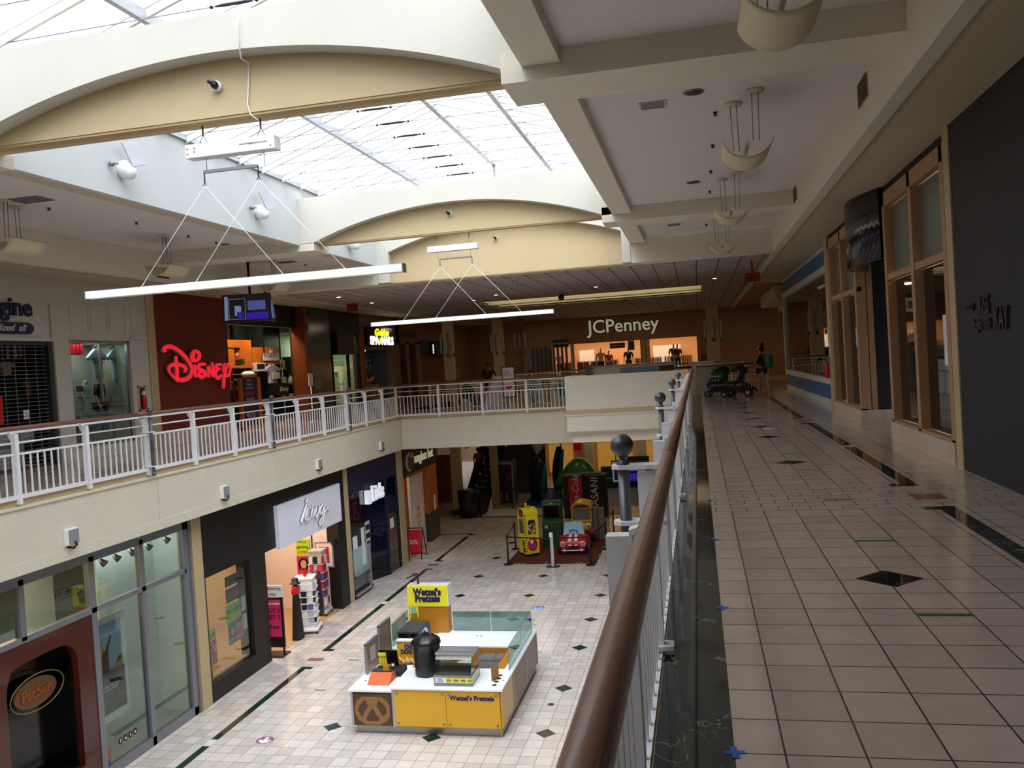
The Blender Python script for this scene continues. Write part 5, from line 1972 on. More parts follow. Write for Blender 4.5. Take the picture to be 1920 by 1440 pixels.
c = wL(28.0, 0, 0.6)
mb.lathe(c, [(0.18, 0.0), (0.18, 0.02), (0.02, 0.03), (0.02, 1.3)], 12)
obj('pole', mb, 'alu', t)
mb = MB()
mb.box(c.x - 0.02, c.x + 0.02, c.y - 0.15, c.y + 0.15, 1.25, 1.7)
obj('frame', mb, 'paper', t)

mb = MB()
wL.box(mb, 34.6, 38.4, 2.6, SZ, -0.3, 0.02)
wL.box(mb, 38.2, 38.55, 0, SZ, -0.3, 0.05)
struct('wall_left', mb, 'brown_wall')
sp = thing('shop_sign_box', wL(36.2, 2.8, 0.1), 'black lit sign box reading Golden SPA & NAILS', 'sign')
mb = MB()
wL.box(mb, 34.72, 37.9, 2.74, 3.58, 0.02, 0.14)
obj('box', mb, 'black_gloss', sp)
obj('word_golden', text_mb('Golden', 0.42, wL, 36.5, 3.34, d=0.15, ext=0.008, shear=0.3, bold=0.018, sx=1.4), 'spa_yellow', sp)
obj('word_spa', text_mb('SPA', 0.5, wL, 35.6, 2.97, d=0.15, ext=0.008, bold=0.018, sx=1.3), 'spa_white', sp)
obj('word_and', text_mb('&', 0.36, wL, 36.32, 2.97, d=0.15, ext=0.008, bold=0.018, sx=1.2), 'spa_yellow', sp)
obj('word_nails', text_mb('NAILS', 0.5, wL, 37.2, 2.97, d=0.15, ext=0.008, bold=0.018, sx=1.15), 'spa_white', sp)
boxes('wall_left', mat('salon_grey', '4c5458', 0.5), [(-15.6, -15.5, 34.6, 38.6, 0, 2.7), (-15.6, WL - 0.3, 38.2, 38.3, 0, 2.7)])
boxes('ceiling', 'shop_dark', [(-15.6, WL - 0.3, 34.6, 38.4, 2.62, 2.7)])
for yy in (35.2, 36.0):
 mb = MB()
 mb.box(-14.7, -14.5, yy, yy + 0.3, 2.56, 2.6)
 tag(obj('salon_lamp', mb, 'white_lamp'), 'small white lamp under the salon ceiling, ' + ('nearer' if yy < 35.5 else 'farther'), 'ceiling light')
for i, (x, y) in enumerate(((682, 671), (690, 671), (683, 682), (691, 682))):
 wN = W('L', -14.9)
 a0_, a1_, z0_, z1_ = rect_on(wN, (x, y), (x + 6, y + 9))
 t = thing('framed_certificate', wN((a0_ + a1_) / 2, z0_), 'framed certificate on the salon wall, %s of a block of four' % ['top left', 'top right', 'bottom left', 'bottom right'][i], 'picture', 'framed certificates in the salon')
 mb = MB()
 wN.box(mb, a0_, a1_, z0_, z1_, 0, 0.02)
 obj('frame', mb, 'black', t)
 mb = MB()
 wN.box(mb, a0_ + 0.04, a1_ - 0.04, z0_ + 0.04, z1_ - 0.04, 0.02, 0.024)
 obj('sheet', mb, 'light_grey', t)
mb = MB()
wN = W('L', -14.9)
wN.box(mb, 35.6, 37.8, 1.0, 2.45, -0.06, -0.001)
struct('wall_left', mb, 'mid_grey')
t = thing('potted_plant', (-14.5, 36.6, 0.0), 'orange flowers and dark leaves on a brown counter in the nail salon', 'plant')
mb = MB()
mb.box(-14.75, -14.25, 36.1, 37.1, 0, 1.05)
obj('counter', mb, 'brown_laminate', t)
mb = MB()
for k in range(7):
 mb.ball((-14.5 + random.uniform(-0.12, 0.12), 36.5 + random.uniform(-0.2, 0.2), 1.2 + random.uniform(0, 0.15)), 0.1, 8, 6)
obj('flowers', mb, 'orange', t)
mb = MB()
for k in range(8):
 a_ = k * 0.8
 mb.prism([(0, 0), (0.05, 0.3), (0.0, 0.55), (-0.05, 0.3)], lambda u, v, d: Vector((-14.5 + math.cos(a_) * (u + v * 0.4), 36.6 + math.sin(a_) * (u + v * 0.4) + d, 1.3 + v)), 0, 0.01)
obj('leaves', mb, 'green_dark', t)

# dim fronts farther along
boxes('wall_left', 'brown_wall', [(WL - 0.3, WL, 38.55, 39.2, 0, SZ), (WL - 0.3, WL, 38.55, 42.4, 2.9, SZ), (WL - 0.3, WL, 40.1, 40.6, 0, 3), (WL - 0.3, WL, 41.6, 42.4, 0, 3)])
boxes('wall_left', 'shop_dark', [(WL - 0.5, WL - 0.3, 38.6, 42.4, 0, SZ)])
mb = MB()
wL.poly(mb, [(38.8, 3.38), (39.0, 3.48), (41.5, 3.48), (41.7, 3.38), (41.7, 3.28), (41.5, 3.2), (39.0, 3.2), (38.8, 3.28)], 0.0, 0.08)
tag(obj('sign_plaque', mb, 'black'), 'unlit dark oval-ended sign over the dim door right of the nail salon', 'sign')
boxes('wall_left', mat('dim_orange', '7a3c18', 0.6), [(WL - 0.3, WL, 42.4, 47.4, 0, 2.2)])
boxes('wall_left', 'black', [(WL - 0.3, WL + 0.02, 42.4, 46.6, 2.2, 3.1)])
boxes('wall_left', 'brown_wall', [(WL - 0.3, WL, 42.4, 52.0, 3.1, SZ), (WL - 0.3, WL, 46.6, 52, 0, 3.1)])
t = thing('wall_screen', wL(44.6, 2.4, 0.06), 'small lit screen high on the dark band, right of the nail salon', 'screen')
mb = MB()
wL.box(mb, 43.9, 45.6, 2.35, 3.0, 0.03, 0.12)
obj('casing', mb, 'black', t)
mb = MB()
wL.box(mb, 44.7, 45.4, 2.5, 2.9, 0.12, 0.13)
obj('display', mb, 'screen_dark', t)
mb = MB()
for q in range(5):
 wL.box(mb, 44.1, 44.25, 2.42 + 0.1 * q, 2.48 + 0.1 * q, 0.12, 0.13)
obj('glowing_words', mb, 'spa_white', t)

# ================================================================= downstairs shops on the left
wS1 = W('L', SL)
def wbox(nm, w, b, m, parent=None, bev=0.0, label=None, cat=None):
 mb = MB()
 w.box(mb, *b)
 o = obj(nm, mb, m, parent, bev)
 if parent is None and label:
  tag(o, label, cat)
 return o
def wstruct(nm, w, lst, m):
 mb = MB()
 for b in lst:
  w.box(mb, *b)
 return struct(nm, mb, m)
# --- glass-fronted clothing shop
wstruct('wall_left', wS1, [(EY0, 9.0, LOW, -1.2, -0.3, 0)], 'cream')
t = thing('metal_shopfront', wS1(13.0, LOW), 'grey metal-framed glass shopfront at the lower left', 'shop front')
mb = MB()
for b in ((9.0, 16.5, -1.5, -1.2), (9.0, 16.3, -2.43, -2.33), (11.72, 11.84, -2.4, -1.4), (13.36, 13.50, LOW, -1.4), (14.80, 14.92, LOW, -1.4), (16.24, 16.50, LOW, -1.2), (13.4, 16.4, LOW, -5.32)):
 wS1.box(mb, b[0], b[1], b[2], b[3], -0.1, 0.02)
wS1.box(mb, 16.42, 16.46, LOW, -1.2, 0.02, 0.05)
obj('frame', mb, mat('silver_frame', '8c8d94', 0.4, 0.5, var=0.03), t, bev=0.004)
mb = MB()
for b in ((9.0, 11.72), (11.84, 13.36), (13.5, 14.8), (14.92, 16.24)):
 wS1.box(mb, b[0], b[1], -2.33, -1.5, -0.05, -0.04)
obj('upper_pane', mb, 'shop_glass', t)
for b in ((13.5, 14.8), (14.92, 16.24)):
 wbox('lower_pane', wS1, (b[0], b[1], -5.32, -2.43, -0.05, -0.04), 'shop_glass', t)
# mahogany panel with a rounded dark recess
mb = MB()
def arc(cx, cz, r, a0, a1, n_=6):
 return [(cx + r * math.cos(math.radians(a0 + (a1 - a0) * i / n_)), cz + r * math.sin(math.radians(a0 + (a1 - a0) * i / n_))) for i in range(n_ + 1)]
hole = [(11.35, -5.0)] + [(12.75, -5.0)] + arc(12.83, -4.85, 0.12, -60, 0, 3) + [(12.95, -3.5)] + arc(12.55, -3.15, 0.38, 0, 90, 6) + [(12.3, -2.74), (11.7, -2.76), (11.48, -2.80), (11.38, -3.0)]
# panel as strips left, right, above and below the opening
wS1.box(mb, 9.0, 11.35, LOW, -2.43, -0.12, 0.0)
wS1.box(mb, 12.95, 13.36, LOW, -2.43, -0.12, 0.0)
wS1.box(mb, 11.35, 12.95, LOW, -5.0, -0.12, 0.0)
wS1.poly(mb, [(11.35, -2.43), (12.95, -2.43), (12.95, -3.15)] + arc(12.55, -3.15, 0.40, 0, 90, 8) + [(12.3, -2.74), (11.7, -2.76), (11.48, -2.80), (11.38, -3.0), (11.35, -3.2)], -0.12, 0.0)
obj('mahogany_panel', mb, 'mahogany', t)
mb = MB()
wS1.box(mb, 11.35, 12.95, -5.0, -2.7, -0.5, -0.45)
wS1.box(mb, 12.9, 12.95, -5.0, -2.7, -0.45, -0.12)
wS1.box(mb, 11.35, 12.95, -5.02, -4.98, -0.45, -0.12)
obj('recess', mb, 'black_gloss', t)
mb = MB()
ring = [(12.27 + 0.60 * math.cos(2 * math.pi * i / 40), -3.42 + 0.30 * math.sin(2 * math.pi * i / 40)) for i in range(41)]
mb.tube([wS1(a, z, -0.25) for a, z in ring], 0.012, 6, caps=False)
so = thing('oval_sign', wS1(12.27, -3.72, -0.3), 'oval shop logo reading PacSun in a dark rounded recess, lower left', 'sign')
obj('oval_ring', mb, mat('dull_gold', '8a7a50', 0.4, 0.5), so)
mb = MB()
wS1.poly(mb, [(12.24 + 0.47 * math.cos(2 * math.pi * i / 32), -3.42 + 0.235 * math.sin(2 * math.pi * i / 32)) for i in range(32)], -0.3, -0.26)
obj('oval_face', mb, mat('dull_tan', '6a4626', 0.5), so)
obj('logo_words', text_mb('PacSun', 0.26, wS1, 12.25, -3.42, d=-0.25, ext=0.006, bold=0.01, sx=0.95), mat('dull_orange', '8e4a14', 0.5), so)
# interior
IN = -15.2
boxes('wall_left', 'shop_wall_pale', [(IN - 0.1, IN, 9, 16.6, LOW, -1.24), (IN, SL - 0.12, 16.55, 16.65, LOW, -1.24), (IN, SL - 0.12, 9.0, 9.1, LOW, -1.24)])
boxes('floor', 'concrete', [(IN, SL - 0.1, 9.0, 16.6, LOW, LOW + 0.01)])
boxes('wall_left', 'shop_wall_pale', [(-11.95, -11.85, 14.75, 16.6, LOW, -1.24), (-13.0, -12.9, 13.9, 14.8, LOW, -1.24)])
boxes('wall_left', mat('warm_board', 'd8b878', 0.6, var=0.1, scale=3, stretch=(1, 1, 6)), [(-13.3, -13.2, 9.0, 13.6, -3.3, -1.3)])
boxes('trim_35', 'mid_grey', [(-13.1, -12.0, 9.2, 13.3, LOW, -2.95)])
wm_ = W('L', -13.2)
p = wm_.px(118, 1113)
o = obj('wall_lettering', text_mb('BRANDY   MELVILLE', 0.16, wm_, p[0], p[1], d=0.02, ext=0.006, sx=0.9), 'ink')
tag(o, 'dark words BRANDY MELVILLE on a warm board wall seen through the upper left panes', 'sign lettering')
mb = MB()
for b in ((-0.95, 0.95, 0.10, 0.115), (-0.95, 0.95, -0.115, -0.10), (-0.95, -0.93, -0.115, 0.115), (0.93, 0.95, -0.115, 0.115)):
 wm_.box(mb, p[0] + b[0], p[0] + b[1], p[1] + b[2], p[1] + b[3], 0.01, 0.02)
tag(obj('sign_border', mb, 'ink'), 'thin dark border round the words BRANDY MELVILLE', 'sign border')
# track spotlights behind the glass
wT = W('L', -11.25)
for i, (x, y) in enumerate(((187, 1050), (213, 1041), (242, 1031), (273, 1021), (307, 1008))):
 a, z = wT.px(x, y)
 c = wT(a, z)
 t2 = thing('track_spotlight', (c.x, c.y, z), 'chrome track spotlight behind the top of the lower left glass, %s' % ['leftmost', 'second from left', 'middle of five', 'fourth from left', 'rightmost'][i], 'spotlight', 'track spotlights behind the lower left glass')
 mb = MB()
 d = Vector((0.35, 0.5, -0.6)).normalized()
 mb.tube([c + Vector((0, 0, 0.02)), c + d * 0.07, c + d * 0.13], [0.035, 0.06, 0.075], 14)
 obj('lamp_head', mb, 'brushed_steel', t2)
 mb = MB()
 mb.tube([c + Vector((0, 0, 0.03)), c + Vector((0, 0, 0.3))], 0.012, 6)
 obj('stem', mb, 'alu', t2)
area('shop_lamp_light', (-12.2, 12.3, -1.45), (1.6, 2.4), 38, (1, 0.80, 0.52))
area('shop_lamp_light', (-11.5, 15.2, -1.4), (0.4, 2.2), 22, (0.95, 1.0, 1.0))
mb = MB()
mb.box(-12.6, -12.0, 11.6, 13.0, -1.42, -1.38)
tag(obj('ceiling_panel_light', mb, 'warm_lamp'), 'warm ceiling light inside the lower left shop', 'ceiling light')
# big photo poster hung inside
wPo = W('L', -11.15)
po = thing('photo_poster', wPo(13.95, -4.55), 'large poster of two people under a blue sky, hung behind the lower left glass', 'poster')
mb = MB()
wPo.box(mb, 13.55, 14.55, -4.62, -2.70, 0, 0.008)
obj('backing_sheet', mb, 'white_plastic', po)
mb = MB()
wPo.box(mb, 13.62, 14.42, -3.72, -2.80, 0.008, 0.012)
obj('sky_print', mb, 'sky_blue', po)
mb = MB()
wPo.box(mb, 13.58, 14.46, -4.5, -3.72, 0.008, 0.012)
wPo.poly(mb, [(14.05, -3.72), (14.2, -3.66), (14.3, -3.52), (14.38, -3.5), (14.42, -3.62), (14.42, -3.72)], 0.012, 0.014)
obj('dark_print', mb, mat('print_dark', '26282c', 0.6), po)
mb = MB()
wPo.poly(mb, [(13.95, -3.72), (14.42, -3.58), (14.42, -3.72)], 0.0125, 0.015)
obj('field_print', mb, mat('straw', 'b09058', 0.6), po)
mb = MB()
for x0, h0 in ((13.68, -3.2), (13.84, -3.16)):
 mb.lathe(wPo(x0 + 0.05, 0, 0.02), [(0.03, h0 - 0.12), (0.045, h0 - 0.06), (0.03, h0)], 10, sx=0.2)
wPo.poly(mb, [(13.66, -3.72), (13.66, -3.4), (13.70, -3.32), (13.78, -3.32), (13.82, -3.4), (13.82, -3.72)], 0.014, 0.018)
obj('figure_print_light', mb, 'peach', po)
mb = MB()
wPo.poly(mb, [(13.84, -3.72), (13.84, -3.4), (13.88, -3.3), (13.96, -3.3), (14.10, -3.05), (14.13, -3.07), (14.02, -3.34), (14.02, -3.72)], 0.014, 0.02)
wPo.poly(mb, [(13.65, -3.5), (13.65, -3.2), (13.68, -3.15), (13.72, -3.18), (13.70, -3.5)], 0.018, 0.022)
obj('figure_print_dark', mb, mat('print_brown', '2e2018', 0.6), po)
obj('printed_words', text_mb('_______\nBuy Online, Pick Up In\nStore Now Available\n_______', 0.062, wPo, 14.0, -4.02, d=0.014, ext=0.001), 'paper', po)
mb = MB()
mb.tube([wPo(13.52, -2.68), wPo(14.58, -2.68)], 0.012, 8)
mb.tube([wPo(13.52, -4.64), wPo(14.58, -4.64)], 0.012, 8)
obj('hanging_rod', mb, 'white_plastic', po)
# round stickers and small flag sticker on the glass
for i, ch in enumerate(('f', 'o', 't', 'a')):
 a = 13.93 + 0.143 * i
 t2 = thing('window_sticker', wS1(a, -5.06, -0.035), 'round black sticker on the lower left glass, %s of a row of four' % ['first', 'second', 'third', 'last'][i], 'sticker', 'round stickers on the lower left glass')
 mb = MB()
 ring = [(a + 0.052 * math.cos(2 * math.pi * k / 20), -5.0 + 0.062 * math.sin(2 * math.pi * k / 20)) for k in range(20)]
 wS1.poly(mb, ring, -0.038, -0.035)
 obj('disc', mb, 'ink', t2)
 obj('symbol', text_mb(ch, 0.09, wS1, a, -5.0, d=-0.033, ext=0.001, bold=0.003), 'paper', t2)
mb = MB()
for q in range(4):
 wS1.box(mb, 13.53, 13.66, -5.06 - 0.05 * q, -5.04 - 0.05 * q, -0.036, -0.033)
fs = obj('flag_sticker', mb, 'red')
tag(fs, 'small red striped flag sticker in the corner of the lower left glass', 'sticker')
wbox('info_sticker', wS1, (13.53, 13.62, -5.31, -5.2, -0.037, -0.034), 'blue', label='tiny blue and white card at the foot of the lower left glass', cat='sticker')
# orange bin and goods beyond the recess
wbox('orange_box', wS1, (10.5, 11.3, LOW, -4.3, 0.05, 0.5), 'orange_wood', label='orange box standing at the left picture edge on the lower floor', cat='box')

# beige pilasters
for a0, a1 in ((16.5, 16.86), (24.66, 24.93), (29.46, 30.03)):
 wstruct('trim_36', wS1, [(a0, a1, LOW, -1.2, -0.3, 0.06)], 'tan')

# --- accessories shop with black surround
wstruct('wall_left', wS1, [(16.86, 19.62, -2.72, -1.2, -0.2, 0.03), (19.62, 24.66, -1.7, -1.2, -0.2, 0.03), (16.86, 19.62, LOW, -5.08, -0.2, 0.03), (18.86, 19.62, -5.08, -2.72, -0.35, 0.03), (24.08, 24.66, LOW, -1.7, -0.35, 0.03), (19.62, 20.22, -2.76, -1.7, -0.2, 0.03), (16.86, 16.95, -5.08, -2.72, -0.2, 0.03)], 'black')
boxes('wall_left', 'shop_wall_warm', [(IN + 1.2, IN + 1.3, 16.8, 27.0, LOW, -1.24), (IN + 1.2, SL - 0.2, 16.7, 16.8, LOW, -1.24)])
boxes('wall_left', mat('pink_white', 'e4d4cc', 0.6, var=0.03), [(IN + 1.2, SL - 0.3, 24.1, 24.25, LOW, -1.24)])
boxes('floor', 'shop_floor', [(IN + 1.2, SL - 0.02, 16.8, 24.1, LOW, LOW + 0.008)])
sg = thing('shop_sign_panel', wS1(22.2, -2.82, 0.05), 'large white sign panel reading Icing in brush script, above the shop entrance', 'sign')
mb = MB()
wS1.box(mb, 20.22, 24.17, -2.82, -1.69, 0.03, 0.14)
obj('panel', mb, mat('sign_white', 'd8dcea', 0.4, var=0.015, emit=0.12, ecol='d8dcf0'), sg, bev=0.01)
strokes = {'letter_i_capital': [[(690, 520, .9), (640, 680, 1.1), (575, 880, 1.2)], [(725, 395, .5), (695, 430, 1), (680, 480, .8)]],
           'letter_c': [[(768, 552, .6), (705, 620, .9), (668, 770, 1.1), (690, 850, 1.1), (745, 780, .6)]],
           'letter_i': [[(815, 600, .7), (795, 700, .9), (792, 785, .7)], [(815, 535, .5), (818, 548, .5)]],
           'letter_n': [[(862, 620, .8), (835, 770, .8)], [(845, 720, .5), (905, 560, .8), (880, 690, .8), (905, 790, .8), (950, 640, .7), (960, 540, .6)]],
           'letter_g': [[(1052, 505, .8), (1000, 555, 1), (968, 680, 1), (1010, 705, .8), (1062, 560, .7), (1050, 720, .9), (1020, 880, .9), (978, 930, .9), (972, 865, .7), (1060, 700, .6), (1110, 615, .8), (1150, 600, .8), (1162, 645, .6)]]}
for nm, sl in strokes.items():
 mb, mb2 = MB(), MB()
 for st in sl:
  pts = zpx(wS1, 11.08, 500, 900, st)
  stroke_mb(mb, wS1, pts, 0.034, 0.20)
  stroke_mb(mb2, wS1, [(p[0] + 0.03, p[1]) + tuple(p[2:]) for p in pts], 0.036, 0.16)
 lo = obj(nm, mb, 'white_plastic', sg)
 obj('shadow_backing', mb2, mat('plum', '6a4458', 0.5), lo)
# back wall shelves and posters
wI2 = W('L', -13.6)
def shelf_unit(w, a0, a1, z0, z1, nsh, label, goods, m='orange_wood', ncol=7, d0=-0.35, d1=0.0, cat='shelf'):
 t = thing('display_shelf', w((a0 + a1) / 2, z0, d0 / 2), label, cat)
 mb = MB()
 w.box(mb, a0, a0 + 0.06, z0, z1, d0, d1)
 w.box(mb, a1 - 0.06, a1, z0, z1, d0, d1)
 w.box(mb, a0, a1, z0, z1, d0, d0 + 0.02)
 for k in range(nsh + 1):
  zz = z0 + (z1 - z0) * k / nsh
  w.box(mb, a0, a1, zz - 0.02, zz + 0.015, d0, d1)
 obj('rack', mb, m, t)
 for k in range(nsh):
  zz = z0 + (z1 - z0) * k / nsh + 0.02
  H_ = (z1 - z0) / nsh
  for c in range(ncol):
   aa = a0 + 0.1 + (a1 - a0 - 0.2) * (c + random.uniform(0.1, 0.3)) / ncol
   ww_ = (a1 - a0) / ncol * random.uniform(0.45, 0.75)
   hh = H_ * random.uniform(0.35, 0.8)
   mb = MB()
   w.box(mb, aa, aa + ww_, zz, zz + hh, d0 * 0.6, d1 - 0.03)
   obj('goods', mb, random.choice(goods), t)
 return t
shelf_unit(wI2, 23.0, 26.2, -5.3, -2.1, 6, 'warm-lit wooden wall shelves of small goods inside the accessories shop', ['paper', 'peach', 'pink', 'light_grey', 'orange', 'shop_wall_warm'], 'shop_wall_warm')
wQ = W('L', -12.6)
wF2 = W('F', 24.08)
def poster(w, a0, a1, z0, z1, label, fields, words=(), d=0.005, m='paper', name='poster'):
 """fields: (fa0, fa1, fz0, fz1, material) as fractions; words: (text, fa, fz, size, material)"""
 t = thing(name, w((a0 + a1) / 2, z0, d), label, 'poster')
 W_, H_ = a1 - a0, z1 - z0
 mb = MB()
 w.box(mb, a0, a1, z0, z1, d, d + 0.01)
 obj('sheet', mb, m, t)
 for i, f in enumerate(fields):
  mb = MB()
  w.box(mb, a0 + W_ * f[0], a0 + W_ * f[1], z0 + H_ * f[2], z0 + H_ * f[3], d + 0.008, d + 0.011 + 0.002 * i)
  obj('printed_field', mb, f[4], t)
 for wd in words:
  obj('printed_words', text_mb(wd[0], wd[3], w, a0 + W_ * wd[1], z0 + H_ * wd[2], d=d + 0.025, ext=0.002, sx=wd[5] if len(wd) > 5 else 1), wd[4], t)
 return t
def face_print(w, t, a, z, r, d=0.03):
 mb = MB()
 w.poly(mb, [(a + 1.25 * r * math.cos(2 * math.pi * k / 16), z + 0.1 * r + 1.35 * r * math.sin(2 * math.pi * k / 16)) for k in range(16)], d, d + 0.002)
 w.box(mb, a - 1.25 * r, a + 1.25 * r, z - 1.4 * r, z, d, d + 0.002)
 obj('hair_print', mb, 'hair', t)
 mb = MB()
 w.poly(mb, [(a + 0.75 * r * math.cos(2 * math.pi * k / 16), z - 0.1 * r + r * math.sin(2 * math.pi * k / 16)) for k in range(16)], d + 0.002, d + 0.004)
 obj('face_print', mb, 'peach', t)
t = poster(wF2, -12.28, -11.84, -4.5, -3.35, 'green and pink piercing poster on the pale side wall of the accessories shop', [(0, 1, 0.55, 1, 'lime'), (0, 1, 0.0, 0.55, 'pink')], [('FREE your', 0.5, 0.93, 0.07, 'ink'), ('piercing', 0.5, 0.8, 0.12, 'ink'), ('3 WEEKS', 0.55, 0.66, 0.1, 'orange')])
face_print(wF2, t, -12.06, -4.1, 0.13)
t = thing('framed_poster', wF2(-11.35, -4.2), 'grey-framed red poster on the pale side wall of the accessories shop', 'poster')
wbox('frame', wF2, (-11.66, -11.06, -4.22, -3.45, 0.003, 0.03), 'mid_grey', t)
wbox('mount', wF2, (-11.62, -11.10, -4.18, -3.49, 0.03, 0.034), 'pink_white', t)
wbox('red_sheet', wF2, (-11.52, -11.2, -4.08, -3.60, 0.034, 0.037), 'red', t)
wbox('white_card', wF2, (-11.42, -11.28, -4.05, -3.80, 0.037, 0.04), 'paper', t)
wbox('wall_strip', wF2, (-11.77, -11.745, -5.4, -1.9, 0.002, 0.02), 'ink', label='thin black vertical strip on the pale side wall of the accessories shop', cat='trim strip')
wbox('wall_box', wF2, (-11.08, -10.95, -3.52, -3.38, 0.001, 0.12), 'black', label='small black box high at the edge of the accessories shop side wall', cat='wall device')
shop_lamp(-12.4, 20.8, -1.32, 70, (1, 0.83, 0.62), 'warm ceiling lamp inside the accessories shop, nearer')
shop_lamp(-12.2, 22.9, -1.32, 60, (1, 0.86, 0.7), 'warm ceiling lamp inside the accessories shop, farther')
shop_lamp(-12.0, 17.9, -1.32, 30, (1, 0.88, 0.72), 'ceiling lamp over the show window of the accessories shop')

# rotating racks at the entrance
def tower(c, s_, hgt, label, rows, cards, base='light_grey', rot=0.0):
 t = thing('display_tower', (c[0], c[1], LOW), label, 'display rack')
 R_ = Matrix.Rotation(rot, 3, 'Z')
 ax, ay = R_ @ Vector((1, 0, 0)), R_ @ Vector((0, 1, 0))
 C = Vector((c[0], c[1], 0))
 mb = MB()
 mb.obox(C + Vector((0, 0, LOW + 0.12)), ax, ay, (0, 0, 1), s_ * 1.15, s_ * 1.15, 0.03)
 mb.obox(C + Vector((0, 0, LOW + 0.15 + hgt / 2)), ax, ay, (0, 0, 1), s_ * 0.8, s_ * 0.8, hgt / 2)
 mb.obox(C + Vector((0, 0, LOW + 0.17 + hgt)), ax, ay, (0, 0, 1), s_ * 0.9, s_ * 0.9, 0.02)
 obj('column', mb, base, t)
 for sx in (-1, 1):
  for sy in (-1, 1):
   mb = MB()
   p_ = C + ax * s_ * sx + ay * s_ * sy
   mb.ball((p_.x, p_.y, LOW + 0.045), 0.045, 10, 6)
   obj('castor', mb, 'dark_grey', t)
 for k in range(rows):
  zz = LOW + 0.3 + (hgt - 0.25) * k / rows
  for face in (0, 1, 2, 3):
   n_ = [-ay, ax, ay, -ax][face]
   u_ = [ax, ay, -ax, -ay][face]
   for q in range(3):
    mb = MB()
    cc = C + n_ * (s_ * 0.86) + u_ * (s_ * 0.55 * (q - 1)) + Vector((0, 0, zz + hgt / rows * 0.4))
    mb.obox(cc, u_, n_, (0, 0, 1), s_ * 0.22, 0.025, hgt / rows * 0.34)
    obj('carded_goods', mb, random.choice(cards), t)
  mb = MB()
  mb.obox(C + Vector((0, 0, zz - 0.01)), ax, ay, (0, 0, 1), s_ * 1.0, s_ * 1.0, 0.008)
  obj('tray', mb, base, t)
 return t
tower((-11.0, 21.95), 0.30, 1.35, 'white square display tower of carded jewellery in the shop entrance', 6, ['paper', 'paper', 'light_grey', 'white_plastic', 'ink', 'violet'], 'white_plastic', 0.25)
tower((-11.35, 23.55), 0.24, 1.75, 'taller grey display tower of coloured packets at the right of the shop entrance', 6, ['pink', 'purple', 'red', 'light_grey', 'ink', 'paper'], 'light_grey', 0.1)
# capes and hat hung on the first tower
def cape(x, y, z0, z1, r0, r1, label, collar):
 t = thing('costume_cape', (x, y, z0), label, 'costume')
 mb = MB()
 prof = []
 n_ = 20
 rows = 6
 vs = []
 for j in range(rows + 1):
  f = j / rows
  z = z1 + (z0 - z1) * f
  r = r0 + (r1 - r0) * f
  for k in range(n_):
   a = 2 * math.pi * k / n_
   rr = r * (1 + 0.12 * math.sin(5 * a))
   vs.append((x + rr * math.cos(a) * 0.6, y + rr * math.sin(a), z))
 fs = [(j * n_ + k, j * n_ + (k + 1) % n_, (j + 1) * n_ + (k + 1) % n_, (j + 1) * n_ + k) for j in range(rows) for k in range(n_)]
 fs.append(tuple(range(n_ - 1, -1, -1)))
 fs.append(tuple(rows * n_ + k for k in range(n_)))
 mb.add(vs, fs, True)
 obj('cape_cloth', mb, 'black', t)
 mb = MB()
 mb.lathe((x, y, 0), [(r0 * 0.5, z1 + 0.05), (r0 * 1.25, z1 - 0.02), (r0 * 1.6, z1 - 0.2), (r0 * 1.2, z1 - 0.22)], 14, sx=0.7)
 obj('red_collar', mb, collar, t)
 return t
t = cape(-10.98, 21.32, LOW + 0.02, -4.05, 0.10, 0.22, 'black cape with orange-red collar on the left of the white display tower', 'red')
mb = MB()
mb.lathe((-10.98, 21.32, 0), [(0.15, -3.99), (0.15, -3.98), (0.09, -3.97), (0.09, -3.87), (0.07, -3.84)], 14)
obj('hat', mb, 'black', t)
cape(-10.95, 22.62, -5.2, -4.0, 0.10, 0.2, 'black cape with red trim hanging on the right of the white display tower', 'maroon')
mb = MB()
for k in range(16):
 a = k * 0.9
 c = Vector((-11.0, 21.95, -3.97))
 d = Vector((math.cos(a) * random.uniform(0.2, 1), math.sin(a) * random.uniform(0.2, 1), random.uniform(0.6, 1.4))).normalized()
 mb.bar(c, c + d * random.uniform(0.15, 0.34), 0.03, 0.008)
tag(obj('ribbon_bunch', mb, 'red'), 'bunch of red ribbons and bows on top of the white display tower', 'ribbons')

# floor-standing sale sign
wSg = W('F', 19.95)
t = thing('sale_sign_stand', (-10.95, 20.05, LOW), 'black floor stand with pink panel reading EVERYTHING BUY 3 GET 3 free', 'sign stand')
mb = MB()
mb.box(-11.2, -10.68, 19.82, 20.28, LOW, LOW + 0.03)
mb.box(-11.18, -11.14, 19.98, 20.02, LOW, -3.95)
mb.box(-10.74, -10.70, 19.98, 20.02, LOW, -3.95)
obj('stand', mb, 'black', t)
mb = MB()
mb.box(-11.2, -10.68, 19.97, 20.03, -5.28, -4.0)
obj('black_board', mb, 'black', t)
mb = MB()
mb.box(-11.15, -10.73, 19.955, 19.97, -5.0, -4.05)
obj('pink_panel', mb, 'pink', t)
mb = MB()
mb.box(-11.2, -10.66, 19.96, 20.0, -3.98, -3.68)
obj('top_card', mb, 'paper', t)
for txt, zq, sz, mm in (('EVERYTHING', -4.15, 0.066, 'paper'), ('BUY 3', -4.33, 0.15, 'ink'), ('GET 3', -4.5, 0.15, 'ink'), ('free', -4.75, 0.17, 'ink')):
 obj('printed_words', text_mb(txt, sz, wSg, -10.94, zq, d=0.0, ext=0.002, shear=0.3 if txt == 'free' else 0, bold=0.002), mm, t)
obj('printed_words', text_mb('EAR piercing', 0.09, wSg, -10.93, -3.76, d=-0.005, ext=0.002), 'maroon', t)
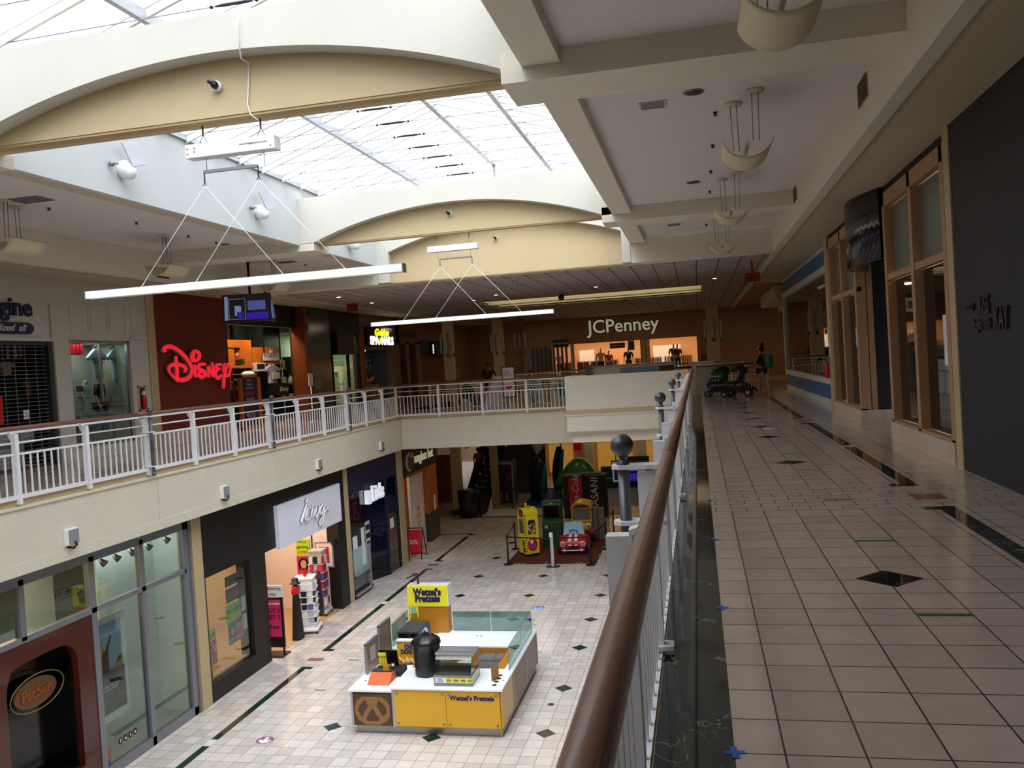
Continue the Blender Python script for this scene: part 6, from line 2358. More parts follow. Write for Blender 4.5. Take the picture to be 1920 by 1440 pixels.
obj('printed_words', text_mb('icing', 0.1, wSg, -10.93, -3.9, d=-0.005, ext=0.002, shear=0.4), 'maroon', t)

# show window of the accessories shop
wbox('window_pane', wS1, (16.95, 18.86, -5.08, -2.72, -0.06, -0.05), 'shop_glass', label='show-window glass of the accessories shop, with bright sale posters behind', cat='window glass')
wW = W('L', SL - 0.12)
t = poster(wW, 17.9, 18.55, -4.02, -3.62, 'lime poster reading IN 3 WEEKS in the accessories shop window', [], [('IN 3 WEEKS', 0.5, 0.6, 0.12, 'ink')], m='lime')
t = poster(wW, 17.95, 18.6, -4.56, -4.04, 'pink poster reading FREE EAR PIERCING with a dark-haired face, in the shop window', [(0, 0.45, 0, 1, 'teal')], [('FREE EAR\nPIERCING', 0.72, 0.68, 0.075, 'paper'), ('20% OFF', 0.7, 0.2, 0.08, 'paper')], m='pink')
face_print(wW, t, 18.1, -4.25, 0.1)
t = poster(wW, 17.95, 18.55, -3.58, -3.25, 'black poster reading FREE in pink letters in the shop window', [], [('FREE', 0.5, 0.5, 0.2, 'pink')], m='ink')
t = poster(wW, 17.95, 18.5, -3.2, -2.96, 'dark poster with dim red words at the top of the shop window', [], [('piercing', 0.5, 0.5, 0.1, 'maroon')], m='dark_grey')
wbox('window_notice', wW, (18.62, 18.8, -3.95, -3.6, 0, 0.006), 'paper', label='upper of two white notices at the right of the accessories shop window', cat='notice')
wbox('window_notice', wW, (18.62, 18.8, -4.4, -4.02, 0, 0.006), 'paper', label='lower of two white notices at the right of the accessories shop window', cat='notice')
t = poster(wW, 17.0, 17.42, -4.18, -3.95, 'low lime poster reading 3 WEEKS at the left of the shop window', [], [('3 WEEKS', 0.5, 0.5, 0.08, 'ink')], m='lime')
t = poster(wW, 17.02, 17.42, -4.75, -4.2, 'low pink poster with a small face at the left of the shop window', [(0, 0.5, 0, 1, 'mid_grey')], [('FREE\nEAR', 0.75, 0.65, 0.07, 'paper')], m='pink')
face_print(wW, t, 17.12, -4.4, 0.07)
mb = MB()
for k in range(6):
 for q in range(4):
  wW.box(mb, 17.0 + 0.18 * q, 17.15 + 0.18 * q, -4.1 + 0.21 * k, -3.92 + 0.21 * k, -0.5, -0.42 + 0.02 * ((k + q) % 3))
tag(obj('metallic_panel', mb, mat('old_bronze', '7a6448', 0.4, 0.4, var=0.3, scale=7)), 'bronze patchwork panel hanging at the left of the accessories shop window', 'decoration')
mb = MB()
for k in range(4):
 mb.ball(tuple(wW(17.02 + 0.02 * k, -3.3 - 0.24 * k, -0.15)), 0.09, 12, 8)
tag(obj('balloon_string', mb, 'mid_grey'), 'string of grey round balloons at the left edge of the accessories shop window', 'balloons')
for i, a in enumerate((17.6, 18.25)):
 t = thing('stool', wW(a, LOW, -0.9), 'tall wire-legged stool in the accessories shop window, ' + ('left' if i == 0 else 'right'), 'stool', 'stools in the accessories shop window')
 c = wW(a, 0, -0.9)
 mb = MB()
 mb.lathe(c, [(0.17, LOW + 0.78), (0.19, LOW + 0.82), (0.17, LOW + 0.86)], 14)
 mb.box(c.x - 0.19, c.x - 0.16, c.y - 0.17, c.y + 0.17, LOW + 0.86, LOW + 1.1)
 obj('seat', mb, 'paper', t)
 for k in range(4):
  a_ = math.pi / 4 + k * math.pi / 2
  mb = MB()
  mb.tube([(c.x + 0.12 * math.cos(a_), c.y + 0.12 * math.sin(a_), LOW + 0.78), (c.x + 0.2 * math.cos(a_), c.y + 0.2 * math.sin(a_), LOW + 0.01)], 0.01, 6)
  obj('leg', mb, 'dark_metal', t)

# --- cap shop (navy)
wstruct('wall_left', wS1, [(24.93, 29.46, -2.15, -1.2, -0.2, 0.02), (25.0, 25.06, LOW, -2.1, -0.1, 0.03), (28.2, 28.32, LOW, -2.1, -0.1, 0.03), (29.3, 29.46, LOW, -2.1, -0.1, 0.03)], 'navy')
wstruct('trim_37', wS1, [(25.0, 26.35, LOW, -5.28, -0.2, 0.03)], 'black')
boxes('wall_left', 'shop_dark', [(-14.1, -14.0, 24.9, 29.9, LOW, -1.24), (-14.0, SL - 0.3, 29.75, 29.9, LOW, -1.24), (-14.0, SL - 0.3, 24.3, 24.4, LOW, -1.24)])
t = thing('glass_door', wS1(25.7, LOW), 'glass door leaf with frosted lower band at the left of the cap shop', 'door')
wbox('pane', wS1, (25.06, 26.3, -5.28, -2.15, -0.02, -0.01), 'shop_glass', t)
wbox('frosted_band', wS1, (25.08, 26.28, -4.75, -3.95, -0.009, -0.004), mat('frosted_aqua', 'a8c4c8', 0.4, var=0.03), t)
mb = MB()
for b in ((26.28, 26.36, LOW, -4.0), (25.06, 26.36, -4.80, -4.74), (25.06, 26.5, -5.42, -5.34)):
 wS1.box(mb, *b, -0.02, 0.10)
obj('rail_bar', mb, 'alu', t)
ls = thing('shop_sign_letters', wS1(27.2, -2.75, 0.05), 'lit white letters reading Lids on the navy shopfront', 'sign lettering')
mb = MB()
wS1.box(mb, 26.40, 26.62, -2.72, -2.28, -0.02, 0.16)
obj('end_block', mb, 'lids_white', ls)
obj('word_lids', text_mb('Lids', 0.72, wS1, 27.25, -2.45, d=0.12, ext=0.04, bold=0.018, sx=0.95), 'lids_white', ls)
wbox('cap_carton', W('L', SL - 0.6), (26.9, 28.0, -2.2, -1.85, 0, 0.3), 'peach', label='tan carton above the white letters in the cap shop', cat='box')
# angled display case
case = MB()
case.add([wS1(26.35, LOW, -0.75), wS1(28.22, LOW, 0.0), wS1(29.4, LOW, 0.0), wS1(29.4, LOW, -0.9), wS1(26.35, LOW, -0.9)] + [wS1(26.35, LOW + 0.75, -0.75), wS1(28.22, LOW + 0.75, 0.0), wS1(29.4, LOW + 0.75, 0.0), wS1(29.4, LOW + 0.75, -0.9), wS1(26.35, LOW + 0.75, -0.9)],
         [(0, 1, 2, 3, 4), (9, 8, 7, 6, 5), (0, 5, 6, 1), (1, 6, 7, 2), (2, 7, 8, 3), (3, 8, 9, 4), (4, 9, 5, 0)])
tag(obj('display_plinth', case, 'black_gloss'), 'glossy black plinth with an angled front under the cap shop window', 'plinth')
mb = MB()
mb.add([wS1(26.45, -4.75, -0.71), wS1(28.2, -4.75, -0.01), wS1(28.2, -2.15, -0.01), wS1(26.45, -2.15, -0.71)], [(0, 1, 2, 3)])
mb.add([wS1(28.32, -4.75, 0.0), wS1(29.3, -4.75, 0.0), wS1(29.3, -2.15, 0.0), wS1(28.32, -2.15, 0.0)], [(0, 1, 2, 3)])
tag(obj('window_pane', mb, mat('navy_pane', '0a1230', 0.06, var=0.3, scale=2, spec=0.8)), 'dark navy glass panes of the cap shop, left of the tan pilaster', 'window glass')
for i, (a0, a1, z0, z1, l) in enumerate(((27.0, 27.45, -4.33, -3.43, 'tall white poster with black marks on the navy glass of the cap shop'), (25.15, 25.5, -3.95, -3.55, 'small white notice on the glass door of the cap shop'), (25.85, 26.1, -4.6, -3.4, 'narrow slanting white notice on the glass door of the cap shop'), (28.5, 28.85, -3.95, -3.6, 'small white notice on the right navy pane of the cap shop'))):
 dd = -0.33 if i == 0 else 0.012
 wbox('window_notice', wS1, (a0, a1, z0, z1, dd, dd + 0.01), 'paper', label=l, cat='notice')
mb = MB()
for q in range(3):
 wS1.box(mb, 27.06, 27.39, -4.28 + 0.28 * q, -4.1 + 0.28 * q, -0.318, -0.314)
tag(obj('poster_marks', mb, 'ink'), 'black printed blocks on the tall white poster of the cap shop', 'print')
cc = ['ink', 'paper', 'red', 'teal_bright', 'navy', 'light_grey']
wCap = W('L', -12.2)
for k in range(6):
 for q in range(5):
  a = 26.0 + 0.5 * q
  z = -2.45 - 0.36 * k
  c = wCap(a, z)
  mb = MB()
  mb.ball((c.x, c.y, z), 0.12, 10, 6, sz=0.8)
  mb.obox((c.x + 0.14, c.y, z - 0.04), (1, 0, 0), (0, 1, 0), (0, 0, 1), 0.09, 0.09, 0.01)
  tag(obj('baseball_cap', mb, cc[(k * 2 + q) % 6]), 'cap on the shelves seen through the glass of the navy cap shop', 'cap', 'caps on the navy shop shelves')
mb = MB()
for k in range(6):
 wCap.box(mb, 25.7, 28.4, -2.62 - 0.36 * k, -2.60 - 0.36 * k, -0.3, 0.25)
wCap.box(mb, 25.7, 28.4, -5.4, -2.2, -0.32, -0.3)
tag(obj('cap_shelf', mb, 'dark_grey'), 'dark wall shelves full of caps in the navy cap shop', 'shelf')
shop_lamp(-11.5, 26.0, -1.32, 26, (0.95, 0.95, 1.0), 'white downlight inside the navy cap shop', m='white_lamp')

# --- sunglasses shop (orange)
wstruct('wall_left', wS1, [(30.03, 33.1, -2.45, -2.2, -0.2, 0.0), (30.03, 30.4, LOW, -2.2, -0.2, 0.0), (32.95, 34.2, -4.23, -1.2, -0.6, 0.02), (30.03, 34.2, -2.3, -1.2, -0.3, -0.02), (33.0, 34.2, -2.5, -1.2, -0.3, 0.01)], 'orange_wall')
wstruct('wall_left', wS1, [(32.95, 34.2, LOW + 0.12, -4.23, -0.6, 0.04), (30.03, 30.3, LOW, -4.3, -0.2, 0.03)], 'dark_grey')
wstruct('baseboard_left', wS1, [(32.95, 34.25, LOW, LOW + 0.12, -0.6, 0.06)], 'base_tiles')
t = thing('shop_sign_box', wS1(32.0, -2.3, 0.1), 'black sign reading sunglass hut with a pale crescent disc', 'sign')
wbox('panel', wS1, (30.1, 34.0, -2.3, -1.26, 0.0, 0.08), 'black', t)
obj('sign_words', text_mb('sunglass hut', 0.52, wS1, 32.45, -1.82, d=0.09, ext=0.01, bold=0.008, sx=0.98), 'jcp_letter', t)
mb = MB()
wS1.poly(mb, [(30.75 + 0.42 * math.cos(2 * math.pi * k / 28), -1.86 + 0.36 * math.sin(2 * math.pi * k / 28)) for k in range(28)], 0.08, 0.1)
obj('pale_disc', mb, 'light_grey', t)
mb = MB()
wS1.poly(mb, [(30.88 + 0.38 * math.cos(2 * math.pi * k / 28), -1.87 + 0.3 * math.sin(2 * math.pi * k / 28)) for k in range(28)], 0.1, 0.11)
obj('blue_disc', mb, mat('slate_blue', '2c3c5c', 0.4), t)
mb = MB()
mb.ball(tuple(wS1(30.9, -1.62, 0.11)), 0.12, 12, 8)
obj('orange_sun', mb, 'orange_wood', t)
wstruct('wall_left', wS1, [(31.25, 32.9, LOW, -2.45, -0.25, -0.15)], 'pink_white')
boxes('wall_left', 'orange_wall', [(-13.0, -12.9, 29.9, 34.2, LOW, -1.24), (-13.0, SL - 0.3, 34.1, 34.2, LOW, -1.24)])
boxes('floor', 'shop_floor', [(-12.9, SL, 30.0, 33.0, LOW, LOW + 0.008)])
t = poster(W('L', -11.8), 30.7, 32.0, -4.9, -3.2, 'purple poster with pale letters inside the sunglasses shop', [(0, 1, 0, 0.3, 'purple')], [('COACH', 0.5, 0.83, 0.26, 'paper')], m='violet')
for i, z in enumerate((-3.85, -4.15, -4.45)):
 wbox('wall_decal', wS1, (31.9, 32.3, z - 0.1, z + 0.1, -0.149, -0.145), 'peach', label='faint pinkish decal on the white panel of the sunglasses shop, %s of three' % ['top', 'middle', 'bottom'][i], cat='decal')
wbox('wall_notice', wS1, (33.6, 33.85, -4.2, -3.6, 0.022, 0.03), 'paper', label='white notice on the orange pier of the sunglasses shop', cat='notice')
shop_lamp(-11.9, 31.0, -1.32, 34, (1, 0.85, 0.6), 'warm downlight inside the sunglasses shop')
# A-frame board
t = thing('a_frame_sign', (-10.75, 30.75, LOW), 'folding A-frame board with red sheet reading 50% in front of the sunglasses shop', 'sign stand')
mb = MB()
for dx in (0.0, 0.62):
 mb.bar((-11.1 + dx, 30.45, LOW), (-11.1 + dx, 30.75, LOW + 1.12), 0.03)
 mb.bar((-11.1 + dx, 31.15, LOW), (-11.1 + dx, 30.78, LOW + 1.12), 0.03)
mb.bar((-11.1, 30.75, LOW + 1.12), (-10.48, 30.75, LOW + 1.12), 0.04)
mb.bar((-11.1, 31.12, LOW + 0.08), (-10.48, 31.12, LOW + 0.08), 0.03)
obj('frame', mb, 'black', t)
mb = MB()
mb.obox((-10.79, 30.6, LOW + 0.65), (1, 0, 0), Vector((0, 1.1, -0.3)).normalized(), Vector((0, 0.3, 1.1)).normalized(), 0.28, 0.008, 0.42)
obj('red_sheet', mb, 'red', t)
obj('printed_words', text_mb('50%', 0.24, W('F', 30.55), -10.79, LOW + 0.62, d=0.03, ext=0.003), 'paper', t)

# ================================================================= pretzel kiosk on the lower floor
KY = 15.62
kz = lambda x, y: (x / 6 + 640, y / 6 + 1160)
wK = W('F', KY)
K = thing('food_kiosk', (-5.5, 17.4, LOW), 'yellow pretzel kiosk with white counters and glass screens in the middle of the lower floor', 'kiosk')
def kb(nm, lst, m, bev=0.0, parent=None):
 mb = MB()
 for b in lst:
  mb.box(*b)
 return obj(nm, mb, m, parent or K, bev)
kb('steel_plinth', [(-6.98, -4.02, 15.74, 19.2, LOW + 0.01, -5.32)], 'brushed_steel')
kb('low_cabinet', [(-7.02, -6.14, 15.66, 17.0, -5.32, -4.645)], 'brushed_steel')
kb('main_cabinet', [(-6.14, -3.99, 15.64, 16.7, -5.32, -4.58), (-4.35, -3.99, 16.7, 19.2, -5.32, -4.58), (-6.3, -4.35, 18.05, 19.2, -5.32, -4.58), (-7.02, -6.3, 17.9, 19.2, -5.32, -4.62)], 'caramel')
kb('low_counter', [(-7.07, -6.16, 15.6, 17.0, -4.645, -4.60)], 'counter_white', 0.006)
kb('main_counter', [(-6.17, -3.94, 15.58, 16.7, -4.58, -4.54)], 'counter_white', 0.006)
kb('side_counter', [(-4.14, -3.94, 16.7, 19.22, -4.58, -4.54)], 'counter_white', 0.006)
kb('rear_counter', [(-6.2, -4.14, 18.05, 19.22, -4.58, -4.54), (-7.02, -6.2, 17.9, 19.22, -4.62, -4.56)], 'counter_white', 0.006)
for a0, a1 in ((-6.12, -5.08), (-5.07, -4.01)):
 mb = MB()
 mb.box(a0, a1, KY - 0.005, KY + 0.02, -5.30, -4.60)
 pnl = obj('yellow_panel', mb, 'yellow_panel', K)
 mb = MB()
 for xx in (a0 + 0.06, a1 - 0.06):
  for zz in (-5.24, -4.66):
   mb.tube([(xx, KY - 0.02, zz), (xx, KY - 0.004, zz)], 0.025, 12)
 obj('bolt_disc', mb, 'grey_metal', pnl)
mb = MB()
mb.box(-3.99, -3.97, 15.64, 16.66, -5.30, -4.60)
obj('yellow_panel', mb, 'yellow_panel', K)
for a0, a1 in ((16.72, 17.93), (17.97, 19.18)):
 mb = MB()
 mb.box(-3.99, -3.965, a0, a1, -5.30, -4.60)
 obj('brown_panel', mb, 'brown_laminate', K)
mb = MB()
for yy in (16.66, 17.93, 19.18):
 mb.box(-3.995, -3.955, yy, yy + 0.04, -5.32, -4.58)
mb.box(-6.16, -6.12, KY - 0.01, KY + 0.03, -5.32, -4.6)
mb.box(-7.03, -6.98, KY, KY + 0.04, -5.32, -4.645)
obj('edge_trim', mb, 'alu', K)
obj('brand_words', text_mb("Wetzel's Pretzels", 0.125, wK, -4.55, -4.725, d=0.01, ext=0.006, bold=0.004, sx=1.0), 'ink_blue', K)
# mosaic panel with a pretzel in paler tiles
tile_mat('mosaic_brown', 0.021, 0.021, 0, 0, '5a3e24', '6e5030', '2c2018', 0.35, 0.003)
mm = MATS['mosaic_brown']
for n_ in mm.node_tree.nodes:
 if n_.type == 'MAPPING':
  n_.inputs['Rotation'].default_value = (math.radians(90), 0, 0)
mb = MB()
mb.box(-6.97, -6.20, KY + 0.005, KY + 0.04, -5.31, -4.68)
mo = obj('mosaic_panel', mb, 'mosaic_brown', K)
mb = MB()
cx0, cz0, sx0, sz0 = -6.585, -5.0, 0.33, 0.27
pp = []
for i in range(90):
 t_ = i / 89 * 2 * math.pi
 pp.append((cx0 + sx0 * math.cos(t_), cz0 + sz0 * (math.sin(t_) * (0.95 if math.sin(t_) > 0 else 1.0) - 0.18 * math.exp(-((t_ - math.pi / 2) ** 2) * 12))))
for i in range(26):
 f = i / 25
 pp.append((cx0 - 0.05 + f * 0.26, cz0 + 0.2 - f * 0.40))
 pp.append((cx0 + 0.05 - f * 0.26, cz0 + 0.2 - f * 0.40))
 pp.append((cx0 + 0.08 * math.sin(f * 6.28), cz0 + 0.16 + 0.06 * math.cos(f * 6.28)))
seen = set()
for x, z in pp:
 for du in (-1, 0, 1):
  for dv in (-1, 0, 1):
   i_, j_ = round(x / 0.024) + du, round(z / 0.024) + dv
   if (i_, j_) in seen:
    continue
   seen.add((i_, j_))
   if cx0 - 0.36 < i_ * 0.024 < cx0 + 0.36 and -5.29 < j_ * 0.024 < -4.7:
    mb.box(i_ * 0.024 - 0.0095, i_ * 0.024 + 0.0095, KY - 0.002, KY + 0.006, j_ * 0.024 - 0.0095, j_ * 0.024 + 0.0095)
obj('pretzel_tiles', mb, mat('mosaic_pale', 'a87a4c', 0.35, var=0.25, scale=40), mo)
# counter cut-outs
def disc(c, r, z, m, nm, parent=None, sy=1.0):
 mb = MB()
 mb.lathe(c, [(r, z), (r, z + 0.003)], 18, sy=sy)
 return obj(nm, mb, m, parent or K)
for x, y in ((1790, 638), (1775, 675), (1745, 710), (1722, 748)):
 q = atZ(*kz(x, y), -4.54)
 disc(q, 0.045, -4.54, 'black', 'cup_hole')
q = atZ(*kz(1823, 694), -4.54)
disc(q, 0.018, -4.54, 'black', 'cup_hole')
for x, y in ((1530, 193), (1575, 194)):
 q = atZ(*kz(x, y), -4.54)
 disc(q, 0.025, -4.54, 'black', 'cable_hole')
q = atZ(*kz(273, 700), -4.60)
disc(q, 0.022, -4.60, 'black', 'cable_hole')
# glass screens
def gpane(nm, p0, p1, z0, z1, m='kiosk_glass'):
 mb = MB()
 mb.bar((p0[0], p0[1], (z0 + z1) / 2), (p1[0], p1[1], (z0 + z1) / 2), 0.012, z1 - z0)
 obj(nm, mb, m, K)
for a, b in (((-4.03, 16.62), (-4.03, 17.84)), ((-4.03, 17.86), (-4.03, 19.08))):
 gpane('side_glass', a, b, -4.54, -4.07)
for a, b in (((-5.9, 19.1), (-5.0, 19.1)), ((-4.98, 19.1), (-4.03, 19.1))):
 gpane('rear_glass', a, b, -4.54, -4.09)
gpane('left_glass', (-7.0, 18.0), (-7.0, 19.1), -4.56, -4.05)
for yy, z1 in ((16.42, -4.0), (17.18, -3.86)):
 mb = MB()
 mb.box(-7.0, -6.96, yy, yy + 0.62, -4.6, z1)
 bd = obj('wood_screen', mb, 'brown_laminate', K)
 mb = MB()
 for b in ((yy - 0.02, yy + 0.01, -4.6, z1 + 0.02), (yy + 0.61, yy + 0.64, -4.6, z1 + 0.02), (yy - 0.02, yy + 0.64, z1, z1 + 0.025)):
  mb.box(-7.01, -6.95, *b)
 obj('metal_edge', mb, 'grey_metal', bd)
mb = MB()
mb.box(-6.96, -6.95, 16.6, 16.86, -4.4, -4.12)
obj('pinned_sheet', mb, 'light_grey', K)
mb = MB()
mb.box(-7.01, -6.97, 17.08, 17.14, -4.6, -4.05)
obj('cream_post', mb, 'paper', K)
# sign tower
wT2 = W('F', 18.92)
kb('tower_body', [(-6.9, -5.96, 18.94, 19.2, -4.56, -3.9)], 'caramel')
kb('sign_box', [(-6.92, -5.94, 18.92, 19.22, -3.92, -3.43)], 'sign_yellow', 0.004)
kb('sign_box_top', [(-6.90, -5.96, 18.95, 19.2, -3.43, -3.425)], 'light_grey')
obj('brand_words', text_mb("Wetzel's\nPretzels", 0.215, wT2, -6.43, -3.66, d=0.008, ext=0.008, bold=0.010, line=0.72, sx=0.88), 'ink_blue', K)
mb = MB()
mb.box(-5.94, -5.93, 18.92, 19.22, -3.92, -3.42)
obj('white_end_sheet', mb, 'paper', K)
mb = MB()
mb.box(-6.88, -6.68, 18.925, 18.938, -4.2, -3.92)
yl = obj('yellow_card', mb, 'sign_yellow', K)
mb = MB()
mb.box(-6.85, -6.72, 18.918, 18.925, -4.06, -3.94)
obj('picture', mb, 'light_blue', yl)
mb = MB()
for k in range(4):
 mb.box(-6.86, -6.70, 18.918, 18.925, -4.18 + 0.028 * k, -4.17 + 0.028 * k)
obj('small_print', mb, 'ink', yl)
t = thing('kiosk_camera', (-6.68, 19.05, -3.425), 'black dome camera on a short post on top of the yellow kiosk sign', 'camera')
mb = MB()
mb.tube([(-6.68, 19.05, -3.425), (-6.68, 19.05, -3.2), (-6.72, 18.98, -3.16)], 0.022, 8)
obj('post', mb, 'black', t)
mb = MB()
mb.ball((-6.74, 18.95, -3.17), 0.05, 12, 8)
obj('dome', mb, 'dark_grey', t)
mb = MB()
mb.bar((-6.70, 19.02, -3.19), (-6.95, 19.02, -3.28), 0.025)
obj('arm', mb, 'black', t)
# picture banner inside the kiosk
wB2 = W('F', 17.45)
a0, z1 = wB2.px(*kz(622, 255))
a1, _ = wB2.px(*kz(860, 255))
mb = MB()
mb.box(a0, a1 + 0.1, 17.45, 17.55, -5.3, z1)
bn = obj('picture_banner', mb, 'yellow_panel', K)
mb = MB()
mb.box(a0, a1 + 0.1, 17.42, 17.56, z1, z1 + 0.03)
obj('banner_top', mb, 'paper', bn)
obj('banner_words', text_mb('CHEESE\nDOG DEAL', 0.125, wB2, a0 + 0.36, z1 - 0.17, d=0.01, ext=0.003, bold=0.006, line=0.85, sx=0.9), 'ink_blue', bn)
mb = MB()
for k in range(9):
 cxx = a0 + 0.08 + 0.06 * k
 mb.tube([(cxx - 0.06, 17.45, z1 - 0.34 - 0.05 * (k % 3)), (cxx + 0.0, 17.43, z1 - 0.40 - 0.05 * (k % 2)), (cxx + 0.07, 17.45, z1 - 0.46 - 0.06 * (k % 3))], [0.015, 0.035, 0.015], 8)
obj('pretzel_picture', mb, 'peach', bn)
# stainless wells behind the counter
kb('steel_well', [(-5.2, -4.4, 16.95, 17.6, -5.3, -4.72), (-4.95, -4.4, 17.62, 18.02, -5.3, -4.68)], 'brushed_steel')
kb('well_lid', [(-4.9, -4.62, 17.66, 17.98, -4.68, -4.665), (-4.58, -4.42, 17.66, 17.98, -4.68, -4.665)], 'grey_metal', 0.005)

# machines standing on the counters
t = thing('drinks_machine', (-6.55, 18.2, -4.56), 'black drinks machine with a blue side panel on the kiosk counter', 'drinks machine')
x0, x1 = -6.86, -6.36
mb = MB()
mb.box(x0, x1, 17.95, 18.75, -4.56, -4.2)
obj('housing', mb, 'dark_grey', t, bev=0.012)
mb = MB()
mb.box(x0 + 0.04, x1 - 0.04, 17.94, 17.955, -4.53, -4.25)
obj('front_screen', mb, 'black_gloss', t)
mb = MB()
mb.box(x1, x1 + 0.01, 17.97, 18.73, -4.54, -4.22)
sd = obj('side_graphic', mb, 'blue', t)
mb = MB()
wG2 = W('L', x1 + 0.01)
wG2.poly(mb, [(18.35 + 0.2 * math.cos(k * 0.3927), -4.38 + 0.14 * math.sin(k * 0.3927)) for k in range(16)], 0, 0.004)
obj('white_swirl', mb, 'paper', sd)
mb = MB()
wG2.poly(mb, [(18.3 + 0.09 * math.cos(k * 0.3927), -4.37 + 0.11 * math.sin(k * 0.3927)) for k in range(16)], 0.004, 0.007)
obj('red_swirl', mb, 'red', sd)

q = atZ(*kz(930, 672), -4.54)
cx1, cy1 = q.x, q.y + 0.26
t = thing('bagged_urn', (cx1, cy1, -4.54), 'tall round urn wrapped in a black plastic bag on the kiosk counter', 'covered urn')
mb = MB()
n_ = 28
prof = [(0.25, -4.535), (0.265, -4.50), (0.255, -4.40), (0.265, -4.1), (0.275, -3.93), (0.30, -3.90), (0.295, -3.86), (0.24, -3.80), (0.12, -3.75), (0.05, -3.71)]
vs = []
for r, z in prof:
 for k in range(n_):
  a = 2 * math.pi * k / n_
  w_ = 1 + 0.035 * math.sin(7 * a + z * 6) + 0.02 * math.sin(13 * a)
  vs.append((cx1 + r * w_ * math.cos(a), cy1 + r * w_ * math.sin(a), z))
fs = [(j * n_ + k, j * n_ + (k + 1) % n_, (j + 1) * n_ + (k + 1) % n_, (j + 1) * n_ + k) for j in range(len(prof) - 1) for k in range(n_)]
fs += [tuple(range(n_ - 1, -1, -1)), tuple((len(prof) - 1) * n_ + k for k in range(n_))]
mb.add(vs, fs, True)
obj('bag', mb, 'bag_black', t)
mb = MB()
for k in range(12):
 a = 2 * math.pi * k / 12
 mb.tube([(cx1 + 0.03 * math.cos(a), cy1 + 0.03 * math.sin(a), -3.71), (cx1 + 0.15 * math.cos(a + 0.2), cy1 + 0.15 * math.sin(a + 0.2), -3.755), (cx1 + 0.28 * math.cos(a + 0.3), cy1 + 0.28 * math.sin(a + 0.3), -3.85)], [0.02, 0.014, 0.008], 6)
obj('gathered_folds', mb, 'bag_black', t)

# heated glass display case
qa = atZ(*kz(1040, 762), -4.54)
qb = atZ(*kz(1467, 776), -4.54)
x0, x1, y0 = qa.x, qb.x, min(qa.y, qb.y) - 0.0
y0 = 15.72
y1 = y0 + 0.62
t = thing('glass_food_case', ((x0 + x1) / 2, y0 + 0.3, -4.54), 'curved glass food display case with a strip of menu pictures on the kiosk counter', 'display case')
mb = MB()
mb.box(x0, x1, y0, y1, -4.54, -4.50)
obj('base', mb, 'grey_metal', t)
mb = MB()
mb.box(x0, x1, y0 + 0.02, y1, -4.50, -4.34)
mb.box(x0, x1, y0 + 0.0, y0 + 0.05, -4.36, -4.33)
obj('lower_body', mb, 'brushed_steel', t)
mb = MB()
mb.box(x0 + 0.03, x1 - 0.03, y0 + 0.008, y0 + 0.02, -4.485, -4.37)
st = obj('menu_strip', mb, 'paper', t)
for k in range(4):
 mb = MB()
 xx = x0 + 0.25 + 0.14 * k
 mb.box(xx, xx + 0.12, y0 + 0.0, y0 + 0.008, -4.475, -4.38)
 f_ = obj('menu_picture', mb, 'lime', st)
 mb = MB()
 for q_ in range(3):
  mb.ball((xx + 0.03 + 0.03 * q_, y0 + 0.0, -4.43 + 0.01 * (q_ % 2)), 0.018, 8, 5, sy=0.2)
 obj('menu_food_print', mb, random.choice(['red', 'orange_wood']), st)
obj('menu_words', text_mb('HOT\nBITES', 0.05, W('F', y0 + 0.008), x0 + 0.13, -4.43, d=0.004, ext=0.001), 'blue', st)
mb = MB()
for k in range(9):
 f0, f1 = k / 9, (k + 1) / 9
 def cv_(f):
  a = f * math.pi / 2
  return (y0 + 0.03 + 0.22 * (1 - math.cos(a)) * 1.1, -4.34 + 0.36 * math.sin(a))
 (ya, za), (yb, zb) = cv_(f0), cv_(f1)
 mb.add([(x0 + 0.02, ya, za), (x1 - 0.02, ya, za), (x1 - 0.02, yb, zb), (x0 + 0.02, yb, zb)], [(0, 1, 2, 3)], True)
obj('curved_glass', mb, 'case_glass', t)
mb = MB()
for xx in (x0 + 0.015, x1 - 0.015):
 mb.add([(xx, y0 + 0.03, -4.34)] + [(xx, cv_(k / 8)[0], cv_(k / 8)[1]) for k in range(9)] + [(xx, y1 - 0.02, -3.98), (xx, y1 - 0.02, -4.34)], [tuple(range(12))])
obj('end_glass', mb, 'case_glass', t)
mb = MB()
mb.box(x0, x1, y0 + 0.24, y1, -3.985, -3.965)
mb.box(x0, x1, y0 + 0.18, y0 + 0.26, -3.995, -3.955)
mb.box(x0, x0 + 0.02, y1 - 0.03, y1, -4.34, -3.96)
mb.box(x1 - 0.02, x1, y1 - 0.03, y1, -4.34, -3.96)
obj('top_frame', mb, 'alu', t)
mb = MB()
mb.box(x0 + 0.08, x1 - 0.08, y0 + 0.30, y1 - 0.06, -3.964, -3.958)
obj('top_vent', mb, 'mid_grey', t)
mb = MB()
mb.box(x0 + 0.02, x1 - 0.02, y0 + 0.12, y1 - 0.05, -4.17, -4.16)
obj('glass_shelf', mb, 'case_glass', t)
mb = MB()
mb.box(x0 + 0.02, x1 - 0.02, y0 + 0.06, y1 - 0.04, -4.335, -4.325)
obj('dark_tray', mb, 'dark_grey', t)
for k in range(5):
 mb = MB()
 xx = x0 + 0.10 + 0.075 * k
 mb.tube([(xx, y0 + 0.25, -4.13), (xx + 0.035, y0 + 0.21, -4.12), (xx + 0.05, y0 + 0.27, -4.13), (xx, y0 + 0.31, -4.13), (xx - 0.02, y0 + 0.27, -4.13)], 0.016, 6)
 tag(obj('pretzel', mb, 'caramel'), 'brown pretzel on the glass shelf of the food display case', 'pretzel', 'pretzels in the glass case')

